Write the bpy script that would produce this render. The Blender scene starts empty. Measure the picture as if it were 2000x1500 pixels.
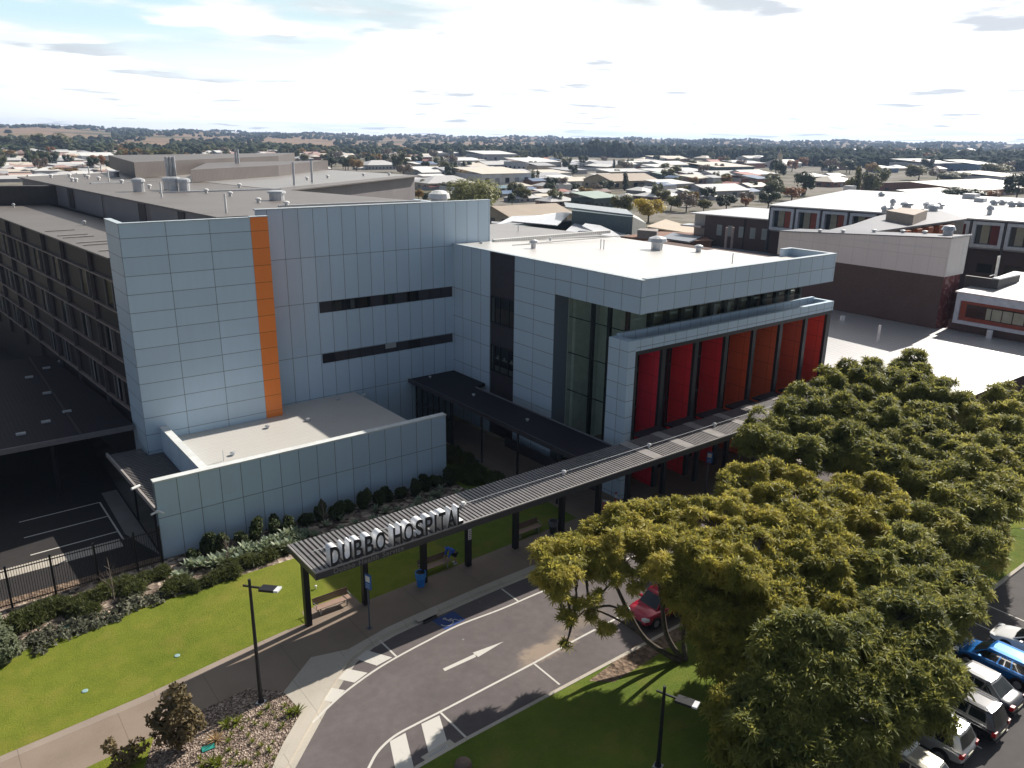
import bpy, math, random
import numpy as np
from mathutils import Vector, Matrix
R = math.radians
scene = bpy.context.scene
COL = scene.collection
RND = random.Random(7)

# ---------------------------------------------------------------- camera (solved from the photograph)
CH = 27.0
F = 1533.0
CR = (0.7910007478, -0.6116601285, 0.0137733152)
CD = (-0.1720724482, -0.2440153461, -0.9543833525)
CF = (0.5871191442, 0.7525479374, -0.2982661770)

def at(px, py, z=0.0):
    """world point seen at a photo pixel on the level z"""
    a, b = (px - 1000) / F, (py - 750) / F
    d = [a * CR[i] + b * CD[i] + CF[i] for i in range(3)]
    t = (z - CH) / d[2]
    return (t * d[0], t * d[1], z)

def at_far(px, py, dist):
    """world point on a pixel ray at a horizontal distance"""
    a, b = (px - 1000) / F, (py - 750) / F
    d = [a * CR[i] + b * CD[i] + CF[i] for i in range(3)]
    t = dist / math.hypot(d[0], d[1])
    return (t * d[0], t * d[1], CH + t * d[2])

# ---------------------------------------------------------------- object helpers
class MB:
    def __init__(s):
        s.v = []; s.f = []; s.m = []
    def poly(s, pts, m=0):
        i = len(s.v); s.v += [tuple(p) for p in pts]; s.f.append(tuple(range(i, i + len(pts)))); s.m.append(m)
        return s
    def box(s, x0, y0, z0, x1, y1, z1, m=0):
        i = len(s.v)
        s.v += [(x0,y0,z0),(x1,y0,z0),(x1,y1,z0),(x0,y1,z0),(x0,y0,z1),(x1,y0,z1),(x1,y1,z1),(x0,y1,z1)]
        for q in ((0,3,2,1),(4,5,6,7),(0,1,5,4),(1,2,6,5),(2,3,7,6),(3,0,4,7)):
            s.f.append(tuple(i + k for k in q)); s.m.append(m)
        return s
    def obox(s, c, ax, ay, az, m=0):
        """box from a centre and three half-axis vectors"""
        c = Vector(c); ax = Vector(ax); ay = Vector(ay); az = Vector(az)
        i = len(s.v)
        for dz in (-1, 1):
            for dx, dy in ((-1,-1),(1,-1),(1,1),(-1,1)):
                s.v.append(tuple(c + ax*dx + ay*dy + az*dz))
        for q in ((0,3,2,1),(4,5,6,7),(0,1,5,4),(1,2,6,5),(2,3,7,6),(3,0,4,7)):
            s.f.append(tuple(i + k for k in q)); s.m.append(m)
        return s
    def prism(s, pts, z0, z1, m=0, mt=None):
        """vertical prism over a plan polygon (counter-clockwise)"""
        a = sum(pts[k][0]*pts[(k+1) % len(pts)][1] - pts[(k+1) % len(pts)][0]*pts[k][1] for k in range(len(pts)))
        if a < 0: pts = pts[::-1]
        n = len(pts); i = len(s.v)
        zz0 = z0 if isinstance(z0, (list, tuple)) else [z0]*n
        zz1 = z1 if isinstance(z1, (list, tuple)) else [z1]*n
        s.v += [(p[0], p[1], zz0[k]) for k, p in enumerate(pts)] + [(p[0], p[1], zz1[k]) for k, p in enumerate(pts)]
        s.f.append(tuple(i + k for k in range(n - 1, -1, -1))); s.m.append(m)
        s.f.append(tuple(i + n + k for k in range(n))); s.m.append(m if mt is None else mt)
        for k in range(n):
            k2 = (k + 1) % n
            s.f.append((i + k, i + k2, i + n + k2, i + n + k)); s.m.append(m)
        return s
    def tube(s, pts, rad, n=8, m=0, cap=True):
        pts = [Vector(p) for p in pts]
        if not isinstance(rad, (list, tuple)): rad = [rad]*len(pts)
        i0 = len(s.v); up = Vector((0.03, 0.05, 1)); prev = None
        for k, p in enumerate(pts):
            d = (pts[min(k+1, len(pts)-1)] - pts[max(k-1, 0)])
            d.normalize()
            if prev is None:
                a = d.orthogonal().normalized()
            else:
                a = prev - d*prev.dot(d)
                a = a.normalized() if a.length > 1e-6 else d.orthogonal().normalized()
            prev = a
            b = d.cross(a)
            for j in range(n):
                t = 2*math.pi*j/n
                s.v.append(tuple(p + (a*math.cos(t) + b*math.sin(t))*rad[k]))
        for k in range(len(pts)-1):
            for j in range(n):
                j2 = (j+1) % n
                s.f.append((i0+k*n+j, i0+k*n+j2, i0+(k+1)*n+j2, i0+(k+1)*n+j)); s.m.append(m)
        if cap:
            s.f.append(tuple(i0 + j for j in range(n-1, -1, -1))); s.m.append(m)
            e = i0 + (len(pts)-1)*n
            s.f.append(tuple(e + j for j in range(n))); s.m.append(m)
        return s
    def cyl(s, x, y, z0, z1, r0, r1=None, n=12, m=0):
        return s.tube([(x,y,z0),(x,y,z1)], [r0, r0 if r1 is None else r1], n, m)
    def lathe(s, x, y, prof, n=14, m=0):
        """profile of (radius, z)"""
        i0 = len(s.v)
        for r, z in prof:
            for j in range(n):
                t = 2*math.pi*j/n
                s.v.append((x + r*math.cos(t), y + r*math.sin(t), z))
        for k in range(len(prof)-1):
            for j in range(n):
                j2 = (j+1) % n
                s.f.append((i0+k*n+j, i0+k*n+j2, i0+(k+1)*n+j2, i0+(k+1)*n+j)); s.m.append(m)
        s.f.append(tuple(i0+j for j in range(n-1, -1, -1))); s.m.append(m)
        e = i0+(len(prof)-1)*n
        s.f.append(tuple(e+j for j in range(n))); s.m.append(m)
        return s
    def mesh(s, name, mats, off=(0,0,0), smooth=False):
        me = bpy.data.meshes.new(name)
        if off != (0,0,0):
            vv = [(a-off[0], b-off[1], c-off[2]) for a, b, c in s.v]
        else: vv = s.v
        me.from_pydata(vv, [], s.f)
        if not isinstance(mats, (list, tuple)): mats = [mats]
        for mt in mats: me.materials.append(mt)
        if len(mats) > 1: me.polygons.foreach_set('material_index', s.m)
        if smooth: me.polygons.foreach_set('use_smooth', [True]*len(me.polygons))
        me.update()
        return me
    def pieces(s):
        """split into groups of faces whose boxes touch"""
        pv = list(range(len(s.v)))
        def fd(i):
            while pv[i] != i: pv[i] = pv[pv[i]]; i = pv[i]
            return i
        for f in s.f:
            for k in f[1:]: pv[fd(k)] = fd(f[0])
        isl = {}
        for i, p in enumerate(s.v): isl.setdefault(fd(i), []).append(p)
        keys = list(isl); bb = [([min(p[a] for p in isl[k])-0.03 for a in (0,1,2)], [max(p[a] for p in isl[k])+0.03 for a in (0,1,2)]) for k in keys]
        g = list(range(len(keys)))
        def fg(i):
            while g[i] != i: g[i] = g[g[i]]; i = g[i]
            return i
        for i in range(len(keys)):
            for j in range(i):
                if all(bb[i][0][a] <= bb[j][1][a] and bb[j][0][a] <= bb[i][1][a] for a in (0,1,2)): g[fg(i)] = fg(j)
        grp = {k: fg(i) for i, k in enumerate(keys)}; out = {}
        for f, m in zip(s.f, s.m):
            q = out.setdefault(grp[fd(f[0])], MB()); q.f.append(f); q.m.append(m)
        for q in out.values():
            used = sorted({i for f in q.f for i in f}); mp = {i: n for n, i in enumerate(used)}
            q.v = [s.v[i] for i in used]; q.f = [tuple(mp[i] for i in f) for f in q.f]
        return list(out.values())
    def build(s, name, mats, parent=None, smooth=False, local=False):
        if name in ('mullion', 'fin_mullion', 'roof_flashing', 'window_frame', 'pale_glass_strip', 'sun_shelf', 'roof_rail', 'flue_stack', 'downpipe', 'roof_walkway', 'bed_light', 'capping', 'door_frame', 'parapet', 'link_roof', 'blind', 'atrium_glazing', 'pane', 'antenna') and parent is not None:
            ps = s.pieces()
            if 1 < len(ps) <= 60:
                for q in ps: o = q.build_one(name, mats, parent, smooth, local)
                return o
        return s.build_one(name, mats, parent, smooth, local)
    def build_one(s, name, mats, parent=None, smooth=False, local=False):
        """link as one object; vertices are world coordinates unless local"""
        off = (0,0,0)
        if parent is not None and not local:
            p = parent; L = Vector((0,0,0))
            while p is not None: L += p.location; p = p.parent
            off = tuple(L)
        o = bpy.data.objects.new(name, s.mesh(name, mats, off, smooth))
        COL.objects.link(o)
        if parent is not None: o.parent = parent
        return o

def tag(o, label=None, cat=None, group=None, kind=None):
    if label: o['label'] = label
    if cat: o['category'] = cat
    if group: o['group'] = group
    if kind: o['kind'] = kind
    return o

def thing(name, label, cat, loc=(0,0,0), rz=0.0, group=None):
    o = bpy.data.objects.new(name, None); COL.objects.link(o)
    o.empty_display_size = 0.3
    o.location = loc; o.rotation_euler = (0, 0, rz)
    return tag(o, label, cat, group)

def dup(root, loc, rz=0.0, label=None, group=None, scale=None):
    r = root.copy(); COL.objects.link(r); r.location = loc; r.rotation_euler = (0, 0, rz)
    if scale is not None: r.scale = scale if isinstance(scale, (tuple, list)) else (scale,)*3
    if label: r['label'] = label
    if group: r['group'] = group
    for ch in list(root.children):
        c = ch.copy(); COL.objects.link(c); c.parent = r
        for g in list(ch.children):
            d = g.copy(); COL.objects.link(d); d.parent = c
    return r

def struct(name, mb, mat, kind='structure', smooth=False):
    return tag(mb.build(name, mat, smooth=smooth), kind=kind)

# ---------------------------------------------------------------- material helpers
class NT:
    def __init__(s, name):
        s.mat = bpy.data.materials.new(name); s.mat.use_nodes = True
        s.t = s.mat.node_tree; s.n = s.t.nodes; s.l = s.t.links
        s.b = s.n['Principled BSDF']; s.out = s.n['Material Output']
    def node(s, typ, **kw):
        x = s.n.new(typ)
        for k, v in kw.items(): setattr(x, k, v)
        return x
    def link(s, a, b): s.l.new(a, b)
    def math(s, op, a, b=None, c=None, clamp=False):
        x = s.n.new('ShaderNodeMath'); x.operation = op; x.use_clamp = clamp
        for i, q in enumerate((a, b, c)):
            if q is None: continue
            if isinstance(q, (int, float)): x.inputs[i].default_value = q
            else: s.l.new(q, x.inputs[i])
        return x.outputs[0]
    def pos(s):
        return s.n.new('ShaderNodeNewGeometry').outputs['Position']
    def objco(s):
        return s.n.new('ShaderNodeTexCoord').outputs['Object']
    def sep(s, v):
        x = s.n.new('ShaderNodeSeparateXYZ'); s.l.new(v, x.inputs[0]); return x.outputs
    def noise(s, vec, scale, detail=3, rough=0.55, out='Fac', dist=0.0):
        x = s.n.new('ShaderNodeTexNoise'); x.inputs['Scale'].default_value = scale
        x.inputs['Detail'].default_value = detail; x.inputs['Roughness'].default_value = rough
        x.inputs['Distortion'].default_value = dist
        if vec is not None: s.l.new(vec, x.inputs['Vector'])
        return x.outputs[out]
    def ramp(s, fac, stops, interp='LINEAR'):
        x = s.n.new('ShaderNodeValToRGB'); cr = x.color_ramp; cr.interpolation = interp
        while len(cr.elements) < len(stops): cr.elements.new(0.5)
        for e, (p, c) in zip(cr.elements, stops):
            e.position = p; e.color = (*c, 1) if len(c) == 3 else c
        s.l.new(fac, x.inputs[0]); return x.outputs[0]
    def mix(s, fac, a, b, mode='MIX'):
        x = s.n.new('ShaderNodeMix'); x.data_type = 'RGBA'; x.blend_type = mode
        for i, q in ((0, fac), (6, a), (7, b)):
            if isinstance(q, (int, float)): x.inputs[i].default_value = q
            elif isinstance(q, (tuple, list)): x.inputs[i].default_value = (*q, 1)
            else: s.l.new(q, x.inputs[i])
        return x.outputs[2]
    def bump(s, h, strength=0.3, dist=0.05):
        x = s.n.new('ShaderNodeBump'); x.inputs['Strength'].default_value = strength
        x.inputs['Distance'].default_value = dist
        s.l.new(h, x.inputs['Height']); s.l.new(x.outputs[0], s.b.inputs['Normal']); return x
    def base(s, c):
        if isinstance(c, (tuple, list)): s.b.inputs['Base Color'].default_value = (*c, 1)
        else: s.l.new(c, s.b.inputs['Base Color'])
    def set(s, rough=None, metal=None, spec=None):
        if rough is not None: s.b.inputs['Roughness'].default_value = rough
        if metal is not None: s.b.inputs['Metallic'].default_value = metal
        if spec is not None: s.b.inputs['Specular IOR Level'].default_value = spec
        return s

def plain(name, col, rough=0.6, metal=0.0, var=0.12, scale=1.5, spec=0.4):
    """paint or plastic with a little wear"""
    t = NT(name); n = t.noise(t.objco(), scale, 4)
    a = tuple(max(0, c*(1-var)) for c in col); b = tuple(min(1, c*(1+var)) for c in col)
    t.base(t.ramp(n, [(0.3, a), (0.7, b)])); t.set(rough, metal, spec)
    return t.mat

def line_mask(t, coord, spacing, offset, width):
    """1 on joint lines every `spacing` along a coordinate"""
    q = t.math('SUBTRACT', coord, offset - width/2)
    q = t.math('FLOORED_MODULO', q, spacing) if False else t.math('WRAP', q, spacing, 0.0)
    return t.math('LESS_THAN', q, width)

def panel_mat(name, col, hx, ox, hz=None, oz=0.0, zs=(), axis='X', w=0.045, rough=0.38, cells=0.085, spec=0.5, joint=0.32):
    """flat cladding panels: joints run every hx along an axis and every hz (or at zs) in height"""
    t = NT(name); P = t.pos(); s = t.sep(P)
    u = s[0] if axis == 'X' else s[1]; z = s[2]
    m = line_mask(t, u, hx, ox, w)
    if hz:
        m = t.math('MAXIMUM', m, line_mask(t, z, hz, oz, w))
        cz = t.math('FLOOR', t.math('DIVIDE', t.math('SUBTRACT', z, oz), hz))
    else:
        cz = None
        for zz in zs:
            m = t.math('MAXIMUM', m, t.math('LESS_THAN', t.math('ABSOLUTE', t.math('SUBTRACT', z, zz)), w/2))
            g = t.math('GREATER_THAN', z, zz)
            cz = g if cz is None else t.math('ADD', cz, g)
    cu = t.math('FLOOR', t.math('DIVIDE', t.math('SUBTRACT', u, ox), hx))
    cv = t.node('ShaderNodeCombineXYZ'); t.link(cu, cv.inputs[0])
    if cz is not None: t.link(cz, cv.inputs[1])
    wn = t.node('ShaderNodeTexWhiteNoise'); wn.noise_dimensions = '3D'; t.link(cv.outputs[0], wn.inputs['Vector'])
    n = t.noise(P, 0.35, 4)
    k = t.math('ADD', t.math('MULTIPLY', t.math('SUBTRACT', wn.outputs['Value'], 0.5), cells),
               t.math('MULTIPLY', t.math('SUBTRACT', n, 0.5), 0.10))
    # faint rain streaks
    sc = t.node('ShaderNodeMapping'); sc.inputs['Scale'].default_value = (1.0, 1.0, 0.06); t.link(P, sc.inputs[0])
    st = t.noise(sc.outputs[0], 2.2, 5, 0.6)
    k = t.math('ADD', k, t.math('MULTIPLY', t.math('SUBTRACT', st, 0.5), 0.09))
    k = t.math('ADD', k, 1.0)
    mul = t.node('ShaderNodeVectorMath', operation='SCALE')
    mul.inputs[0].default_value = col; t.link(k, mul.inputs['Scale'])
    t.base(t.mix(m, mul.outputs[0], tuple(c*joint for c in col)))
    t.set(rough, 0.0, spec)
    # slight oil-canning of each panel
    t.bump(t.noise(P, 0.8, 1), 0.10, 0.12)
    return t.mat

def ribbed(name, col, axis='X', pitch=0.3, rough=0.45, metal=0.0, var=0.10, dark=0.72, spec=0.4, dirt=0.5):
    """profiled sheet roof; ribs repeat along an axis"""
    t = NT(name); P = t.pos(); s = t.sep(P); u = s[0] if axis == 'X' else s[1]
    fr = t.math('WRAP', u, pitch, 0.0)
    q = t.math('DIVIDE', fr, pitch)
    m = t.math('LESS_THAN', q, 0.22)
    sh = t.math('LESS_THAN', t.math('WRAP', u, 0.78 if pitch < 0.78 else pitch*3, 0.0), 0.02)
    n = t.noise(P, 0.22, 5, 0.6); n2 = t.noise(P, 2.0, 4)
    k = t.math('ADD', t.math('MULTIPLY', t.math('SUBTRACT', n, 0.5), dirt), t.math('MULTIPLY', t.math('SUBTRACT', n2, 0.5), var))
    k = t.math('ADD', k, 1.0)
    mul = t.node('ShaderNodeVectorMath', operation='SCALE'); mul.inputs[0].default_value = col; t.link(k, mul.inputs['Scale'])
    c = t.mix(m, mul.outputs[0], tuple(x*dark for x in col))
    t.base(t.mix(t.math('MULTIPLY', sh, 0.5), c, tuple(x*0.6 for x in col)))
    t.set(rough, metal, spec)
    t.bump(t.math('PINGPONG', q, 0.5), 0.35, 0.05)
    return t.mat

def brick(name, c1, c2, mortar, scale=1.0, axis='X'):
    t = NT(name); P = t.pos(); s = t.sep(P)
    cv = t.node('ShaderNodeCombineXYZ'); t.link(s[0] if axis == 'X' else s[1], cv.inputs[0]); t.link(s[2], cv.inputs[1])
    b = t.node('ShaderNodeTexBrick'); t.link(cv.outputs[0], b.inputs['Vector'])
    b.inputs['Color1'].default_value = (*c1, 1); b.inputs['Color2'].default_value = (*c2, 1); b.inputs['Mortar'].default_value = (*mortar, 1)
    b.inputs['Scale'].default_value = 1.0*scale; b.inputs['Brick Width'].default_value = 0.24; b.inputs['Row Height'].default_value = 0.086
    b.inputs['Mortar Size'].default_value = 0.008
    n = t.noise(P, 0.5, 4)
    t.base(t.mix(t.math('MULTIPLY', n, 0.5), b.outputs['Color'], tuple(x*0.7 for x in c1)))
    t.set(0.85, 0, 0.2)
    return t.mat

def glass(name, tint=(0.5, 0.56, 0.55), clear=0.55, rough=0.03):
    """window pane: part see-through, part mirror by angle"""
    t = NT(name)
    tr = t.node('ShaderNodeBsdfTransparent'); tr.inputs[0].default_value = (*tint, 1)
    t.base((0.012, 0.016, 0.018)); t.set(rough, 0, 0.9)
    mx = t.node('ShaderNodeMixShader'); mx.inputs[0].default_value = clear
    t.link(t.b.outputs[0], mx.inputs[1]); t.link(tr.outputs[0], mx.inputs[2]); t.link(mx.outputs[0], t.out.inputs[0])
    return t.mat
# ================================================================ ground materials
def asphalt_mat(name, base=0.075, warm=1.0):
    t = NT(name); P = t.pos()
    n1 = t.noise(P, 0.25, 5, 0.6); n2 = t.noise(P, 30, 2); n3 = t.noise(P, 2.2, 4)
    f = t.math('ADD', t.math('MULTIPLY', n1, 0.5), t.math('ADD', t.math('MULTIPLY', n2, 0.22), t.math('MULTIPLY', n3, 0.28)))
    b = base
    t.base(t.ramp(f, [(0.28, (b*0.72*1.08*warm, b*0.72, b*0.72)), (0.5, (b*1.08*warm, b, b*0.99)), (0.75, (b*1.4*1.1*warm, b*1.38, b*1.34))]))
    t.set(0.86, 0, 0.25); t.bump(n2, 0.25, 0.02); return t

t = asphalt_mat('asphalt_road', 0.112, 1.06)
# pale sand washed onto the bitumen and a darker wheel track
P = t.pos(); old = t.b.inputs['Base Color'].links[0].from_socket
def blob(t, P, cx, cy, rx, ry, ns=0.9, amp=0.9, ang=0.0):
    mp = t.node('ShaderNodeMapping'); mp.inputs['Location'].default_value = (-cx, -cy, 0); t.link(P, mp.inputs[0])
    m2 = t.node('ShaderNodeMapping'); m2.inputs['Rotation'].default_value = (0, 0, -ang); m2.inputs['Scale'].default_value = (1/rx, 1/ry, 0); t.link(mp.outputs[0], m2.inputs[0])
    # rotate first, then scale
    m2.vector_type = 'POINT'
    ln = t.node('ShaderNodeVectorMath', operation='LENGTH'); t.link(m2.outputs[0], ln.inputs[0])
    n = t.noise(P, ns, 6, 0.65)
    q = t.math('ADD', ln.outputs['Value'], t.math('MULTIPLY', t.math('SUBTRACT', n, 0.5), amp*2.2))
    return t.math('SUBTRACT', 1.0, t.math('SMOOTH_MIN', q, 1.0, 0.15), clamp=True)
sx, sy, _ = at(1068, 1268, -0.12)
m = blob(t, P, sx, sy, 2.6, 0.85)
m = t.math('MULTIPLY', m, 2.2, clamp=True)
c = t.mix(m, old, (0.30, 0.24, 0.185))
sx, sy, _ = at(1130, 1218, -0.12)
m2 = t.math('MULTIPLY', blob(t, P, sx, sy, 2.6, 0.8), 1.6, clamp=True)
c = t.mix(t.math('MULTIPLY', m2, 0.7), c, (0.24, 0.195, 0.155))
vo = t.node('ShaderNodeTexVoronoi'); vo.inputs['Scale'].default_value = 0.55; t.link(P, vo.inputs['Vector'])
sp = t.math('LESS_THAN', vo.outputs['Distance'], 0.035)
c = t.mix(t.math('MULTIPLY', sp, 0.6), c, (0.35, 0.34, 0.32))
t.base(c)
M_ROAD = t.mat
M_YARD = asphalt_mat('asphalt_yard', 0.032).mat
M_CARPARK = asphalt_mat('asphalt_carpark', 0.085).mat

def concrete_mat(name, col, joints=None, scale=1.0, speck=0.0):
    t = NT(name); P = t.pos()
    n1 = t.noise(P, 0.35*scale, 5, 0.6); n2 = t.noise(P, 14, 3); n3 = t.noise(P, 55, 2)
    f = t.math('ADD', t.math('MULTIPLY', n1, 0.55), t.math('ADD', t.math('MULTIPLY', n2, 0.2), t.math('MULTIPLY', n3, 0.25)))
    c = t.ramp(f, [(0.3, tuple(x*0.74 for x in col)), (0.5, col), (0.72, tuple(min(1, x*1.2) for x in col))])
    if joints:
        s = t.sep(P)
        c = t.mix(t.math('MULTIPLY', line_mask(t, s[0], joints, 0.3, 0.035), 0.55), c, tuple(x*0.45 for x in col))
    t.base(c); t.set(0.85, 0, 0.3); t.bump(n2, 0.15, 0.02); return t.mat
M_PATH = concrete_mat('exposed_aggregate_path', (0.255, 0.20, 0.155), 4.2)
M_CONC = concrete_mat('pale_concrete', (0.46, 0.42, 0.355), 3.0)
M_KERB = concrete_mat('kerb_concrete', (0.47, 0.43, 0.365), 2.4)
M_APRON = concrete_mat('grey_concrete', (0.22, 0.205, 0.19), 5.0)

def grass_mat(name, c0, c1, c2, dry=(0.30, 0.25, 0.07), dryamt=0.5):
    t = NT(name); P = t.pos()
    mp = t.node('ShaderNodeMapping'); mp.inputs['Scale'].default_value = (1.0, 1.0, 1.0); t.link(P, mp.inputs[0])
    n0 = t.noise(P, 0.16, 4, 0.6); n1 = t.noise(P, 1.1, 5, 0.65); n2 = t.noise(mp.outputs[0], 9, 3, 0.7); n3 = t.noise(P, 38, 2, 0.6)
    f = t.math('ADD', t.math('MULTIPLY', n0, 0.35), t.math('ADD', t.math('MULTIPLY', n1, 0.25), t.math('ADD', t.math('MULTIPLY', n2, 0.25), t.math('MULTIPLY', n3, 0.15))))
    c = t.ramp(f, [(0.36, c0), (0.5, c1), (0.64, c2)])
    nd = t.noise(P, 0.42, 6, 0.6)
    c = t.mix(t.math('MULTIPLY', t.ramp(nd, [(0.5, (0,0,0)), (0.72, (1,1,1))]), dryamt), c, dry)
    t.base(c); t.set(0.9, 0, 0.15)
    t.bump(t.math('ADD', t.math('MULTIPLY', n2, 0.6), t.math('MULTIPLY', n3, 0.6)), 0.9, 0.10)
    return t.mat
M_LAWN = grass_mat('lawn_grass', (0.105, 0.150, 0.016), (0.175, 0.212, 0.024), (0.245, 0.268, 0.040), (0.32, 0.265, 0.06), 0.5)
M_LAWN2 = grass_mat('darker_lawn_grass', (0.08, 0.125, 0.018), (0.13, 0.185, 0.025), (0.20, 0.24, 0.035), (0.28, 0.22, 0.06), 0.5)  # a separate grass, darker green in itself, for courtyard and island

def mulch_mat(name, cols, scale=9):
    t = NT(name); P = t.pos()
    v = t.node('ShaderNodeTexVoronoi'); v.inputs['Scale'].default_value = scale; t.link(P, v.inputs['Vector'])
    n = t.noise(P, 1.2, 5, 0.65); s = t.sep(v.outputs['Color'])
    f = t.math('ADD', t.math('MULTIPLY', s[0], 0.6), t.math('MULTIPLY', n, 0.4))
    t.base(t.ramp(f, [(0.18, cols[0]), (0.42, cols[1]), (0.62, cols[2]), (0.82, cols[3])]))
    t.set(0.9, 0, 0.2); t.bump(v.outputs['Distance'], 0.9, 0.08); return t.mat
M_MULCH = mulch_mat('bark_mulch', [(0.06, 0.045, 0.035), (0.17, 0.125, 0.10), (0.27, 0.205, 0.165), (0.50, 0.41, 0.33)], 12)
M_STONES = mulch_mat('river_stones', [(0.05, 0.04, 0.032), (0.16, 0.12, 0.095), (0.30, 0.235, 0.185), (0.52, 0.43, 0.34)], 3.4)
M_DIRT = mulch_mat('bare_dirt', [(0.10, 0.07, 0.05), (0.17, 0.12, 0.085), (0.22, 0.155, 0.11), (0.26, 0.19, 0.14)], 5)

def paint_mat(name, col, worn=0.55):
    t = NT(name); P = t.pos(); n = t.noise(P, 7, 5, 0.7); n2 = t.noise(P, 0.8, 3)
    f = t.math('ADD', t.math('MULTIPLY', n, 0.7), t.math('MULTIPLY', n2, 0.3))
    t.base(t.ramp(f, [(0.30, tuple(c*0.45+0.03 for c in col)), (0.42, col)])); t.set(0.7, 0, 0.3); return t.mat
M_WHITE = paint_mat('white_road_paint', (0.58, 0.56, 0.51))
M_YELLOW = paint_mat('yellow_road_paint', (0.60, 0.34, 0.06))
M_BLUEP = paint_mat('blue_road_paint', (0.035, 0.07, 0.22))

# ================================================================ terrain to the horizon
def terrain_h(x, y):
    r = math.hypot(x, y)
    if r < 1300: return -0.22
    a = math.degrees(math.atan2(y, x))
    k = min(1, (r-1300)/4700); k = k*k*(3-2*k)
    h = 36*k
    # long rise on the left of the view
    w = math.exp(-((a-88)/13.0)**2)
    q = min(1, max(0, (r-1350)/2300)); q = q*q*(3-2*q)
    h += 27*q*w
    h += 5*k*math.sin(a*0.9+r*0.0011) + 3.5*k*math.sin(a*2.3+1.0)
    return h - 0.22
def build_terrain():
    rad = [0, 12, 30, 60, 110, 190, 320, 520, 800, 1100] + [1300+120*i for i in range(42)]
    NA = 180
    v = [(0, 0, -0.22)]; f = []
    for r in rad[1:]:
        for j in range(NA):
            a = 2*math.pi*j/NA; x, y = r*math.cos(a), r*math.sin(a); v.append((x, y, terrain_h(x, y)))
    for j in range(NA): f.append((0, 1+j, 1+(j+1) % NA))
    for k in range(len(rad)-2):
        for j in range(NA):
            a = 1+k*NA+j; b = 1+k*NA+(j+1) % NA
            f.append((a, a+NA, b+NA, b))
    mb = MB(); mb.v = v; mb.f = f; mb.m = [0]*len(f)
    t = NT('town_ground'); P = t.pos()
    n1 = t.noise(P, 0.0022, 5, 0.6); n2 = t.noise(P, 0.02, 5, 0.6); n3 = t.noise(P, 0.25, 4)
    near = t.ramp(t.math('ADD', t.math('MULTIPLY', n2, 0.7), t.math('MULTIPLY', n3, 0.3)),
                  [(0.32, (0.07, 0.08, 0.04)), (0.45, (0.14, 0.13, 0.09)), (0.55, (0.24, 0.22, 0.195)), (0.68, (0.15, 0.14, 0.11))])
    far = t.ramp(n1, [(0.36, (0.06, 0.075, 0.035)), (0.45, (0.20, 0.145, 0.09)), (0.56, (0.28, 0.185, 0.125)), (0.70, (0.13, 0.13, 0.05))])
    ln = t.node('ShaderNodeVectorMath', operation='LENGTH'); t.link(P, ln.inputs[0])
    k = t.math('DIVIDE', t.math('SUBTRACT', ln.outputs['Value'], 1200), 700, clamp=True)
    t.base(t.mix(k, near, far)); t.set(0.95, 0, 0.1)
    o = struct('ground', mb, t.mat, smooth=True)
build_terrain()

# ================================================================ forecourt, lawns, paths
LAWN_EDGE = [(-14, 36.2), (-0.37, 36.81), (5.81, 37.23), (9.76, 37.78), (11.76, 38.05), (13.78, 38.22), (18.9, 38.2), (26.05, 38.4), (36.6, 38.75)]
KERB = [(3.2, 22.3), (6.3, 25.2), (9.73, 28.52), (11.87, 30.56), (13.2, 31.85), (14.26, 32.78), (15.5, 33.72), (16.86, 34.32), (18.48, 34.62), (20.4, 34.75), (25.2, 34.95), (30.1, 35.0), (52, 35.05), (78, 35.1)]
def offset(path, d):
    out = []
    for i, p in enumerate(path):
        a = path[max(i-1, 0)]; b = path[min(i+1, len(path)-1)]
        dx, dy = b[0]-a[0], b[1]-a[1]; L = math.hypot(dx, dy)
        out.append((p[0]-dy/L*d, p[1]+dx/L*d))
    return out
KERB_IN = offset(KERB, 0.42)

def sheet(name, pts, z, mat, kind='structure', thick=0.06):
    mb = MB(); mb.prism(pts, z-thick, z); return struct(name, mb, mat, kind)

road = [(3.2, 22.3)] + KERB[1:] + [(78, 25.2), (32, 25.2), (17.2, 25.15), (14.4, 25.05), (12.6, 24.7), (11.4, 23.9), (10.9, 22.5), (10.7, 12), (-6, 10)]
sheet('road', road, -0.12, M_ROAD)
def strip(a, b, z0, z1, mat, name):
    mb = MB()
    for i in range(len(a)-1):
        mb.prism([a[i], a[i+1], b[i+1], b[i]], z0, z1)
    return struct(name, mb, mat)
strip(KERB, KERB_IN, -0.2, 0.012, M_KERB, 'kerb')
strip(offset(KERB, -0.38), KERB, -0.18, -0.1165, M_KERB, 'gutter')
NK = [(78, 25.2), (32, 25.2), (17.2, 25.15), (14.4, 25.05), (12.6, 24.7), (11.4, 23.9), (10.9, 22.5), (10.7, 12)]
strip(NK, offset(NK, 0.2), -0.2, 0.012, M_KERB, 'kerb')
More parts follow.
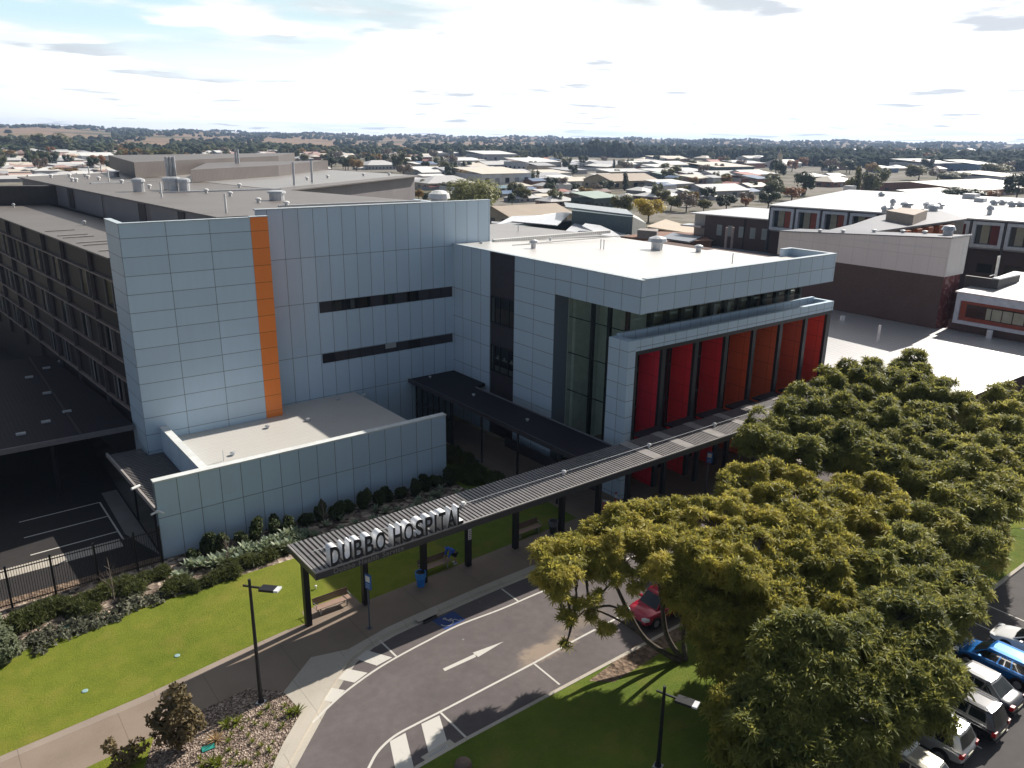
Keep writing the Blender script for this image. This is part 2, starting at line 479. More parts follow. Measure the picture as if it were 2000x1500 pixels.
# footpath
ki = [p for p in KERB_IN if p[0] > 11.0]
path_poly = LAWN_EDGE + [(36.6, 62.0), (41.3, 62.0), (41.3, 41.5), (78, 41.5)] + KERB_IN[:3:-1] + [(11.2, 32.6), (10.27, 34.63), (8.3, 34.5), (5.53, 34.02), (2.66, 33.74), (-14, 32.9)]
sheet('footpath', path_poly, 0.0, M_PATH)
PX = lambda *q: [at(x, y, 0)[:2] for x, y in q]
ramp = PX((554, 1351), (607, 1284), (680, 1268)) + [KERB_IN[7], KERB_IN[6], KERB_IN[5], KERB_IN[4], KERB_IN[3], KERB_IN[2]] + [(8.5, 27.9), (9.5, 29.2)] + PX((553, 1452), (588, 1392), (577, 1377))
sheet('kerb_ramp', ramp, 0.006, M_CONC)
sheet('bench_pad', [(14.9, 38.1), (18.4, 38.1), (18.4, 39.45), (15.2, 39.45)], 0.004, M_PATH)
sheet('path_edging', PX((0, 1478), (280, 1359.5), (427, 1290), (561, 1230), (567, 1234), (497, 1269), (427, 1302), (280, 1372), (0, 1490)), 0.003, concrete_mat('edging_concrete', (0.30, 0.245, 0.20), 6))
# main lawn and shaded courtyard lawn
sheet('lawn', LAWN_EDGE[:-1] + [(26.05, 45.6), (17.3, 45.6), (7.8, 45.55), (2.98, 45.5), (0.4, 45.0), (-3, 44.0), (-14, 43.5)], 0.002, M_LAWN)
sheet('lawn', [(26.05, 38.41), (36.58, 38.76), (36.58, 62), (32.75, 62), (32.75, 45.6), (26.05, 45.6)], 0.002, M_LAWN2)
# planting bed along the wall
sheet('garden_bed', [(-14, 43.5), (-3, 44.0), (0.4, 45.0), (2.98, 45.5), (7.8, 45.55), (17.3, 45.6), (32.7, 45.6), (32.7, 50.7), (-14, 50.3)], 0.0, M_STONES)
# front planting bed
bed = [(5.53, 34.02), (8.3, 34.5), (10.27, 34.63), (11.2, 32.6)] + [(11.2, 32.6), (10.9, 31.0)] + [KERB_IN[2], KERB_IN[1], KERB_IN[0], (0.5, 22), (-3, 27), (3.5, 31.2), (4.9, 32.6)]
bed = [(5.53, 34.02), (8.3, 34.5), (10.27, 34.63), (11.56, 33.32), (11.65, 31.43), (10.1, 29.9), (9.2, 28.9), (5.9, 25.5), (2.8, 22.6), (-1, 24), (2.0, 30.0), (4.6, 32.1)]
sheet('mulch_bed', bed, 0.004, M_MULCH)
sheet('lawn', [(-14, 32.9), (2.66, 33.74), (5.53, 34.02), (4.6, 32.1), (2.0, 30.0), (-1, 24), (-14, 22)], 0.002, M_LAWN)
# island lawn between the drive and the car park
isl = [(78, 25.0), (17.2, 24.95), (14.3, 24.85), (12.7, 24.5), (11.6, 23.8), (11.1, 22.5), (10.9, 15.9), (78, 15.9)]
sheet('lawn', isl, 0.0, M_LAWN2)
sheet('dirt_patch', PX((1150, 1330), (1240, 1262), (1320, 1226), (1345, 1240), (1290, 1275), (1200, 1332)), 0.006, M_DIRT)
# car park
sheet('car_park', [(10.9, 15.7), (140, 15.7), (140, -40), (10.9, -40)], -0.12, M_CARPARK)
strip([(78, 15.9), (10.9, 15.9)], [(78, 15.7), (10.9, 15.7)], -0.2, 0.012, M_KERB, 'kerb')
sheet('concrete_apron', [(62, 15.9), (140, 15.9), (140, 31), (62, 31)], 0.008, M_APRON)
sheet('lawn', PX((1930, 1010), (1960, 955), (2040, 950), (2060, 1030), (1975, 1032)), 0.02, M_LAWN)
# service yard on the left
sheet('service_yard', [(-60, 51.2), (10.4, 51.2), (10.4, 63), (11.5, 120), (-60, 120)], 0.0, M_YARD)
sheet('concrete_strip', [(9.1, 55.8), (10.3, 51.3), (10.3, 64), (9.2, 64)], 0.005, M_APRON)
sheet('concrete_strip', [(-60, 54.0), (8.6, 54.0), (8.6, 55.3), (-60, 55.3)], 0.005, M_CONC)
sheet('dirt_strip', [(-60, 49.9), (10.3, 50.3), (10.3, 51.2), (-60, 51.2)], 0.004, M_DIRT)
# courtyard slab
sheet('courtyard_slab', PX((903, 897), (935, 893), (940, 902), (925, 910), (907, 907)), 0.008, M_APRON)

# ---------------------------------------------------------------- painted markings
def line_px(pts, w, z=-0.112, mat=M_WHITE, name='road_marking', mb=None):
    p = [at(x, y, z)[:2] for x, y in pts]
    a = offset(p, w/2); b = offset(p, -w/2)
    own = mb is None
    if own: mb = MB()
    for i in range(len(p)-1):
        mb.poly([(*b[i], z), (*b[i+1], z), (*a[i+1], z), (*a[i], z)])
    if own: return struct(name, mb, mat)
def smooth(pts, n=6):
    out = []
    for i in range(len(pts)-1):
        p0 = pts[max(i-1, 0)]; p1 = pts[i]; p2 = pts[i+1]; p3 = pts[min(i+2, len(pts)-1)]
        for k in range(n):
            t = k/n
            out.append(tuple(0.5*((2*p1[j]) + (-p0[j]+p2[j])*t + (2*p0[j]-5*p1[j]+4*p2[j]-p3[j])*t*t + (-p0[j]+3*p1[j]-3*p2[j]+p3[j])*t**3) for j in (0, 1)))
    return out + [pts[-1]]
line_px(smooth([(610, 1412), (640, 1382), (676, 1350), (728, 1312), (776, 1283), (836, 1251), (896, 1221), (980, 1189), (1064, 1153), (1180, 1108), (1400, 1027)]), 0.13, name='edge_line')
line_px(smooth([(705, 1530), (720, 1500), (738, 1468), (770, 1438), (815, 1413), (860, 1390), (952, 1342), (1044, 1294), (1120, 1252), (1196, 1212), (1330, 1142)]), 0.13, name='edge_line')
for seg in (((740, 1249), (774, 1282)), ((980, 1150), (1012, 1174)), ((861, 1392), (911, 1441)), ((1043, 1296), (1093, 1337)), ((1244, 1231), (1262, 1246)), ((1225, 1050), (1250, 1066))):
    line_px(seg, 0.11, name='bay_line')
def quad_px(q, z, mat, name):
    mb = MB(); mb.poly([at(x, y, z) for x, y in q][::-1]); return struct(name, mb, mat)
C5 = lambda x, y: (540 + x/2.5, 1150 + y/2.5)
for q in ([(388,342),(440,300),(565,335),(490,375)], [(300,440),(345,390),(445,410),(380,458)], [(232,545),(265,483),(335,495),(275,553)],
          [(553,745),(630,703),(672,878),(580,878)], [(707,660),(795,618),(833,745),(742,800)]):
    quad_px([C5(*p) for p in q], -0.111, M_WHITE, 'hatch_marking')
mb = MB()
mb.poly([at(*C5(*p), -0.111) for p in [(812,390),(822,402),(975,332),(968,318)]][::-1])
mb.poly([at(*C5(*p), -0.111) for p in [(958,312),(985,333),(1110,257)]][::-1])
struct('arrow_marking', mb, M_WHITE)
quad_px([C5(*p) for p in [(760,155),(865,108),(922,150),(825,200)]], -0.113, M_BLUEP, 'accessible_bay_marking')
# wheelchair symbol painted on the blue square
mb = MB()
def sym(u, v):
    a = at(*C5(778, 158), -0.109); b = at(*C5(868, 118), -0.109); d = at(*C5(826, 192), -0.109)
    return tuple(a[i] + (b[i]-a[i])*u + (d[i]-a[i])*v for i in (0, 1, 2))
def sline(pts, w=0.07):
    p = [sym(*q)[:2] for q in pts]; a = offset(p, w/2); b = offset(p, -w/2)
    for i in range(len(p)-1): mb.poly([(*b[i], -0.109), (*b[i+1], -0.109), (*a[i+1], -0.109), (*a[i], -0.109)])
sline([(0.30+0.28*math.cos(R(a)), 0.60+0.30*math.sin(R(a))) for a in range(-70, 215, 15)])
sline([(0.42, 0.2), (0.46, 0.55), (0.72, 0.58), (0.80, 0.88), (0.92, 0.86)]); sline([(0.44, 0.38), (0.66, 0.40)])
sline([(0.40+0.06*math.cos(R(a)), 0.12+0.07*math.sin(R(a))) for a in range(0, 361, 40)], 0.05)
struct('wheelchair_marking', mb, M_WHITE)
# car park and yard lines
def line_w(a, b, w, z, mat, name):
    o = offset([a, b], w/2); q = offset([a, b], -w/2); mb = MB()
    mb.poly([(*q[0], z), (*q[1], z), (*o[1], z), (*o[0], z)]); return struct(name, mb, mat)
for i in range(9):
    x = 28.4 + 2.62*i
    line_w((x, 15.3), (x, 10.1), 0.1, -0.112, M_WHITE, 'bay_line')
line_w((49.5, 9.0), (49.3, 12.3), 0.35, -0.111, M_WHITE, 'bay_line')
for i in range(6):
    line_w((51.6+1.0*i, 13.6-1.2*i*0.1), (55.5+1.0*i, 9.6-1.2*i*0.1), 0.24, -0.111, M_YELLOW, 'hatch_marking')
for a, b in (((3.4, 62.15), (8.75, 62.3)), ((3.36, 59.3), (8.7, 59.45)), ((3.37, 56.35), (8.72, 56.5)), ((8.75, 62.3), (8.82, 55.0))):
    line_w(a, b, 0.12, 0.006, M_WHITE, 'bay_line')
# ================================================================ hospital building
PC = (0.50, 0.63, 0.74)
M_TOWER = panel_mat('tower_panels', PC, 3.13, 12.36, hz=1.348, oz=6.4, axis='X')
M_TOWER_S = panel_mat('tower_side_panels', PC, 4.2, 61.0, hz=1.348, oz=6.4, axis='Y')
M_WALLP = panel_mat('wall_panels', PC, 1.307, 23.93, zs=(17.16, 13.24, 8.6, 4.6), axis='X')
M_V1 = panel_mat('return_wall_panels', PC, 1.47, 57.1, zs=(13.15, 10.4, 8.5, 5.9), axis='Y')
M_V2 = panel_mat('block_side_panels', PC, 2.72, 48.09, hz=1.27, oz=12.26, axis='Y')
M_FASV = panel_mat('fascia_side_panels', PC, 1.89, 38.64, hz=1.27, oz=14.86, axis='Y')
M_FASX = panel_mat('fascia_front_panels', PC, 1.80, 41.86, hz=1.27, oz=14.9, axis='X')
M_LOW = panel_mat('low_wall_panels', PC, 1.40, 10.32, zs=(2.95,), axis='X')
M_LEG = panel_mat('frame_side_panels', PC, 3.0, 37.0, hz=1.3, oz=12.0, axis='Y')
M_BEAM = panel_mat('frame_front_panels', PC, 1.30, 41.4, hz=1.3, oz=10.9, axis='X')
M_CAP = plain('wall_capping', (0.46, 0.53, 0.57), 0.45)
M_ORANGE = panel_mat('orange_panels', (0.93, 0.25, 0.045), 30, 0.0, hz=1.348, oz=6.4, axis='X', joint=0.45)
M_DARK = plain('charcoal_cladding', (0.045, 0.042, 0.05), 0.5)
M_DARKF = plain('dark_frame_metal', (0.025, 0.026, 0.030), 0.4)
M_BLACK = plain('black_steel', (0.014, 0.014, 0.017), 0.45)
M_GLASS = glass('window_glass', (0.82, 0.86, 0.86), clear=0.72)
M_GLASSC = glass('atrium_glass', (0.90, 0.95, 0.92), clear=0.88)
M_ROOFG = ribbed('grey_roof_sheet', (0.165, 0.15, 0.14), 'Y', 0.3, 0.5)
M_ROOFM = ribbed('mid_grey_roof_sheet', (0.30, 0.285, 0.27), 'Y', 0.3, 0.42, metal=0.3)
M_ROOFW = ribbed('pale_roof_sheet', (0.72, 0.70, 0.66), 'X', 0.3, 0.38, metal=0.45, dirt=0.2, var=0.05)
M_ROOFL = ribbed('low_roof_sheet', (0.55, 0.53, 0.49), 'Y', 0.3, 0.45, dark=0.88, dirt=0.2)
M_ROOFD = ribbed('dark_roof_sheet', (0.022, 0.020, 0.028), 'X', 0.3, 0.65, spec=0.2)
M_BROWNW = ribbed('brown_wall_sheet', (0.13, 0.115, 0.11), 'X', 0.25, 0.5)
M_BROWNV = ribbed('brown_wall_sheet_side', (0.20, 0.185, 0.19), 'Y', 0.25, 0.5)
M_INT = plain('interior_plaster', (0.78, 0.79, 0.74), 0.8)
M_INTF = plain('interior_floor', (0.22, 0.17, 0.12), 0.5)
M_TIMBER = plain('timber_lining', (0.22, 0.10, 0.05), 0.5)
M_STEEL = plain('galvanised_steel', (0.55, 0.56, 0.57), 0.4, 0.6)
M_WHITEM = plain('white_metal', (0.78, 0.78, 0.76), 0.4)
M_BLIND = plain('pale_blind', (0.42, 0.43, 0.42), 0.7)

H = thing('hospital_building', 'multi-storey blue-grey panelled hospital with orange strip and red fin facade', 'building', (30, 60, 0))

# --- tower with the orange strip
b = MB()
b.box(12.36, 61.0, 0, 21.74, 65.2, 20.2); b.box(12.36, 61.0, 20.2, 21.74, 61.35, 20.88); b.box(12.36, 61.35, 20.2, 12.71, 65.2, 20.88)
b.f_side = None
b.build('tower', [M_TOWER], H)
b = MB(); b.box(12.345, 61.05, 0, 12.36, 65.2, 20.86); b.build('tower_side', M_TOWER_S, H)
b = MB(); b.box(21.74, 60.97, 0, 23.12, 61.4, 20.94); b.build('orange_strip', M_ORANGE, H)
b = MB(); b.box(21.742, 61.402, 0, 23.12, 65.2, 20.2); b.build('tower_core', M_DARK, H)
b = MB(); b.box(21.70, 60.93, 20.942, 23.16, 61.44, 21.0); b.build('capping', M_CAP, H)
b = MB(); b.box(12.30, 60.94, 20.88, 21.738, 61.41, 20.96); b.box(12.30, 61.41, 20.88, 12.77, 65.2, 20.96); b.build('capping', M_CAP, H)
b = MB(); b.box(12.72, 61.36, 20.19, 21.72, 65.2, 20.23); b.build('tower_roof', M_ROOFG, H)

# --- long wall with two window bands
b = MB(); Yw = 63.2
for z0, z1 in ((0, 7.66), (8.56, 12.22), (13.22, 21.22)):
    b.box(27.95, Yw, z0, 41.86, Yw+0.5, z1)
b.box(23.122, Yw, 0, 27.948, Yw+0.5, 21.22); b.box(41.862, Yw, 0, 46.28, Yw+0.5, 21.22)
b.build('long_wall', M_WALLP, H)
b = MB(); b.box(23.0, Yw-0.05, 21.22, 46.34, Yw+0.55, 21.32); b.build('capping', M_CAP, H)
b = MB(); b.box(45.78, Yw+0.5, 12, 46.28, Yw+14, 20.45); b.build('end_wall', M_V1, H)
pat_hi = 'dgggdgdgddd'; pat_lo = 'kddddwdkddd'; mod = (41.86-27.95)/11
for nm, z0, z1, pat in (('window_band', 12.22, 13.22, pat_hi), ('window_band', 7.66, 8.56, pat_lo)):
    b = MB(); b.box(27.95, Yw+0.16, z0, 41.86, Yw+0.45, z1)
    band = b.build(nm, M_DARK, H)
    g = MB(); w = MB(); fr = MB()
    for k, c in enumerate(pat):
        x0 = 27.95+mod*k; x1 = x0+mod
        fr.box(x0-0.03, Yw+0.10, z0, x0+0.03, Yw+0.158, z1)
        if c in 'gk':
            pane = MB(); pane.box(x0+0.06, Yw+0.12, z0+0.05, x1-0.06, Yw+0.155, z1-0.05)
            pane.build('pane', M_GLASS if c == 'g' else M_BLACK, band)
            if c == 'g':
                q = MB(); q.box(x0+0.12+0.2*(k % 3), Yw+0.157, z0+0.1, x1-0.35, Yw+0.159, z1-0.1); q.build('blind', plain('window_curtain', (0.20, 0.15+0.02*(k % 3), 0.12), 0.8) if k % 2 else M_BLIND, band)
        if c == 'w':
            q = MB(); q.box(x0+0.06, Yw+0.13, z0+0.4, x1-0.06, Yw+0.15, z1-0.04); q.build('blind', M_BLIND, band)
    fr.build('mullion', M_DARKF, band)

# --- entry block: side wall, dark window strip, recessed glass corner, heavy fascia
Xb = 41.86
b = MB(); b.box(Xb, 57.1, 0, Xb+0.5, 63.2, 17.32); b.build('return_wall', M_V1, H)
b = MB(); b.box(Xb, 48.09, 0, 43.40, 53.5, 17.32); b.build('side_wall', M_V2, H)
b = MB(); b.box(Xb+0.14, 53.5, 0, Xb+0.5, 57.1, 17.30); dk = b.build('dark_window_strip', M_DARK, H)
for z0, z1 in ((10.85, 13.3), (6.25, 8.75)):
    fr = MB(); fr.box(Xb+0.03, 53.55, z0-0.07, Xb+0.139, 57.0, z0); fr.box(Xb+0.03, 53.55, z1, Xb+0.139, 57.0, z1+0.07)
    ys = [53.55, 54.35, 55.65, 56.45, 57.0]
    for y in ys: fr.box(Xb+0.03, y-0.035, z0, Xb+0.139, y+0.035, z1)
    f = fr.build('window_frame', M_DARKF, dk)
    g = MB()
    for i in range(4): g.box(Xb+0.085, ys[i]+0.04, z0+0.02, Xb+0.10, ys[i+1]-0.04, z1-0.02)
    g.build('pane', M_GLASS, dk)
    q = MB()
    if z0 > 9:
        q.box(Xb+0.12, 56.5, z0+0.1, Xb+0.135, 56.95, z1-0.1); q.build('blind', M_BLIND, dk)
        q = MB(); q.box(Xb+0.12, 53.6, z0+0.1, Xb+0.135, 56.4, z1-1.0); q.build('blind', plain('brown_curtain', (0.23, 0.13, 0.10), 0.8), dk)
    else:
        q.box(Xb+0.12, 56.75, z0+0.1, Xb+0.135, 56.95, z1-0.1); q.box(Xb+0.12, 53.6, z0+0.1, Xb+0.135, 56.4, z0+0.62); q.build('blind', M_BLIND, dk)
        q = MB()
        for y in (53.9, 55.0, 56.0):
            q.box(Xb+0.125, y-0.35, z0+1.25, Xb+0.138, y+0.35, z0+1.38); q.box(Xb+0.125, y-0.1, z0+1.38, Xb+0.138, y+0.12, z0+1.6)
        q.build('bed_light', M_WHITEM, dk)
b = MB()
b.box(Xb, 38.54, 14.88, Xb+0.45, 48.088, 17.32); b.build('fascia_side', M_FASV, H)
b = MB(); b.box(Xb+0.452, 38.54, 14.88, 67.3, 38.95, 17.40); b.box(66.9, 38.952, 15.2, 67.3, 42.9, 17.40); b.box(65.6, 42.9, 15.2, 67.3, 43.3, 17.40); b.build('fascia_front', M_FASX, H)
b = MB(); b.box(Xb-0.04, 38.50, 17.321, Xb+0.41, 48.09, 17.41); b.box(Xb-0.04, 48.092, 17.321, Xb+0.41, 63.19, 17.39)
b.box(Xb+0.412, 38.50, 17.402, 67.34, 38.99, 17.47); b.box(66.86, 38.992, 17.402, 67.34, 42.88, 17.47); b.box(65.6, 42.882, 17.402, 67.34, 43.34, 17.47)
b.build('capping', M_CAP, H)
b = MB(); b.box(Xb+0.453, 38.96, 14.9, 67.0, 48.0, 15.02); b.build('soffit', M_INT, H)
# sheet roof falling to the right
b = MB()
rp = [(Xb+0.42, 39.0), (62.4, 39.0), (62.4, 62.5), (46.3, 63.15), (Xb+0.42, 63.15)]
zf = lambda x: 17.36 - max(0, x-44)*0.028
b.poly([(x, y, zf(x)) for x, y in rp])
b.poly([(62.4, 39.0, zf(62.4)), (66.85, 39.0, zf(66.85)), (66.85, 42.88, zf(66.85)), (65.6, 43.3, zf(65.6)), (62.4, 43.3, zf(62.4))])
roofw = b.build('pale_roof', M_ROOFW, H)
b = MB(); b.poly([(46.32, 63.152, 17.2), (62.4, 62.502, 16.9), (60, 79, 16.9), (46.32, 79, 17.2)])
b.poly([(62.4, 62.5, 16.9), (62.4, 62.5, 12.0), (60, 79, 12.0), (60, 79, 16.9)])
roofm = b.build('grey_roof', M_ROOFM, H)  # same sheet as the pale roof; its weaker glare is put into the grey
b = MB(); b.box(46.4, 62.6, 17.2, 62.3, 63.05, 17.5); b.box(46.4, 59.6, 17.24, 62.3, 59.75, 17.33); b.build('roof_flashing', M_ROOFW, H)
b = MB(); b.poly([(62.4, 43.3, zf(62.4)-0.02), (62.4, 62.5, 16.86), (62.4, 62.5, 5), (62.4, 43.3, 5)]); b.build('far_wall', M_BROWNV, H)

# --- atrium glazing and what shows behind it
b = MB(); b.box(43.41, 48.10, 0, 46.0, 53.4, 14.8); b.build('lobby_back_wall', M_INT, H)
gl = MB(); gl.box(43.42, 41.2, 0.05, 43.45, 48.07, 14.86); gl.box(43.45, 41.2, 12.9, 66.5, 41.23, 14.86)
gl.build('atrium_glazing', M_GLASSC, H)
b = MB()
for y in (41.3, 43.25, 45.15): b.box(43.46, y, 0, 43.76, y+0.28, 14.86)
for i in range(12): b.box(45.9+1.86*i, 41.235, 12.6, 46.35+1.86*i, 41.6, 14.86)
for z in (3.1, 6.4, 9.7, 12.8): b.box(43.46, 41.3, z, 43.52, 48.0, z+0.07)
b.build('mullion', M_DARKF, H)
b = MB(); b.box(46.6, 41.7, 0, 46.9, 48.0, 14.8); b.box(43.8, 47.6, 0, 46.55, 47.98, 14.8); b.build('lobby_wall', M_INT, H)
b = MB(); b.box(46.95, 44.2, 12, 66.5, 44.5, 14.85); b.build('gallery_wall', plain('olive_gallery_wall', (0.80, 0.76, 0.58), 0.7), H)
b = MB(); b.box(46.9, 41.65, 11.9, 66.5, 44.19, 12.1); b.build('gallery_floor', M_INTF, H)
b = MB(); b.box(44.4, 41.75, 13.5, 66.4, 41.9, 13.68); b.build('handrail', M_WHITEM, H)
for i in range(7):
    b = MB(); x = 52.2+0.2*i
    if i < 3: b.box(52.4+1.9*i, 42.2, 12.3, 53.6+1.9*i, 42.4, 14.2-0.3*i); b.build('gallery_panel', M_WHITEM, H)
b = MB(); b.box(44.0, 41.9, 0, 46.4, 45.0, 2.9); b.build('lobby_screen', M_TIMBER, H)
b = MB()
ring = [(45.1+0.95*math.cos(2*math.pi*k/20), 43.6+0.95*math.sin(2*math.pi*k/20), 4.3) for k in range(21)]
b.tube(ring, 0.05, 6); b.build('ring_light', M_BLACK, H)

# --- red fin frame in front of the entry block
b = MB(); b.box(41.4, 39.1, 0, 42.2, 41.18, 12.78); b.build('frame_leg', M_LEG, H)
b = MB(); b.box(42.202, 39.1, 11.92, 68.95, 39.5, 12.78); b.box(68.55, 39.502, 12.2, 68.95, 41.2, 12.78); b.build('frame_beam', M_BEAM, H)
b = MB(); b.box(42.202, 40.9, 12.2, 68.5, 41.18, 12.95); b.build('frame_upstand', M_BEAM, H)
b = MB(); b.box(42.204, 39.505, 12.15, 68.54, 40.895, 12.22); b.build('gutter_tray', M_DARK, H)
b = MB(); b.box(42.204, 39.14, 11.6, 68.9, 39.6, 11.918); b.box(68.5, 39.2, 0, 68.93, 39.6, 11.6); b.box(42.205, 39.2, 0, 42.6, 39.5, 11.6); b.build('dark_frame', M_DARKF, H)
b = MB(); b.box(42.3, 41.62, 0, 68.6, 41.9, 12.14); b.build('shop_front', plain('dark_glazing', (0.018, 0.02, 0.022), 0.12, spec=0.7), H)
b = MB()
for i in range(15): b.box(43.2+1.8*i, 41.55, 0, 43.32+1.8*i, 41.618, 12.1)
for z in (3.0, 6.2, 9.3): b.box(42.6, 41.56, z, 68.5, 41.616, z+0.12)
b.build('mullion', M_DARKF, H)
b = MB()
for x in (43.9, 47.8, 51.7, 55.5, 59.2, 63.3): b.box(x, 41.50, 0.3, x+0.55, 41.545, 11.4)
b.build('pale_glass_strip', plain('pale_glass', (0.16, 0.155, 0.13), 0.15, var=0.6, scale=0.8), H)
FIN = [(45.42, (0.40, 0.012, 0.022)), (49.32, (0.33, 0.016, 0.020)), (53.15, (0.32, 0.014, 0.016)), (56.95, (0.30, 0.052, 0.016)), (60.85, (0.30, 0.060, 0.020)), (64.75, (0.29, 0.048, 0.020)), (68.4, (0.36, 0.035, 0.022))]
for x, c in FIN:
    fm = panel_mat('fin_panels', tuple(min(0.95, 2.9*k) for k in c), 10, 30.0, hz=1.5, oz=0.3, axis='Y', w=0.035, joint=0.55, rough=0.4)
    b = MB(); b.box(x-0.12, 39.42, 0.0, x+0.12, 41.545, 11.595); f = b.build('fin', fm, H)
    b = MB(); b.box(x-0.16, 39.15, 0.0, x+0.28, 39.415, 11.597); b.build('fin_edge', M_DARKF, f)

# --- low block in front of the tower
b = MB(); b.box(10.32, 50.6, 0, 32.7, 51.1, 5.50); b.build('low_front_wall', M_LOW, H)
b = MB(); b.box(10.28, 50.56, 5.50, 32.74, 51.14, 5.60); b.box(13.36, 51.142, 5.48, 13.90, 60.98, 5.58)
b.build('capping', plain('white_capping', (0.70, 0.72, 0.70), 0.45), H)
b = MB(); b.box(13.4, 51.102, 0, 13.86, 60.98, 5.48); b.build('low_side_wall', panel_mat('low_side_panels', PC, 2.5, 51.1, zs=(2.95,), axis='Y'), H)
b = MB(); b.prism([(13.862, 51.102), (31.0, 51.102), (30.9, 63.19), (23.13, 63.19), (23.13, 60.96), (13.862, 60.96)], 0.1, [4.5]*6); rl = b.build('low_roof', M_ROOFL, H)
def vent(x, y, z, r=0.18, h=0.3, parent=None, mat=None, name='vent'):
    v = MB(); v.lathe(x, y, [(r*0.6, z), (r*0.6, z+h*0.55), (r, z+h*0.6), (r*0.9, z+h*0.85), (r*0.3, z+h)], 10)
    return v.build(name, mat or M_STEEL, parent, smooth=False)
for px, py in ((602, 822), (523, 836), (455, 889), (660, 781), (711, 774)):
    x, y, _ = at(px, py, 4.5); vent(x, y, 4.5, 0.22, 0.26, rl)
b = MB(); x, y, _ = at(437, 900, 4.5); b.cyl(x, y, 4.5, 5.3, 0.03); b.build('vent_pipe', M_STEEL, rl)

# --- left ward wing (runs away from the tower at a slight angle)
wa = R(94.547); wd = Vector((math.cos(wa), math.sin(wa), 0)); wn = Vector((-math.sin(wa), math.cos(wa), 0))   # wn points left, out of the facade
W0 = Vector((12.34, 65.2, 0))
def wp(s, o, z): p = W0 + wd*s + wn*o; return (p.x, p.y, z)
WL = 78
def wbox(mb, s0, s1, o0, o1, z0, z1, m=0):
    mb.prism([wp(s0, o0, 0)[:2], wp(s1, o0, 0)[:2], wp(s1, o1, 0)[:2], wp(s0, o1, 0)[:2]], z0, z1, m)
b = MB(); wbox(b, 0.02, WL, -17.5, -0.3, 0, 17.9); b.build('ward_wall', plain('dark_wing_wall', (0.022, 0.020, 0.024), 0.5, spec=0.25), H)
b = MB()
for z in (16.2, 13.8, 12.2, 9.8, 8.2, 5.8): wbox(b, 0.02, WL, -0.298, -0.02, z-0.06, z+0.06)
b.build('sun_shelf', plain('weathered_sun_shelf', (0.27, 0.215, 0.19), 0.6), H)
b = MB(); b2 = MB(); s = 0.0; k = 0
bays = [6.3, 8.4, 6.8, 7.9, 7.3, 7.6, 7.0, 8.0, 7.2, 8]
wins = []
for L in bays:
    s += L
    wbox(b, s-0.05, s+0.05, -0.297, -0.01, 4.0, 17.92)
    wins.append((s-L, s))
b.build('fin_mullion', plain('grey_mullion', (0.12, 0.11, 0.115), 0.5), H)
pp = 0
for (s0, s1) in wins:
    for z0, z1 in ((13.9, 16.1), (9.9, 12.1), (5.9, 8.1)):
        g = MB(); a = s0+0.9+(pp*1.7 % 2.3); wbox(g, a, a+2.0, -0.297, -0.22, z0, z1)
        w = g.build('window', M_GLASS, H)
        q = MB(); wbox(q, a+0.1+(pp % 3)*0.5, a+0.5+(pp % 3)*0.5, -0.219, -0.21, z0+0.05, z1-0.05); q.build('curtain', plain('grey_curtain', (0.20, 0.195, 0.20), 0.8), w)
        q = MB(); wbox(q, a-0.03, a+0.03, -0.295, -0.12, z0, z1); wbox(q, a+1.97, a+2.03, -0.295, -0.12, z0, z1); q.build('window_frame', plain('window_frame_metal', (0.20, 0.19, 0.19), 0.5), w)
        pp += 1
b = MB(); wbox(b, 0.02, WL, -8.0, 0.12, 17.92, 18.04); wr = b.build('ward_roof', M_ROOFG, H)
b = MB()
for px, py in ((27, 405), (150, 390), (165, 440), (230, 0)):
    if py: x, y, _ = at(px, py, 18.04); vent(x, y, 18.04, 0.2, 0.5, wr)
b = MB()
for k in range(6):
    s = 4+3.1*k + (1.2 if k % 2 else 0); wbox(b, s, s+0.14, -2.9, -0.4, 18.05, 18.12)
b.build('roof_rail', plain('dull_steel', (0.42, 0.40, 0.38), 0.5), wr)
# raised plant storey and the big upper roof
b = MB()
UP = [(23.2, 63.72), (45.76, 63.72), (43.6, 71.3), (38.0, 95), (78, 119), (72.0, 128), (66, 170), (34, 150), (15.5, 137), (20.6, 70), (21.3, 65.3), (23.2, 65.3)]
b.prism([(20.9, 65.22), (45.76, 63.72), (45.76, 64.5), (38.2, 95.2), (73.3, 122.5), (66, 175), (15.9, 138)], 14, 20.5)
us = b.build('upper_storey', M_BROWNV, H)
b = MB(); b.prism([(20.55, 65.22), (23.125, 65.22), (23.125, 63.71), (45.77, 63.71), (45.8, 64.3), (38.6, 94.2), (74.1, 121.6), (66, 176), (15.4, 138.5)], 20.502, 20.66); ur = b.build('upper_roof', M_ROOFG, H)
uw = Vector((15.9-20.9, 138-65.22, 0)); ul = uw.length; uw.normalize(); un_ = Vector((-uw.y, uw.x, 0))
for s0, s1, m_ in ((1.5, 7.5, 0), (8.1, 9.6, 1), (9.7, 17, 0), (18.5, 20.5, 1), (20.6, 32, 0), (33, 44, 0), (45, 47, 1), (47.5, 60, 0)):
    b = MB(); q = [(20.9+uw.x*s+un_.x*o, 65.22+uw.y*s+un_.y*o) for s, o in ((s0, 0.002), (s1, 0.002), (s1, 0.06), (s0, 0.06))]; b.prism(q, 18.1, 20.45)
    b.build('wall_panel', [ribbed('plant_wall_sheet', (0.26, 0.25, 0.265), 'Y', 0.25, 0.5), plain('dark_plant_door', (0.06, 0.055, 0.06), 0.6)][m_], H)
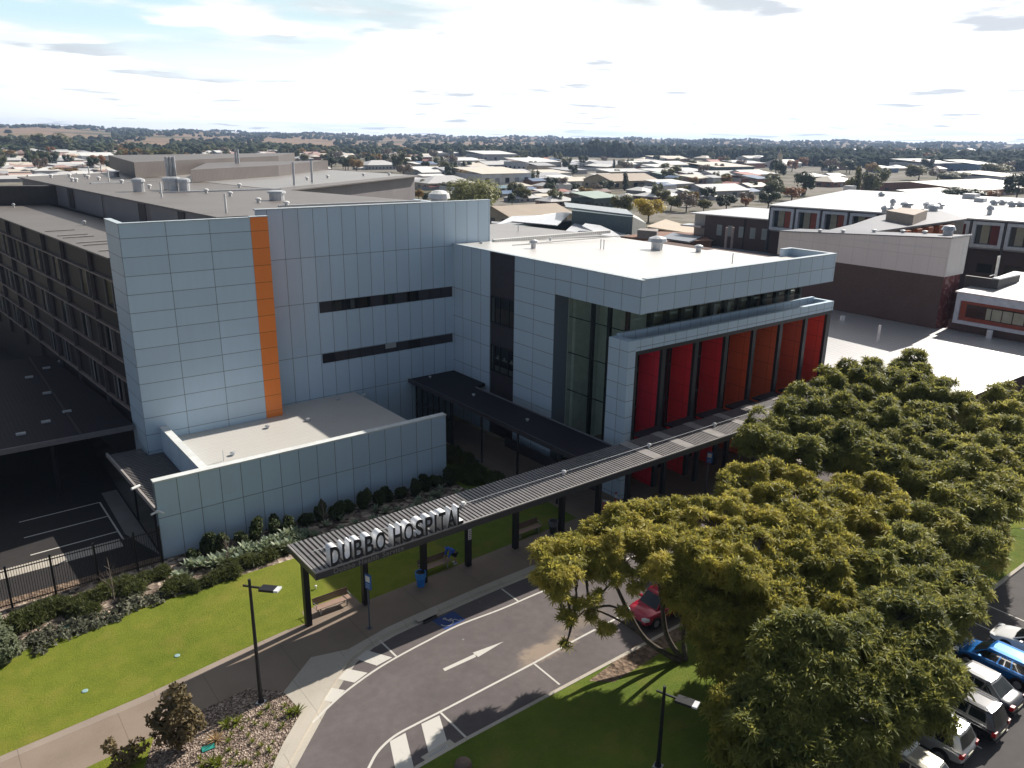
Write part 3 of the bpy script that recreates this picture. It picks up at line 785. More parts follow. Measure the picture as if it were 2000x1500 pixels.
# pale sheets on the back half of the roof
b = MB(); b.prism([(30, 150), (64.5, 172), (72.6, 123.5), (38.0, 97.2), (37.0, 99.5)], 20.662, 20.70); b.build('pale_roof_panel', M_ROOFM, H)
b = MB()
for p, q in (((28.5, 72), (43.5, 71.6)), ((24.0, 95.0), (38.2, 95.5)), ((21.0, 116), (46, 126))):
    o = offset([p, q], 0.35); b.prism([p, q, o[1], o[0]], 20.664, 20.80)
b.build('roof_walkway', M_STEEL, ur)
b = MB(); b.prism([at(265, 345, 21.0)[:2], at(545, 324, 21.0)[:2], (80, 190), (34, 168)], 20.71, 23.0); b.build('plant_room', M_BROWNW, H)
b = MB(); b.prism([at(375, 357, 20.7)[:2], at(545, 344, 20.7)[:2], (70, 150), (44, 142)], 20.71, 22.4); b.build('plant_room', M_BROWNW, H)
# corrugated wall of the back wing facing the camera is part of the upper storey; its dark bands
b = MB()
x0, y0, _ = at(0, 402, 18.04); x1, y1, _ = at(122, 402, 18.04)
b.prism([(x0-14, y0+6), (x1, y1+2), (x1+0.3, y1+3.5), (x0-14, y0+7.5)], 18.05, 20.4); b.build('parapet_wall', plain('dark_parapet', (0.075, 0.070, 0.068), 0.6), H)
# doors and louvres on the plant storey side wall
for px0, px1, h in ((205, 215, 2.0), (322, 345, 2.0), (150, 152, 2.4), (234, 236, 2.4)):
    pass
def roofvent(px, py, r, h, name='exhaust_fan', mat=None, z=20.66):
    x, y, _ = at(px, py, z); return vent(x, y, z, r, h, ur, mat, name)
for px, py in ((100,347),(136,346),(141,354),(149,355),(166,345),(172,349),(193,352),(238,358),(292,368),(320,345),(403,377),(450,383),(560,403),(505,396),(468,366),(445,324),(470,323),(600,352),(640,348),(710,344),(760,343)):
    roofvent(px, py, 0.30, 0.5, 'roof_vent', M_WHITEM)
def drum(px, py, r, h, name='exhaust_fan'):
    x, y, _ = at(px, py, 20.66); v = MB()
    v.lathe(x, y, [(r, 20.66), (r, 20.66+h*0.7), (r*1.25, 20.66+h*0.72), (r*1.2, 20.66+h*0.9), (r*0.6, 20.66+h)], 14)
    return v.build(name, [M_STEEL], ur)
for px, py, r, h in ((272, 374, 0.62, 1.5), (343, 373, 0.65, 1.6), (361, 374, 0.6, 1.5), (331, 371, 0.6, 1.5), (541, 391, 0.75, 1.0), (223, 345, 0.75, 0.9), (355, 331, 0.9, 1.6)):
    drum(px, py, r, h)
b = MB(); x, y, _ = at(334, 352, 20.66)
for dx, dy in ((-0.9, -0.6), (0.1, -0.6), (1.1, -0.6), (-0.4, 0.5), (0.7, 0.5)): b.cyl(x+dx*0.5, y+dy*0.5, 20.66, 23.9, 0.22)
b.build('flue_stack', M_STEEL, ur)
for px, py, h in ((575, 362, 3.0), (610, 357, 3.0), (463, 340, 4.0), (468, 340, 4.0)):
    x, y, _ = at(px, py, 20.66); b = MB(); b.cyl(x, y, 20.66, 20.66+h, 0.16); b.build('flue_pipe', M_STEEL, ur)
for px, py in ((316, 385), (442, 415), (213, 355), (265, 340), (175, 345), (198, 337)):
    x, y, _ = at(px, py, 20.66); b = MB(); b.cyl(x, y, 20.66, 22.2, 0.09); b.build('roof_post', M_WHITEM, ur)
b = MB(); x, y, _ = at(873, 398, 20.66); b.lathe(46.9-4.4, 66.5, [(0.8, 20.67), (0.8, 21.3), (1.1, 21.35), (1.0, 21.8), (0.4, 22.1)], 14); b.build('exhaust_fan', M_WHITEM, ur)
for px, py, r, h in ((1283, 487, 0.95, 1.3), (1042, 490, 0.42, 0.8), (1364, 490, 0.45, 0.7)):
    x, y, _ = at(px, py, 17.0); vent(x, y, zf(x), r, h, roofw, M_STEEL, 'exhaust_fan')
for px, py in ((1012, 452), (1173, 488), (1179, 489), (1430, 515)):
    x, y, _ = at(px, py, 17.0); b = MB(); b.cyl(x, y, zf(x), zf(x)+0.9, 0.05); b.build('roof_post', M_STEEL, roofw)
for px, py in ((940, 478), (1075, 470)):
    x, y, _ = at(px, py, 17.2); vent(x, y, 17.2, 0.2, 0.3, roofw, M_STEEL)

# --- dark porte-cochere roof on the left and the little ribbed awning beside the tower
pr = [at(-60, 893, 5.0)[:2], at(255, 838, 5.0)[:2], at(258, 834, 5.0)[:2], at(155, 688, 5.0)[:2], at(-60, 715, 5.0)[:2]]
pr = [(-6, 64.2), (12.2, 64.2), (12.1, 66.5), (12.0, 70.0), (10.2, 91.0), (-6, 91.5)]
PRT = thing('vehicle_shelter', 'wide dark flat roof over the service yard beside the tall panelled tower', 'shelter', (3, 75, 0))
b = MB(); b.prism(pr, 4.75, 5.0); pro = b.build('roof', M_ROOFD, PRT)
b = MB(); b.box(-6.1, 64.08, 4.62, 12.2, 64.198, 5.03); b.build('fascia', plain('shelter_fascia', (0.16, 0.15, 0.16), 0.4), PRT)
b = MB(); b.box(8.4, 64.3, 5.002, 8.6, 91, 5.05); b.build('roof_gutter', M_BLACK, PRT)
for px, py in ((57, 738), (91, 720), (121, 706), (92, 769), (131, 805), (90, 825), (41, 849)):
    x, y, _ = at(px, py, 5.0); b = MB(); b.box(x-0.32, y-0.12, 5.0, x+0.32, y+0.12, 5.16); b.build('skylight', plain('skylight_plastic', (0.5, 0.5, 0.5), 0.4), pro)
for x, y in ((0, 65.5), (6.6, 65.5), (0, 78), (8.2, 78)):
    b = MB(); b.cyl(x, y, 0, 4.75, 0.16, n=10); b.build('post', M_BLACK, PRT)
AW = thing('door_awning', 'small ribbed dark awning between the tower foot and the low panelled wall', 'awning', (11, 56, 0))
b = MB(); b.prism([(9.8, 63.1), (12.3, 61.5), (12.3, 60.9), (13.38, 60.9), (13.38, 51.12), (10.28, 51.12)], 3.3, 3.5); b.build('roof', M_ROOFD, AW)
b = MB()
for i in range(38):
    y = 51.3+0.3*i; x0 = 10.28-0.48*(y-51.12)/12
    b.box(x0+0.15, y, 3.502, 13.3 if y < 60.8 else 12.2, y+0.12, 3.56)
b.build('roof_rib', plain('awning_rib', (0.16, 0.15, 0.15), 0.5), AW)
b = MB(); o = [(9.78, 63.1), (10.26, 51.1)]; q = offset(o, 0.14); b.prism([o[0], o[1], q[1], q[0]], 3.24, 3.56); b.build('fascia', plain('awning_fascia', (0.36, 0.33, 0.31), 0.4), AW)
for y in (52, 57.5): 
    b = MB(); b.cyl(10.4, y, 0, 3.3, 0.07); b.build('post', M_BLACK, AW)
# --- covered link from the main doors to the street canopy
LK = thing('covered_walkway', 'dark roofed covered link running from the long wall to the street canopy', 'walkway', (38.5, 51, 0))
b = MB(); b.prism([(36.7, 63.18), (41.84, 63.18), (41.84, 57.8), (40.3, 57.2), (40.3, 39.0), (36.7, 39.0)], 4.5, 4.75); lk = b.build('roof', M_ROOFD, LK)
b = MB(); b.box(36.58, 38.98, 4.42, 36.698, 63.17, 4.80); b.build('fascia', M_DARK, LK)
b = MB(); b.box(40.302, 39, 4.6, 40.38, 57.2, 4.86); b.build('gutter', plain('grey_gutter', (0.20, 0.20, 0.22), 0.4), LK)
for px, py in ((840, 738), (925, 773), (1030, 822)):
    x, y, _ = at(px, py, 4.75); vent(x, y, 4.75, 0.16, 0.22, lk)
b = MB()
for i in range(7): b.box(37.0, 56.4+1.0*i, 0, 37.1, 56.52+1.0*i, 4.5)
b.box(37.0, 56.4, 2.6, 37.1, 62.5, 2.7); b.build('door_frame', M_BLACK, LK)
b = MB(); b.box(37.03, 56.5, 0.05, 37.06, 62.5, 4.45); b.build('pane', M_GLASS, LK)
for y in (41.5, 46.5, 51.5, 56):
    b = MB(); b.cyl(36.95, y, 0, 4.5, 0.09); b.build('post', M_BLACK, LK)
b = MB(); b.box(40.9, 41.5, 0.0, 41.1, 53.4, 0.9); b.build('planter_wall', M_DARK, LK)
# ================================================================ street canopy with the hospital name
M_DECK = plain('rib_shade_deck', (0.045, 0.043, 0.046), 0.5)  # dark deck: the shadows between the ribs are put into its colour
M_RIB = plain('canopy_rib', (0.25, 0.24, 0.24), 0.42, 0.35)
M_FASC = plain('canopy_fascia', (0.05, 0.05, 0.054), 0.4)
M_EDGE = plain('canopy_edge', (0.30, 0.285, 0.275), 0.4)
CN = thing('street_canopy', 'long ribbed grey street canopy on dark posts carrying the white DUBBO HOSPITAL letters', 'canopy', (30, 37, 0))
CX0, CX1, CY0, CY1, CZ = 14.12, 67.0, 34.32, 38.0, 5.34
b = MB(); b.box(CX0+0.02, CY0+0.06, CZ-0.12, CX1, CY1, CZ); b.build('roof', M_DECK, CN)
b = MB(); x = CX0+0.1
while x < CX1-0.2:
    b.box(x, CY0+0.10, CZ+0.002, x+0.15, CY1-0.02, CZ+0.11); x += 0.272
b.build('roof_rib', M_RIB, CN)
b = MB(); b.box(CX0-0.05, CY0, CZ-0.34, CX1, CY0+0.055, CZ+0.04); b.box(CX0-0.05, CY0+0.057, CZ-0.30, CX0+0.015, CY1, CZ+0.03); b.build('fascia', M_FASC, CN)
b = MB(); b.box(CX0-0.05, CY0, CZ+0.042, CX1, CY0+0.10, CZ+0.12); b.box(CX0-0.05, CY0+0.102, CZ+0.034, CX0+0.05, CY1, CZ+0.115); b.build('roof_edge', M_EDGE, CN)
b = MB(); b.box(CX0, CY1+0.003, CZ-0.15, CX1, CY1+0.06, CZ+0.05); b.build('gutter', M_FASC, CN)
b = MB()
for x in (40.2, 43.7, 47.4, 51.1, 54.9, 58.7, 62.6): b.box(x-0.45, CY0+0.12, CZ+0.112, x+0.45, CY1, CZ+0.135)
b.build('roof_flashing', M_EDGE, CN)
b = MB()
for x in (42.35, 46.05, 49.9, 53.75, 57.55, 61.45, 65.3): b.box(x, CY1+0.062, CZ-0.1, x+2.95, 39.08, CZ+0.06)
b.build('link_roof', M_ROOFD, CN)
b = MB(); b.tube([(CX0+0.6, 36.15, CZ+0.32), (CX1-1, 36.15, CZ+0.32)], 0.022, 6)
x = CX0+1.2
while x < CX1-1: b.cyl(x, 36.15, CZ+0.1, CZ+0.34, 0.02, n=6); x += 3.4
b.build('safety_line', M_STEEL, CN)
for px, py in ((640, 1068), (905, 988), (1102, 926), (1266, 872), (1398, 833), (1513, 795)):
    x, y, _ = at(px, py, CZ+0.15); b = MB(); b.lathe(x, 36.2, [(0.10, CZ+0.1), (0.10, CZ+0.28), (0.17, CZ+0.3), (0.12, CZ+0.42)], 10); b.build('roof_vent', M_WHITEM, CN)
POSTX = (14.95, 18.62, 22.73, 26.15, 30.1, 34.3, 37.9, 41.0, 45.0, 49.0, 52.9, 56.8, 60.7, 64.6)
for x in POSTX:
    b = MB(); b.box(x-0.17, 37.78, 0, x+0.17, 38.12, CZ-0.122); b.box(x-0.10, CY0+0.3, CZ-0.32, x+0.10, 37.778, CZ-0.122); b.build('post', M_BLACK, CN)

def text_mesh(name, body, size, depth, mats, space=1.0, off=0.008):
    cu = bpy.data.curves.new('lettering', 'FONT'); cu.body = body; cu.size = size; cu.extrude = depth/2; cu.space_character = space
    cu.offset = off*size
    o = bpy.data.objects.new('lettering', cu); COL.objects.link(o)
    dg = bpy.context.evaluated_depsgraph_get(); dg.update()
    me = bpy.data.meshes.new_from_object(o.evaluated_get(dg)); me.name = name
    bpy.data.objects.remove(o); bpy.data.curves.remove(cu)
    me.materials.clear()
    for m in mats: me.materials.append(m)
    if len(mats) > 1:
        for p in me.polygons: p.material_index = 0 if p.normal.z > 0.9 else 1
    return me
M_LETF = plain('letter_face_shade', (0.022, 0.024, 0.03), 0.35)  # near-black fronts: the shade on the faces is put into the colour
M_LETS = plain('letter_return', (0.84, 0.85, 0.86), 0.4, var=0.03)
xa = at(644, 1106, CZ+0.12)[0]; xb = at(906, 1020, CZ+0.12)[0]
word = 'DUBBO HOSPITAL'
adv = {'D': 1.0, 'U': 0.98, 'B': 0.95, 'O': 1.08, ' ': 0.50, 'H': 1.0, 'S': 0.92, 'P': 0.90, 'I': 0.42, 'T': 0.86, 'A': 1.0, 'L': 0.78}
tot = sum(adv[c] for c in word); u = (xb-xa)/tot; cx = xa
ext = {}
for c in word:
    if c != ' ':
        me = text_mesh('letter', c, 1.62, 0.56, [M_LETF, M_LETS], 1.0, 0.022)
        xs = [v.co.x for v in me.vertices]; ys = [v.co.y for v in me.vertices]
        wl = max(xs)-min(xs); want = u*adv[c]*(0.80 if c != 'I' else 0.5)
        sx = want/wl; hl = max(ys)-min(ys); sy = 1.12/hl
        for v in me.vertices: v.co.x = (v.co.x-min(xs))*sx; v.co.y = (v.co.y-min(ys))*sy
        o = bpy.data.objects.new('letter', me); COL.objects.link(o); o.parent = CN
        o.rotation_euler = (R(90), 0, 0); o.location = Vector((cx, CY0+0.30, CZ+0.14)) - CN.location
    cx += u*adv[c]
m_sub = plain('sub_letter_grey', (0.20, 0.19, 0.185), 0.5)
for k_, wd_ in ((0.1, 'Dubbo'), (1.55, 'Health'), (3.0, 'Service')):
    me = text_mesh('sub_lettering', wd_, 0.42, 0.02, [m_sub], 1.1)
    o = bpy.data.objects.new('sub_lettering', me); COL.objects.link(o); o.parent = CN
    o.rotation_euler = (R(90), 0, 0); o.location = Vector((xa+k_, CY0-0.012, CZ-0.27)) - CN.location

# notice on a post
NT_ = thing('notice_board', 'small white notice fixed to a dark canopy post near the bending person', 'notice', (26.15, 37.76, 2.0))
b = MB(); b.box(26.03, 37.735, 2.0, 26.27, 37.775, 2.75); b.build('panel', M_WHITEM, NT_)
b = MB()
for k in range(5): b.box(26.06, 37.728, 2.08+0.13*k, 26.24, 37.734, 2.14+0.13*k)
b.build('print', plain('notice_print', (0.20, 0.10, 0.12), 0.6), NT_)

# ================================================================ benches
M_SLAT = plain('bench_slat', (0.36, 0.245, 0.19), 0.55); M_SLATD = plain('bench_back_slat', (0.15, 0.085, 0.065), 0.55)
M_LEGM = plain('bench_leg_metal', (0.38, 0.38, 0.38), 0.35, 0.6)
def make_bench(label):
    r = thing('park_bench', label, 'bench', (0, 0, 0), 0, 'benches under the canopy')
    b = MB()
    for k in range(4): b.box(-1.12, -0.28+0.13*k, 0.42, 1.12, -0.16+0.13*k, 0.46)
    b.build('seat', M_SLAT, r, local=True)
    b = MB()
    for k in range(3):
        z = 0.52+0.13*k; y = 0.26+0.035*k
        b.obox((0, y, z+0.055), (1.12, 0, 0), (0, 0.018, -0.004), (0, 0.014, 0.055))
    b.build('backrest', M_SLATD, r, local=True)
    for sx in (-0.85, 0.85):
        b = MB(); b.box(sx-0.04, -0.24, 0, sx+0.04, -0.17, 0.418); b.box(sx-0.04, 0.16, 0, sx+0.04, 0.23, 0.418); b.box(sx-0.04, -0.24, 0.36, sx+0.04, 0.23, 0.416)
        b.obox((sx, 0.31, 0.65), (0.03, 0, 0), (0, 0.02, -0.006), (0, 0.08, 0.24)); b.build('leg', M_LEGM, r, local=True)
    for sx in (-1.09, 1.09):
        b = MB(); b.tube([(sx, -0.22, 0.46), (sx, -0.22, 0.66), (sx, 0.24, 0.68)], 0.025, 6); b.build('armrest', M_LEGM, r, local=True)
    return r
bn = make_bench('sunlit brown slatted bench at the open end of the canopy'); bn.location = (16.8, 38.66, 0.004)
dup(bn, (24.05, 38.75, 0.002), 0, 'shaded brown slatted bench that the person in blue leans over')
dup(bn, (32.0, 38.95, 0.002), 0, 'shaded brown slatted bench beside the dark rubbish bin')

# ================================================================ bins
def make_bin(label, loc, body, liner):
    r = thing('rubbish_bin', label, 'bin', loc)
    b = MB(); b.lathe(0, 0, [(0.24, 0.0), (0.25, 0.05), (0.31, 0.80), (0.33, 0.86)], 16); b.build('body', body, r, local=True, smooth=False)
    b = MB()
    prof = [(0.335, 0.86), (0.36, 0.90), (0.36, 0.98), (0.31, 0.985), (0.30, 0.90)]
    b.lathe(0, 0, prof, 16); b.build('rim', liner, r, local=True)
    b = MB(); b.lathe(0, 0, [(0.325, 0.60), (0.350, 0.66), (0.345, 0.74), (0.362, 0.80), (0.350, 0.855)], 11); b.build('bag', liner, r, local=True)
    b = MB(); b.cyl(0, 0, 0.9, 0.91, 0.30); b.build('opening', M_BLACK, r, local=True)
    return r
x, y, _ = at(822, 1144, 0)
make_bin('bright blue rubbish bin with blue bag standing by a canopy post', (x, y, 0.003), plain('blue_bin_plastic', (0.030, 0.19, 0.55), 0.4), plain('blue_bin_liner', (0.06, 0.26, 0.62), 0.35))
x, y, _ = at(1080, 1041, 0)
make_bin('dark bin with a grey plastic liner in the canopy shade', (x, y, 0.003), plain('dark_bin_plastic', (0.025, 0.03, 0.028), 0.5), plain('grey_bin_liner', (0.13, 0.13, 0.15), 0.35))

# ================================================================ street signs, bollards, board
M_SIGNB = plain('blue_sign_face', (0.035, 0.13, 0.42), 0.4); M_POLE = plain('sign_pole_metal', (0.10, 0.115, 0.15), 0.45, 0.3)
def make_sign(label, loc):
    r = thing('street_sign', label, 'sign', loc, R(15))
    b = MB(); b.cyl(0, 0, 0, 3.55, 0.045, n=8); b.box(-0.13, -0.13, 0, 0.13, 0.13, 0.025); b.build('pole', M_POLE, r, local=True)
    b = MB(); b.box(-0.05, -0.30, 2.62, 0.02, 0.16, 3.55); b.build('panel', M_SIGNB, r, local=True)
    b = MB(); b.box(-0.06, -0.24, 3.08, -0.052, 0.10, 3.44); b.build('symbol', M_WHITEM, r, local=True)
    b = MB()
    for k in range(3): b.box(-0.06, -0.22, 2.70+0.11*k, -0.052, 0.08, 2.74+0.11*k)
    b.build('print', plain('sign_print', (0.35, 0.45, 0.62), 0.5), r, local=True)
    return r
make_sign('blue parking sign on a slim pole at the kerb by the sunlit bench', (*at(722, 1227, 0)[:2], 0))
make_sign('blue parking sign on a slim pole in front of the red fins', (*at(1378, 962, 0)[:2], 0))
def make_bollard(label, loc):
    r = thing('bollard', label, 'bollard', loc, 0, 'red and white bollards at the entrance')
    b = MB(); b.cyl(0, 0, 0, 0.55, 0.065, n=10); b.cyl(0, 0, 0.86, 1.05, 0.065, n=10); b.lathe(0, 0, [(0.11, 0), (0.11, 0.03), (0.06, 0.06)], 10); b.build('post', plain('red_bollard', (0.50, 0.03, 0.025), 0.4), r, local=True)
    b = MB(); b.cyl(0, 0, 0.55, 0.86, 0.068, n=10); b.build('band', M_WHITEM, r, local=True)
    return r
make_bollard('red and white bollard left of the red advertising board', (*at(1163, 1001, 0)[:2], 0.004))
make_bollard('red and white bollard against the grey panelled frame leg', (*at(1202, 985, 0)[:2], 0.004))
r = thing('sandwich_board', 'red advertising board standing between two red and white bollards', 'board', (*at(1183, 1000, 0)[:2], 0.004), R(25))
b = MB(); b.obox((-0.12, 0, 0.52), (0.015, 0, 0.004), (0, 0.30, 0), (0.09, 0, 0.50)); b.obox((0.12, 0, 0.52), (0.015, 0, -0.004), (0, 0.30, 0), (-0.09, 0, 0.50)); b.build('frame', plain('board_frame', (0.45, 0.36, 0.33), 0.5), r, local=True)
b = MB(); b.obox((-0.152, 0, 0.45), (0.004, 0, 0.0007), (0, 0.26, 0), (0.068, 0, 0.38)); b.build('poster', plain('red_poster', (0.45, 0.10, 0.08), 0.5), r, local=True)
b = MB(); b.obox((-0.070, 0, 0.92), (0.004, 0, 0.0007), (0, 0.26, 0), (0.014, 0, 0.075)); b.build('heading', M_WHITEM, r, local=True)
# red vertical lettering on the leg of the frame
RL = thing('wall_sign', 'red vertical lettering on the grey leg of the fin frame', 'sign', (41.38, 39.7, 1.5))
b = MB()
for k, (y0, y1) in enumerate(((39.55, 39.85), (39.6, 39.9), (39.55, 39.85), (39.6, 39.8), (39.55, 39.9), (39.6, 39.85))):
    b.box(41.375, y0, 1.6+0.42*k, 41.396, y1, 1.9+0.42*k)
b.build('lettering', plain('red_lettering', (0.50, 0.02, 0.07), 0.4), RL)

# ================================================================ lamps
M_LAMPG = plain('lamp_glass', (0.70, 0.71, 0.72), 0.25)
def make_lamp(label, loc, h, ang):
    r = thing('street_lamp', label, 'street lamp', loc, ang)
    b = MB(); b.cyl(0, 0, 0, h, 0.105, 0.07, n=8); b.cyl(0, 0, 0, 0.16, 0.17, 0.14, n=10); b.build('pole', M_BLACK, r, local=True)
    b = MB(); b.box(-0.35, -0.04, h-0.42, 0.62, 0.04, h-0.34); b.build('arm', M_BLACK, r, local=True)
    b = MB(); b.obox((0.95, 0, h-0.36), (0.38, 0, 0.02), (0, 0.24, 0), (0, 0, 0.06)); b.build('lamp_head', M_BLACK, r, local=True)
    b = MB(); b.obox((1.42, 0, h-0.335), (0.13, 0, 0.01), (0, 0.22, 0), (0, 0, 0.045)); b.build('lens', M_LAMPG, r, local=True)
    b = MB(); b.box(-0.2, -0.2, 0, 0.2, 0.2, 0.02); b.build('base_plate', M_STEEL, r, local=True)
    return r
p0 = at(487, 1141, 6.6); p1 = at(522, 1146, 6.6); ang = math.atan2(p1[1]-p0[1], p1[0]-p0[0])
make_lamp('tall black street lamp in the mulch bed beside the footpath', (*at(510, 1371, 0)[:2], 0.0), 6.95, ang)
make_lamp('black street lamp in deep tree shade on the lower lawn', (*at(1285, 1496, 0)[:2], 0.0), 4.3, R(-70))
make_lamp('black street lamp rising through the end of the street canopy', (54.9, 34.1, 0), 7.2, R(-40))

# ================================================================ drains, covers, sprinkler, boulder
r = thing('drain_grate', 'steel drain grate in a pale concrete pad at the lawn kerb', 'drain', (*at(860, 1468, -0.1)[:2], -0.1))
pad = [at(*C5(*p), -0.09)[:2] for p in [(705,822),(845,735),(893,772),(762,860)]]
b = MB(); b.prism(pad, -0.125, -0.085); b.build('pad', M_KERB, r)
gp = [at(*C5(*p), -0.08) for p in [(738,815),(828,756),(848,782),(757,836)]]
b = MB(); b.prism([p[:2] for p in gp], -0.09, -0.082); b.build('grate', plain('grate_void', (0.05, 0.05, 0.05), 0.6), r)
b = MB()
for k in range(13):
    t_ = (k+0.5)/13; a = [gp[0][i]+(gp[1][i]-gp[0][i])*t_ for i in (0, 1)]; c = [gp[3][i]+(gp[2][i]-gp[3][i])*t_ for i in (0, 1)]
    o = offset([a, c], 0.02); q = offset([a, c], -0.02); b.prism([o[0], o[1], q[1], q[0]], -0.081, -0.07)
b.build('grate_bar', M_STEEL, r)
r = thing('kerb_inlet', 'stormwater inlet lintel in the kerb next to the blue accessible bay', 'drain', (*at(828, 1208, 0)[:2], 0))
b = MB(); b.prism([at(x, y, 0.02)[:2] for x, y in ((808, 1206), (848, 1188), (858, 1196), (818, 1215))], 0.005, 0.03); b.build('lintel', M_KERB, r)
b = MB(); b.prism([at(x, y, -0.1)[:2] for x, y in ((826, 1213), (852, 1201), (855, 1206), (828, 1219))], -0.118, -0.07); b.build('opening', M_BLACK, r)
M_TEAL = plain('teal_lid', (0.03, 0.30, 0.25), 0.5)
for px, py, lab, sz in ((126, 1227, 'teal irrigation lid among the stones by the far lawn edge', 0.26), (407, 1461, 'teal irrigation lid in the mulch bed beside the shrub', 0.26)):
    x, y, _ = at(px, py, 0); b = MB(); b.prism([(x-sz*1.2, y-sz*0.6), (x+sz, y-sz*0.7), (x+sz*1.2, y+sz*0.6), (x-sz, y+sz*0.7)], 0.0, 0.05)
    tag(b.build('valve_lid', M_TEAL), lab, 'lid')
for px, py, lab in ((346, 1281, 'round pale blue cover in the middle of the sunny lawn'), (166, 1350, 'round pale blue cover low on the left of the lawn')):
    x, y, _ = at(px, py, 0); b = MB(); b.lathe(x, y, [(0.15, 0.0), (0.15, 0.03), (0.11, 0.045)], 12); tag(b.build('lawn_cover', plain('pale_cover', (0.28, 0.42, 0.42), 0.5)), lab, 'cover')
x, y, _ = at(617, 1150, 0); b = MB(); b.cyl(x, y, 0, 0.16, 0.03); b.lathe(x, y, [(0.07, 0.16), (0.08, 0.22), (0.03, 0.25)], 8); tag(b.build('sprinkler', M_WHITEM), 'small white sprinkler head on the lawn behind the bench', 'sprinkler')
x, y, _ = at(905, 1499, 0); b = MB(); b.lathe(x, y, [(0.30, -0.05), (0.42, 0.12), (0.36, 0.30), (0.18, 0.40)], 9); tag(b.build('boulder', plain('boulder_stone', (0.15, 0.105, 0.085), 0.9, var=0.4)), 'brown boulder on the lawn kerb beside the drain grate', 'boulder')
# cameras on the low wall corner
r = thing('security_camera', 'white security camera pair on the near corner of the low panelled wall', 'camera', (10.3, 50.58, 3.5))
b = MB(); b.tube([(10.3, 50.6, 3.5), (9.9, 50.5, 3.42)], 0.07, 8); b.build('housing', M_WHITEM, r)
b = MB(); b.tube([(10.35, 50.6, 3.55), (10.62, 50.2, 3.45)], 0.07, 8); b.build('housing', M_WHITEM, r)
b = MB(); b.box(10.22, 50.45, 3.45, 10.319, 50.598, 3.62); b.build('bracket', M_WHITEM, r)
r = thing('flood_light', 'white flood light on the edge of the small ribbed awning', 'light', (10.05, 55, 3.5))
b = MB(); b.tube([(9.7, 54.6, 3.75), (10.3, 54.9, 3.75)], 0.10, 8); b.build('housing', M_WHITEM, r)
b = MB(); b.cyl(10.05, 54.8, 3.56, 3.75, 0.03); b.build('bracket', M_STEEL, r)

# ================================================================ fence of the service yard
FN = thing('steel_fence', 'black picket steel fence between the service yard and the planting bed', 'fence', (0, 50, 0))
b = MB()
x = -10.0
while x < 10.2: b.box(x-0.013, 49.99, 0.12, x+0.013, 50.02, 2.62); x += 0.135
b.build('picket', M_BLACK, FN)
b = MB(); b.box(-10, 49.975, 0.22, 10.2, 50.035, 0.27); b.box(-10, 49.975, 2.42, 10.2, 50.035, 2.47); b.build('rail', M_BLACK, FN)
for x in (-8.6, -6.2, -3.8, -1.4, 1.62, 3.92, 6.3, 8.6, 10.1):
    b = MB(); b.box(x-0.06, 49.93, 0, x+0.06, 50.07, 2.78); b.build('post', M_BLACK, FN)

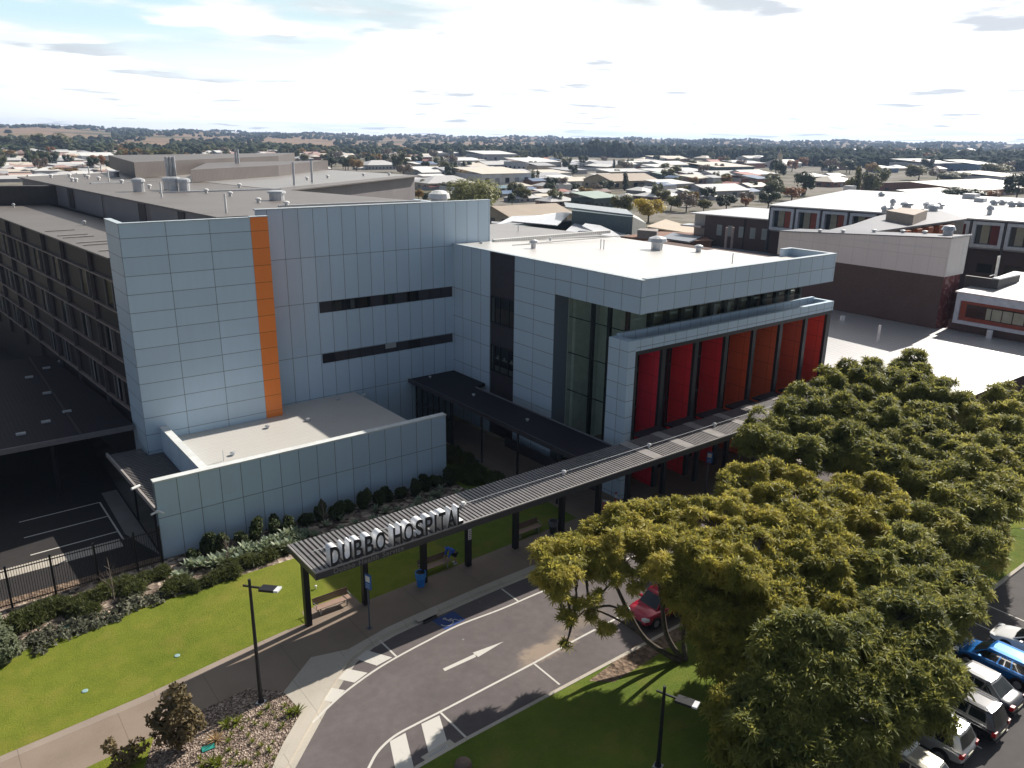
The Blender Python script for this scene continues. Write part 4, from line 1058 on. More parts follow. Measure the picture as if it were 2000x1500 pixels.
# ================================================================ person
def skin_obj(name, verts, edges, rad, mat, parent, root=0, sub=2):
    me = bpy.data.meshes.new(name); me.from_pydata([tuple(v) for v in verts], edges, []); me.materials.append(mat)
    o = bpy.data.objects.new(name, me); COL.objects.link(o); o.parent = parent
    o.modifiers.new('skin', 'SKIN'); sv = me.skin_vertices[0].data
    for i, r_ in enumerate(rad):
        sv[i].radius = (r_, r_) if not isinstance(r_, tuple) else r_; sv[i].use_root = (i == root)
    o.modifiers['skin'].use_smooth_shade = True
    m = o.modifiers.new('sub', 'SUBSURF'); m.levels = sub; m.render_levels = sub
    return o
def make_person():
    px_, py_, _ = at(889, 1101, 0)
    r = thing('person', 'person in a blue hooded jacket and dark shorts bending over a bench', 'person', (px_, py_, 0.004), 0)
    V = []; E = []; RR = []
    def add(p, rad, par=None):
        V.append(p); RR.append(rad)
        if par is not None: E.append((par, len(V)-1))
        return len(V)-1
    pel = add((-0.02, 0.05, 0.86), 0.15)
    sp = add((-0.22, 0.06, 1.02), 0.135, pel); ch = add((-0.42, 0.06, 1.17), 0.15, sp); nk = add((-0.58, 0.06, 1.27), 0.06, ch)
    hd = add((-0.68, 0.06, 1.31), 0.09, nk); tp = add((-0.78, 0.06, 1.34), 0.085, hd); add((-0.76, 0.06, 1.27), 0.03, hd)
    for s in (-1, 1):
        hp = add((-0.01, 0.05+s*0.10, 0.80), 0.095, pel); kn = add((-0.05+0.08*(s > 0), 0.05+s*0.12, 0.46), 0.06, hp); an = add((0.03+0.10*(s > 0), 0.05+s*0.12, 0.09), 0.04, kn)
        ft = add((-0.12+0.10*(s > 0), 0.05+s*0.14, 0.035), 0.035, an)
        sh = add((-0.44, 0.06+s*0.19, 1.16), 0.07, ch); el = add((-0.52, 0.06+s*0.22, 0.90), 0.047, sh); wr = add((-0.66, 0.06+s*0.17, 0.72), 0.033, el)
        pm = add((-0.72, 0.06+s*0.16, 0.66), 0.034, wr)
        for k in range(4):
            f1 = add((-0.78+0.004*k, 0.06+s*0.16+(k-1.5)*0.022, 0.615-0.004*abs(k-1)), 0.010, pm); add((-0.79, 0.06+s*0.16+(k-1.5)*0.024, 0.57+0.006*abs(k-1)), 0.008, f1)
        th = add((-0.71, 0.06+s*0.115, 0.63), 0.011, pm); add((-0.74, 0.06+s*0.10, 0.60), 0.009, th)
    body = skin_obj('body', V, E, RR, plain('skin', (0.42, 0.24, 0.17), 0.6), r)
    # face
    b = MB()
    for s in (-1, 1): b.lathe(-0.79, 0.06+s*0.035, [(0.004, 1.285), (0.012, 1.29), (0.004, 1.30)], 6)
    b.build('eyes', M_BLACK, r, local=True)
    jm = plain('blue_jacket', (0.030, 0.115, 0.50), 0.7, var=0.25, scale=6)
    jv = [(-0.03, 0.05, 0.84), (-0.22, 0.06, 1.05), (-0.42, 0.06, 1.19), (-0.58, 0.06, 1.30)]
    je = [(0, 1), (1, 2), (2, 3)]; jr = [0.185, 0.175, 0.19, 0.10]
    jv += [(-0.66, 0.06, 1.34), (-0.74, 0.06, 1.37)]; je += [(3, 4), (4, 5)]; jr += [0.125, 0.11]
    for s in (-1, 1):
        i = len(jv); jv += [(-0.44, 0.06+s*0.20, 1.17), (-0.52, 0.06+s*0.23, 0.90), (-0.645, 0.06+s*0.175, 0.735)]; je += [(2, i), (i, i+1), (i+1, i+2)]; jr += [0.095, 0.07, 0.052]
    skin_obj('jacket', jv, je, jr, jm, r)
    sv_ = [(-0.02, 0.05, 0.83)]; se = []; sr = [0.175]
    for s in (-1, 1):
        i = len(sv_); sv_ += [(-0.01, 0.05+s*0.11, 0.76), (-0.04+0.05*(s > 0), 0.05+s*0.12, 0.53)]; se += [(0, i), (i, i+1)]; sr += [0.115, 0.095]
    skin_obj('shorts', sv_, se, sr, plain('dark_shorts', (0.018, 0.018, 0.022), 0.8), r)
    for s in (-1, 1):
        b = MB(); x0 = 0.03+0.10*(s > 0); b.obox((x0-0.07, 0.05+s*0.13, 0.045), (0.14, -0.012*s, 0), (0, 0.05, 0), (0, 0, 0.045)); b.build('shoe', plain('white_shoe', (0.55, 0.56, 0.58), 0.6), r, local=True)
    return r
make_person()

# ================================================================ cars
M_TYRE = plain('tyre_rubber', (0.012, 0.012, 0.012), 0.8); M_RIM = plain('alloy_rim', (0.55, 0.55, 0.56), 0.3, 0.8)
M_CGLASS = plain('car_glass', (0.010, 0.014, 0.014), 0.06, spec=0.8, var=0.3)
M_TAIL = plain('tail_lamp', (0.45, 0.012, 0.015), 0.2); M_HEAD = plain('head_lamp', (0.65, 0.67, 0.68), 0.12); M_PLATE = plain('number_plate', (0.62, 0.60, 0.42), 0.5)
def car_paint(name, col, metal=0.25):
    t = NT(name); t.base(col); t.set(0.22, metal, 0.5); t.b.inputs['Coat Weight'].default_value = 0.7; t.b.inputs['Coat Roughness'].default_value = 0.06
    return t.mat
def loft(mb, rings, m=0, cap=True):
    i0 = len(mb.v); n = len(rings[0])
    for rg in rings: mb.v += rg
    for k in range(len(rings)-1):
        for j in range(n):
            j2 = (j+1) % n
            mb.f.append((i0+k*n+j, i0+k*n+j2, i0+(k+1)*n+j2, i0+(k+1)*n+j)); mb.m.append(m)
    if cap:
        mb.f.append(tuple(i0+j for j in range(n-1, -1, -1))); mb.m.append(m)
        e = i0+(len(rings)-1)*n; mb.f.append(tuple(e+j for j in range(n))); mb.m.append(m)
def make_car(label, loc, rz, paint, kind='suv', roofpaint=None, rails=False, bar=False):
    """front points along +X"""
    S = dict(suv=(4.55, 1.84, 1.00, 1.70, (-2.20, -1.85, 0.55, 1.30)), sedan=(4.65, 1.80, 0.92, 1.45, (-1.75, -1.05, 0.35, 1.25)), wagon=(4.60, 1.80, 0.95, 1.50, (-2.15, -1.70, 0.40, 1.28)), hatch=(4.20, 1.76, 0.93, 1.49, (-1.95, -1.50, 0.45, 1.25)))[kind]
    L, W, zb, zr, (r0, r1, f1, f0) = S; h = W/2; xo = L/2
    r = thing('parked_car', label, 'car', loc, rz, 'cars in the car park')
    zlow = 0.26
    def ring(x, w, zt, zl=zlow):
        half = [(w*0.80, zl), (w*0.97, zl+0.10), (w*1.0, zl+(zt-zl)*0.5), (w*0.985, zt-0.10), (w*0.93, zt-0.02), (w*0.60, zt+0.015), (0, zt+0.03)]
        pts = [(x, y, z) for y, z in half] + [(x, -y, z) for y, z in half[-2::-1]]
        return pts[::-1]
    hood = zb-0.12 if kind != 'suv' else zb-0.07
    st = [(-xo, 0.80, zb-0.30, 0.45), (-xo+0.06, 0.92, zb-0.10, 0.36), (-xo+0.35, 0.97, zb-0.01, 0.28)]
    st += [(x, 1.0, zb, zlow) for x in (-1.3, 0, 0.8)]
    st += [(f0-0.1, 1.0, zb-0.01, zlow), (f0+0.45, 0.98, hood, zlow), (xo-0.30, 0.93, hood-0.10, 0.28), (xo-0.08, 0.85, hood-0.24, 0.32), (xo, 0.72, hood-0.36, 0.42)]
    b = MB(); loft(b, [ring(x, h*w, zt, zl) for x, w, zt, zl in st])
    body = b.build('body', paint, r, local=True, smooth=True); m = body.modifiers.new('sub', 'SUBSURF'); m.levels = 1; m.render_levels = 2
    # cabin: base ring to roof ring
    hb, ht = h*0.91, h*0.72
    b = MB(); zc = zr-0.07
    base = [(r0, hb*0.93), (r0+0.35, hb), (f0-0.75, hb), (f0, hb*0.86), (f0+0.06, 0)]
    top = [(r1, ht*0.93), (r1+0.25, ht), (f1-0.25, ht), (f1, ht*0.93), (f1+0.05, 0)]
    def cring(pl, z, rb):
        pts = [(rb-0.04, 0, z)] + [(x, y, z) for x, y in pl]; return pts + [(x, -y, z) for x, y in pl[-2::-1]]
    rings = [[(x, y, z) for x, y, z in cring(base, zb-0.06, r0)], cring(top, zc, r1), [(x*0.985+0.004, y*0.93, z) for x, y, z in cring(top, zr-0.015, r1)], [(x*0.80-0.03, y*0.55, z) for x, y, z in cring(top, zr+0.01, r1)]]
    loft(b, rings); b.build('cabin', roofpaint or paint, r, local=True, smooth=False)
    def lerp(a, c, t_): return tuple(a[i]+(c[i]-a[i])*t_ for i in range(3))
    def win(name, q, t0=0.10, t1=0.90, out=(0, 0, 0)):
        a0, a1, c1, c0 = q; g = MB()
        e = [tuple(p[i]+out[i] for i in range(3)) for p in (lerp(a0, c0, t0), lerp(a1, c1, t0), lerp(a1, c1, t1), lerp(a0, c0, t1))]
        g.poly(e); g.build(name, M_CGLASS, r, local=True)
    zB = zb-0.01; k_ = (zB-(zb-0.06))/(zc-(zb-0.06))
    def P3(bx, by, tx, ty, t_): return (bx+(tx-bx)*t_, by+(ty-by)*t_, (zb-0.06)+(zc-zb+0.06)*t_)
    # windscreen and rear window (two slightly angled halves read as one curved pane)
    for nm, (bx, by), (tx, ty), (bm, tm), o_ in (('windscreen', (f0, hb*0.86), (f1, ht*0.93), (f0+0.06, f1+0.05), 0.012), ('rear_window', (r0, hb*0.93), (r1, ht*0.93), (r0-0.04, r1-0.04), -0.012)):
        g = MB()
        for s in (-1, 1):
            lo, hi = (0.16, 0.92)
            if kind in ('suv', 'wagon', 'hatch') and o_ < 0: lo = 0.22
            p = [P3(bx, by*s*0.93, tx, ty*s*0.93, lo), P3(bm, 0, tm, 0, lo), P3(bm, 0, tm, 0, hi), P3(bx, by*s*0.93, tx, ty*s*0.93, hi)]
            g.poly([(x+o_, y, z+0.006) for x, y, z in p])
        g.build(nm, M_CGLASS, r, local=True)
    for s in (-1, 1):
        xs = [0.0, 0.36, 0.40, 0.70, 0.74, 1.0] if kind != 'sedan' else [0.0, 0.08, 0.10, 0.52, 0.56, 1.0]
        bx0, bx1 = r0+0.35, f0-0.75; tx0, tx1 = r1+0.25, f1-0.25
        def sp_(u, t_): bx = bx0+(bx1-bx0)*u; tx = tx0+(tx1-tx0)*u; return P3(bx, hb*s, tx, ht*s, t_)
        for k in range(0, 6, 2):
            g = MB(); q = [sp_(xs[k], 0.14), sp_(xs[k+1], 0.14), sp_(xs[k+1], 0.90), sp_(xs[k], 0.90)]
            g.poly([(x, y+s*0.010, z) for x, y, z in q]); g.build('side_window', M_CGLASS, r, local=True)
        # front quarter and rear quarter panes
        g = MB(); q = [P3(f0-0.75, hb*s, f1-0.25, ht*s, 0.14), P3(f0-0.12, hb*0.885*s, f1-0.05, ht*0.95*s, 0.14), P3(f0-0.12, hb*0.885*s, f1-0.05, ht*0.95*s, 0.80), P3(f0-0.75, hb*s, f1-0.25, ht*s, 0.9)]
        g.poly([(x, y+s*0.010, z) for x, y, z in q]); g.build('side_window', M_CGLASS, r, local=True)
        g = MB(); g.obox((f0-0.55, s*(h+0.05), zb+0.06), (0.07, 0, 0), (0, 0.09, 0), (0, 0, 0.06)); g.build('mirror', paint, r, local=True)
        g = MB(); g.obox((-xo+0.10, s*h*0.80, zb-0.17), (0.085, s*0.02, 0), (0, 0.12, 0), (0, 0, 0.115)); g.build('tail_light', M_TAIL, r, local=True)
        g = MB(); g.obox((xo-0.20, s*h*0.74, hood-0.20), (0.14, -s*0.05, 0), (0, 0.14, 0), (0, 0, 0.075)); g.build('headlight', M_HEAD, r, local=True)
        if rails:
            g = MB(); g.tube([(r1+0.15, s*ht*0.86, zr+0.01), (r1+0.25, s*ht*0.86, zr+0.07), (f1-0.35, s*ht*0.86, zr+0.07), (f1-0.2, s*ht*0.86, zr+0.01)], 0.022, 6); g.build('roof_rail', M_RIM, r, local=True)
    if bar:
        g = MB(); g.obox((f1-0.9, 0, zr+0.09), (0.09, 0, 0.01), (0, ht*0.95, 0), (0, 0, 0.03)); g.build('roof_bar', M_WHITEM, r, local=True)
    wr_ = 0.34 if kind == 'suv' else 0.315
    for x in (-L*0.295, L*0.305):
        for s in (-1, 1):
            g = MB(); g.tube([(x, s*(h-0.30), wr_+0.02), (x, s*(h+0.004), wr_+0.02)], wr_+0.065, 20); g.build('wheel_arch', M_BLACK, r, local=True)
            w_ = MB(); w_.tube([(x, s*(h-0.22), wr_), (x, s*(h+0.012), wr_), (x, s*(h+0.016), wr_)], [wr_, wr_, wr_*0.9], 20); tw = w_.build('wheel', M_TYRE, r, local=True)
            g = MB(); g.tube([(x, s*(h+0.01), wr_), (x, s*(h+0.022), wr_)], wr_*0.64, 16); rim = g.build('rim', M_RIM, tw, local=True)
    g = MB(); g.box(-xo-0.012, -0.25, zb-0.42, -xo+0.01, 0.25, zb-0.30); g.build('number_plate', M_PLATE, r, local=True)
    g = MB(); g.obox((xo-0.03, 0, 0.48), (0.05, 0, 0), (0, h*0.62, 0), (0, 0, 0.10)); g.build('grille', M_BLACK, r, local=True)
    g = MB(); g.obox((-xo+0.02, 0, 0.38), (0.04, 0, 0), (0, h*0.74, 0), (0, 0, 0.06)); g.build('bumper', M_BLACK, r, local=True)
    return r
P_SILVER = car_paint('silver_paint', (0.50, 0.52, 0.53), 0.5); P_BLACK = car_paint('black_paint', (0.010, 0.010, 0.013)); P_BLUE = car_paint('blue_paint', (0.012, 0.16, 0.50), 0.4)
P_WHITE = car_paint('white_paint', (0.76, 0.77, 0.77), 0.0); P_NAVY = car_paint('dark_navy_paint', (0.012, 0.014, 0.022)); P_RED = car_paint('red_paint', (0.42, 0.012, 0.035), 0.2); P_GREYR = car_paint('grey_roof_paint', (0.26, 0.265, 0.27), 0.4)
Zc = -0.12; up_ = R(90)
def carpos(px, py, z): return at(px, py, z)[:2]
make_car('silver four-wheel drive with roof rails nosed under the trees', (34.6, 12.3, Zc), up_+R(1.5), P_SILVER, 'suv', rails=True)
make_car('black four-wheel drive with gleaming roof between silver and dark cars', (37.35, 12.0, Zc), up_, P_BLACK, 'suv', roofpaint=car_paint('gleam_black_roof', (0.035, 0.036, 0.04), 0.6), rails=True)  # roof lighter than the body: its sky gleam is put into the paint
make_car('dark sedan with grey roof parked next to the blue hatchback', (40.1, 12.3, Zc), up_-R(1), P_NAVY, 'sedan', roofpaint=P_GREYR)
make_car('bright blue hatchback parked beside the white sedan', (43.0, 12.1, Zc), up_+R(1), P_BLUE, 'hatch')
make_car('white sedan at the far end of the visible car row', (46.2, 11.3, Zc), -up_+R(184), P_WHITE, 'sedan')
make_car('pale gold wagon with a roof bar at the bottom edge of the car park', (31.6, 11.9, Zc), up_, car_paint('champagne_paint', (0.46, 0.44, 0.38), 0.4), 'wagon', bar=True)
c = make_car('red hatchback parked on the drive behind the leafy branches', (32.4, 26.7, -0.12), R(180), P_RED, 'suv'); c['group'] = 'cars on the drive'
# ================================================================ neighbouring hospital blocks on the right
M_BRICKD = brick('dark_brick', (0.125, 0.082, 0.075), (0.16, 0.105, 0.09), (0.18, 0.155, 0.145), axis='Y')
M_BRICKX = brick('dark_brick_end', (0.105, 0.062, 0.055), (0.135, 0.080, 0.068), (0.15, 0.125, 0.115), axis='X')
M_BEIGE = panel_mat('beige_cladding', (0.82, 0.75, 0.70), 1.9, 40.8, zs=(14.6,), axis='Y', w=0.035, cells=0.04, joint=0.72, spec=0.25)
M_BEIGEX = panel_mat('beige_end_cladding', (0.82, 0.76, 0.71), 2.2, 95, zs=(), axis='X', w=0.035, joint=0.8, spec=0.3)
M_SLATE = ribbed('slate_blue_roof', (0.16, 0.165, 0.19), 'Y', 0.5, 0.5)
M_PALER = ribbed('white_roof_sheet', (0.62, 0.62, 0.62), 'Y', 0.4, 0.36, metal=0.5, dirt=0.2)
M_MURAL = None
t = NT('red_mural_wall'); P = t.pos(); n = t.noise(P, 0.7, 5, 0.6, dist=1.5)
t.base(t.ramp(n, [(0.48, (0.16, 0.035, 0.035)), (0.56, (0.22, 0.06, 0.055)), (0.63, (0.36, 0.22, 0.20))])); t.set(0.7); M_MURAL = t.mat

BB = thing('brick_block', 'tall block with beige cladding over dark brick beyond the red fins', 'building', (97, 50, 0))
y0, y1 = 40.8, 63.0
b = MB(); b.prism([(95, y0), (95, y1), (99.3, y1), (99.3, y0)], 0, 12.42); b.build('wall', M_BRICKD, BB)
b = MB(); b.box(95.05, y0-0.012, 0, 99.25, y0-0.002, 12.4); b.build('mural', M_MURAL, BB)
zt = lambda y: 16.85-(y-y0)*0.062
b = MB(); b.prism([(94.85, y0-0.15), (94.85, y1), (99.5, y1), (99.5, y0-0.15)], 12.43, [zt(y0), zt(y1), zt(y1), zt(y0)]); b.build('cladding', M_BEIGE, BB)
b = MB(); b.box(94.86, y0-0.165, 12.5, 99.48, y0-0.152, 16.6); b.build('end_cladding', M_BEIGEX, BB)
b = MB()
for k in range(9): b.box(98.2, y0-0.19, 13.6+0.3*k, 99.2, y0-0.167, 13.75+0.3*k)
b.build('louvre', M_WHITEM, BB)
b = MB(); b.prism([(94.75, y0-0.25), (94.75, y1), (99.6, y1), (99.6, y0-0.25)], [zt(y0)+0.002, zt(y1)+0.002, zt(y1)+0.002, zt(y0)+0.002], [zt(y0)+0.12, zt(y1)+0.12, zt(y1)+0.12, zt(y0)+0.12]); rb = b.build('roof', M_SLATE, BB)
b = MB(); b.box(94.7, y0-0.32, zt(y0)+0.06, 99.65, y0-0.24, zt(y0)+0.24); b.box(94.68, y0-0.2, zt(y1), 94.74, y1, zt(y1)+0.02); b.build('capping', M_WHITEM, BB)
for px, py in ((1574, 449), (1647, 450), (1707, 452), (1773, 455), (1818, 459)):
    x, y, _ = at(px, py, 16.4); vent(min(max(x, 95.2), 99), min(max(y, 41.3), 62), zt(y)+0.1, 0.35, 0.4, rb, M_WHITEM)
b = MB(); x, y, _ = at(1807, 450, 16.5); b.lathe(98.2, 42.6, [(0.55, 16.8), (0.55, 17.4), (0.8, 17.45), (0.6, 17.9), (0.2, 18.0)], 12); b.build('exhaust_fan', M_STEEL, rb)

# slate roofed link block behind it
SB = thing('slate_roof_block', 'flat slate-blue roofed block with a row of orange sunshades behind the beige block', 'building', (120, 62, 0))
q = [at(x_, y_, 15.4)[:2] for x_, y_ in ((1622, 449.5), (1700, 452), (1885, 426), (1835, 413), (1760, 414), (1715, 424), (1672, 438))]
qq = [at(x_, y_, 15.5)[:2] for x_, y_ in ((1616, 449.5), (1700, 453), (1890, 427), (1838, 411), (1758, 412), (1710, 423), (1666, 438))]
b = MB(); b.prism(q, 0, 15.3); b.build('wall', plain('dull_beige_wall', (0.27, 0.24, 0.215), 0.7), SB)
b = MB(); b.prism(qq, 15.302, 15.5); rs = b.build('roof', M_SLATE, SB)
for i in range(5):
    x = 116+4.1*i; y = 56.2+(x-106)*0.08
    b = MB(); b.box(x, y-0.9, 12.6, x+1.5, y-0.1, 15.0); b.build('sunshade', plain('orange_sunshade', (0.40, 0.13, 0.06), 0.6), SB)
p = [at(x_, y_, 17)[:2] for x_, y_ in ((1732, 411), (1785, 420), (1812, 410), (1760, 405))]
b = MB(); b.prism(p, 15.502, 17.0); b.build('plant_screen', plain('beige_plant_screen', (0.34, 0.28, 0.23), 0.7), rs)
for px, py, s in ((1770, 407, 1.4), (1812, 408, 1.2), (1822, 412, 1.3), (1835, 409, 1.0), (1770, 431, 1.3), (1728, 416, 0.9), (1742, 418, 0.9), (1788, 424, 0.6), (1800, 423, 0.6)):
    x, y, _ = at(px, py, 15.5); b = MB(); b.lathe(x, y, [(0.6*s, 15.502), (0.6*s, 16.0), (0.85*s, 16.1), (0.8*s, 16.5), (0.3*s, 16.8)], 10); b.build('exhaust_fan', M_STEEL, rs)

# long ward block with white box frames
WB = thing('white_framed_ward', 'long white-roofed ward block with big white box window frames', 'building', (150, 75, 0))
E1, E2 = Vector((144.8, 99.0, 0)), Vector((156.2, 44.0, 0)); ed = (E2-E1).normalized(); en = Vector((-ed.y, ed.x, 0)); LW = (E2-E1).length
if en.x < 0: en = -en
def wq(s, o, z=0): p = E1+ed*s+en*o; return (p.x, p.y)
def wpr(mb, s0, s1, o0, o1, z0, z1): mb.prism([wq(s0, o0), wq(s1, o0), wq(s1, o1), wq(s0, o1)], z0, z1)
b = MB(); wpr(b, 0.3, LW, 1.6, 48, 0, 9.2); b.build('brick_wall', M_BRICKD, WB)
b = MB(); wpr(b, 0, LW, 1.0, 48, 9.21, 14.35); b.build('upper_wall', plain('grey_white_wall', (0.44, 0.46, 0.49), 0.6), WB)
b = MB(); b.prism([wq(-0.3, -0.25), wq(LW, -0.25), wq(LW, 48.5), wq(-0.3, 48.5)], [14.352, 14.352, 15.6, 15.6], [14.6, 14.6, 15.9, 15.9]); rw = b.build('roof', M_PALER, WB)
M_WFR = plain('white_frame', (0.62, 0.65, 0.69), 0.5); M_OREV = plain('rust_panel', (0.33, 0.075, 0.045), 0.55); M_MAR = plain('maroon_panel', (0.17, 0.03, 0.028), 0.55)
def wframe(s0, s1, z0, z1, pan, curtain):
    t_ = 0.55
    b = MB(); wpr(b, s0, s1, -0.2, 1.0, z1-t_, z1); wpr(b, s0, s1, -0.2, 1.0, z0, z0+t_); wpr(b, s0, s0+t_, -0.2, 1.0, z0+t_, z1-t_); wpr(b, s1-t_, s1, -0.2, 1.0, z0+t_, z1-t_)
    f = b.build('window_frame', M_WFR, WB)
    a = s0+t_; w = s1-s0-2*t_
    b = MB(); wpr(b, a, a+w*0.62, 0.85, 0.99, z0+t_, z1-t_); b.build('pane', M_GLASS, f)
    b = MB(); wpr(b, a+w*0.22, a+w*0.55, 0.80, 0.84, z0+t_+0.1, z1-t_-0.1); b.build('curtain', curtain, f)
    b = MB(); wpr(b, a+w*0.62, a+w, 0.55, 0.99, z0+t_, z1-t_); b.build('panel', pan, f)
M_CUR = plain('cream_curtain', (0.42, 0.40, 0.30), 0.8)
s = 0.2; k = 0
while s < LW-5.2:
    wframe(s, s+4.9, 9.6, 14.1, M_OREV if k < 3 else M_MAR, M_CUR); s += 5.35; k += 1
b = MB()
for k in range(10): wpr(b, 0.2+5.35*k-0.32, 0.2+5.35*k-0.14, -0.22, 0.9, 5, 14.3)
b.build('downpipe', plain('grey_downpipe', (0.10, 0.10, 0.11), 0.5), WB)
for k in range(6):
    b = MB(); wpr(b, 26+4.4*k, 28.4+4.4*k, 1.5, 1.58, 5.0, 6.6); b.build('window', M_GLASS, WB)
for px, py, s in ((1659, 373, 1.9), (1721, 386, 1.0), (1743, 401, 0.8), (1895, 392, 2.2), (1914, 397, 1.6), (1941, 402, 1.2), (1957, 402, 1.2), (1976, 405, 1.2), (1993, 405, 1.4), (1933, 415, 0.9)):
    x, y, _ = at(px, py, 15.2); b = MB()
    if s > 1.5: b.box(x-0.6*s, y-0.6*s, 14.6, x+0.6*s, y+0.6*s, 15.2+0.7*s)
    else: b.lathe(x, y, [(0.5*s, 14.7), (0.5*s, 15.6), (0.8*s, 15.7), (0.7*s, 16.2), (0.3*s, 16.5)], 10)
    b.build('air_conditioner' if s > 1.5 else 'exhaust_fan', M_STEEL, rw)

# older dark brick wing with a row of narrow windows
BW = thing('brick_wing', 'dark brick wing with a row of narrow pale windows under a white roof', 'building', (150, 110, 0))
q0 = Vector((147.8, 118.0, 0)); q1 = Vector((150.6, 98.0, 0)); bd = (q1-q0).normalized(); bn_ = Vector((-bd.y, bd.x, 0)); LB = (q1-q0).length
if bn_.x < 0: bn_ = -bn_
def bq(s, o): p = q0+bd*s+bn_*o; return (p.x, p.y)
def bpr(mb, s0, s1, o0, o1, z0, z1): mb.prism([bq(s0, o0), bq(s1, o0), bq(s1, o1), bq(s0, o1)], z0, z1)
b = MB(); bpr(b, 0, LB, 0, 26, 0, 10.9); b.build('wall', M_BRICKD, BW)
b = MB(); bpr(b, -4, LB, -0.3, 26, 10.902, 11.15); b.build('roof', M_PALER, BW)
for i in range(6):
    b = MB(); bpr(b, 3.2+2.75*i, 4.5+2.75*i, -0.06, -0.004, 6.6, 9.0); b.build('window', plain('pale_window_blind', (0.36, 0.40, 0.38), 0.3), BW)
b = MB(); bpr(b, 9.9, 10.1, -0.15, -0.003, 0, 10.9); b.build('downpipe', M_BLACK, BW)
b = MB(); bpr(b, -4, -0.02, 2, 22, 4, 10.9); b.build('side_room', plain('cream_render', (0.5, 0.48, 0.45), 0.7), BW)
b = MB(); bpr(b, -6, -0.5, -0.8, 3, 8.0, 8.35); b.build('porch_roof', M_PALER, BW)
tag(MB().prism([at(1392, 480, 4.4)[:2], at(1525, 497, 4.4)[:2], (112, 60), (99, 66), (97, 82)], 0, 4.4).build('flat_roof_annex', plain('blue_grey_membrane', (0.17, 0.175, 0.20), 0.6)), 'low flat blue-grey annex roof in front of the dark brick wing', 'building')
for px, lab in ((1416, 'left one of two slim pale flues before the brick wing'), (1428, 'right one of two slim pale flues before the brick wing')):
    x, y, _ = at(px, 487, 4.4); b = MB(); b.cyl(x, y, 4.4, 9.2, 0.28); tag(b.build('flue', plain('pink_flue', (0.48, 0.38, 0.34), 0.6)), lab, 'flue')
# brick parapet line right behind the pale roof
PW = thing('brick_parapet', 'stepped dark brick parapet with white capping behind the glaring pale roof', 'parapet', (66, 52, 0))
b = MB(); b.box(63.0, 43.4, 0, 69.0, 62, 16.1); b.build('wall', M_BRICKD, PW)
b = MB(); b.box(62.9, 50, 16.11, 63.5, 62, 16.3); b.box(62.9, 43.5, 16.11, 64.2, 49.8, 16.75); b.build('capping', M_WHITEM, PW)
# low pale roof between the fins and the brick block
LR = thing('low_pale_roof_block', 'low building with broad pale metal roof between the fins and the trees', 'building', (85, 40, 0))
b = MB(); b.prism([(69.2, 27.0), (125, 27.0), (125, 36), (94.9, 44), (94.9, 63), (69.2, 63)], 0, 6.2); b.build('wall', M_BRICKX, LR)
b = MB(); b.prism([(69.1, 26.5), (126, 26.5), (126, 31.6), (96.2, 31.6), (96.2, 40.6), (94.9, 40.7), (94.9, 63), (69.1, 63)], 6.202, 6.3); rl2 = b.build('roof', M_PALER, LR)
for px, py, h in ((1714, 668, 1.9), (1645, 625, 0.5), (1931, 660, 0.9)):
    x, y, _ = at(px, py, 6.3); b = MB(); b.cyl(x, y, 6.3, 6.3+h, 0.14 if h > 1 else 0.3); b.build('vent_pipe', M_WHITEM, rl2)
# white framed block with the long red bordered window
RW = thing('red_window_block', 'block with a white box frame and red-bordered window strip at the right edge', 'building', (100, 33, 0))
b = MB(); b.box(96.4, 14, 0, 112, 40.0, 7.4); b.build('brick_base', M_BRICKD, RW)
b = MB(); b.box(96.3, 14, 7.41, 112, 39.6, 10.7); b.build('wall', plain('charcoal_wall', (0.06, 0.055, 0.06), 0.6), RW)
b = MB(); b.box(95.9, 31.0, 9.9, 96.28, 39.4, 10.7); b.box(95.9, 31.0, 7.2, 96.28, 39.4, 7.6); b.box(95.9, 38.9, 7.602, 96.28, 39.4, 9.898); b.box(95.9, 31.0, 7.602, 96.28, 31.4, 9.898); fr = b.build('window_frame', M_WFR, RW)
b = MB(); b.box(96.15, 31.42, 7.605, 96.27, 38.88, 9.895); b.build('red_reveal', M_OREV, fr)
b = MB(); b.box(96.08, 32.0, 8.05, 96.148, 38.2, 9.55); b.build('pane', M_GLASS, fr)
b = MB(); b.box(96.03, 32.1, 8.15, 96.075, 36.0, 9.4); b.build('blind', M_CUR, fr)
b = MB()
for y in (33.2, 34.3, 35.4): b.box(96.0, y, 8.05, 96.03, y+0.08, 9.55)
b.build('mullion', M_BLACK, fr)
b = MB(); b.prism([(96.0, 13.8), (112, 13.8), (112, 39.7), (96.0, 39.7)], [10.702, 11.6, 11.6, 10.702], [10.85, 11.75, 11.75, 10.85]); b.build('roof', M_PALER, RW)
b = MB(); b.box(99.9, 36.8, 7.5, 106, 37.4, 12.2); b.box(99.9, 37.41, 7.5, 100.3, 40.5, 12.2); b.build('parapet', plain('dark_parapet_wall', (0.09, 0.085, 0.085), 0.6), RW)
b = MB(); b.box(99.8, 36.7, 12.21, 106, 37.5, 12.35); b.build('capping', M_WHITEM, RW)
x, y, _ = at(1942, 548, 11.3); b = MB(); b.tube([(x, y, 11), (x-0.2, y, 14.3)], 0.09, 6); b.tube([(x+0.3, y, 11), (x+0.2, y, 14.3)], 0.09, 6); b.tube([(x-1.6, y, 12.0), (x+0.3, y, 12.1)], 0.06, 6); b.build('antenna', M_WHITEM, RW)

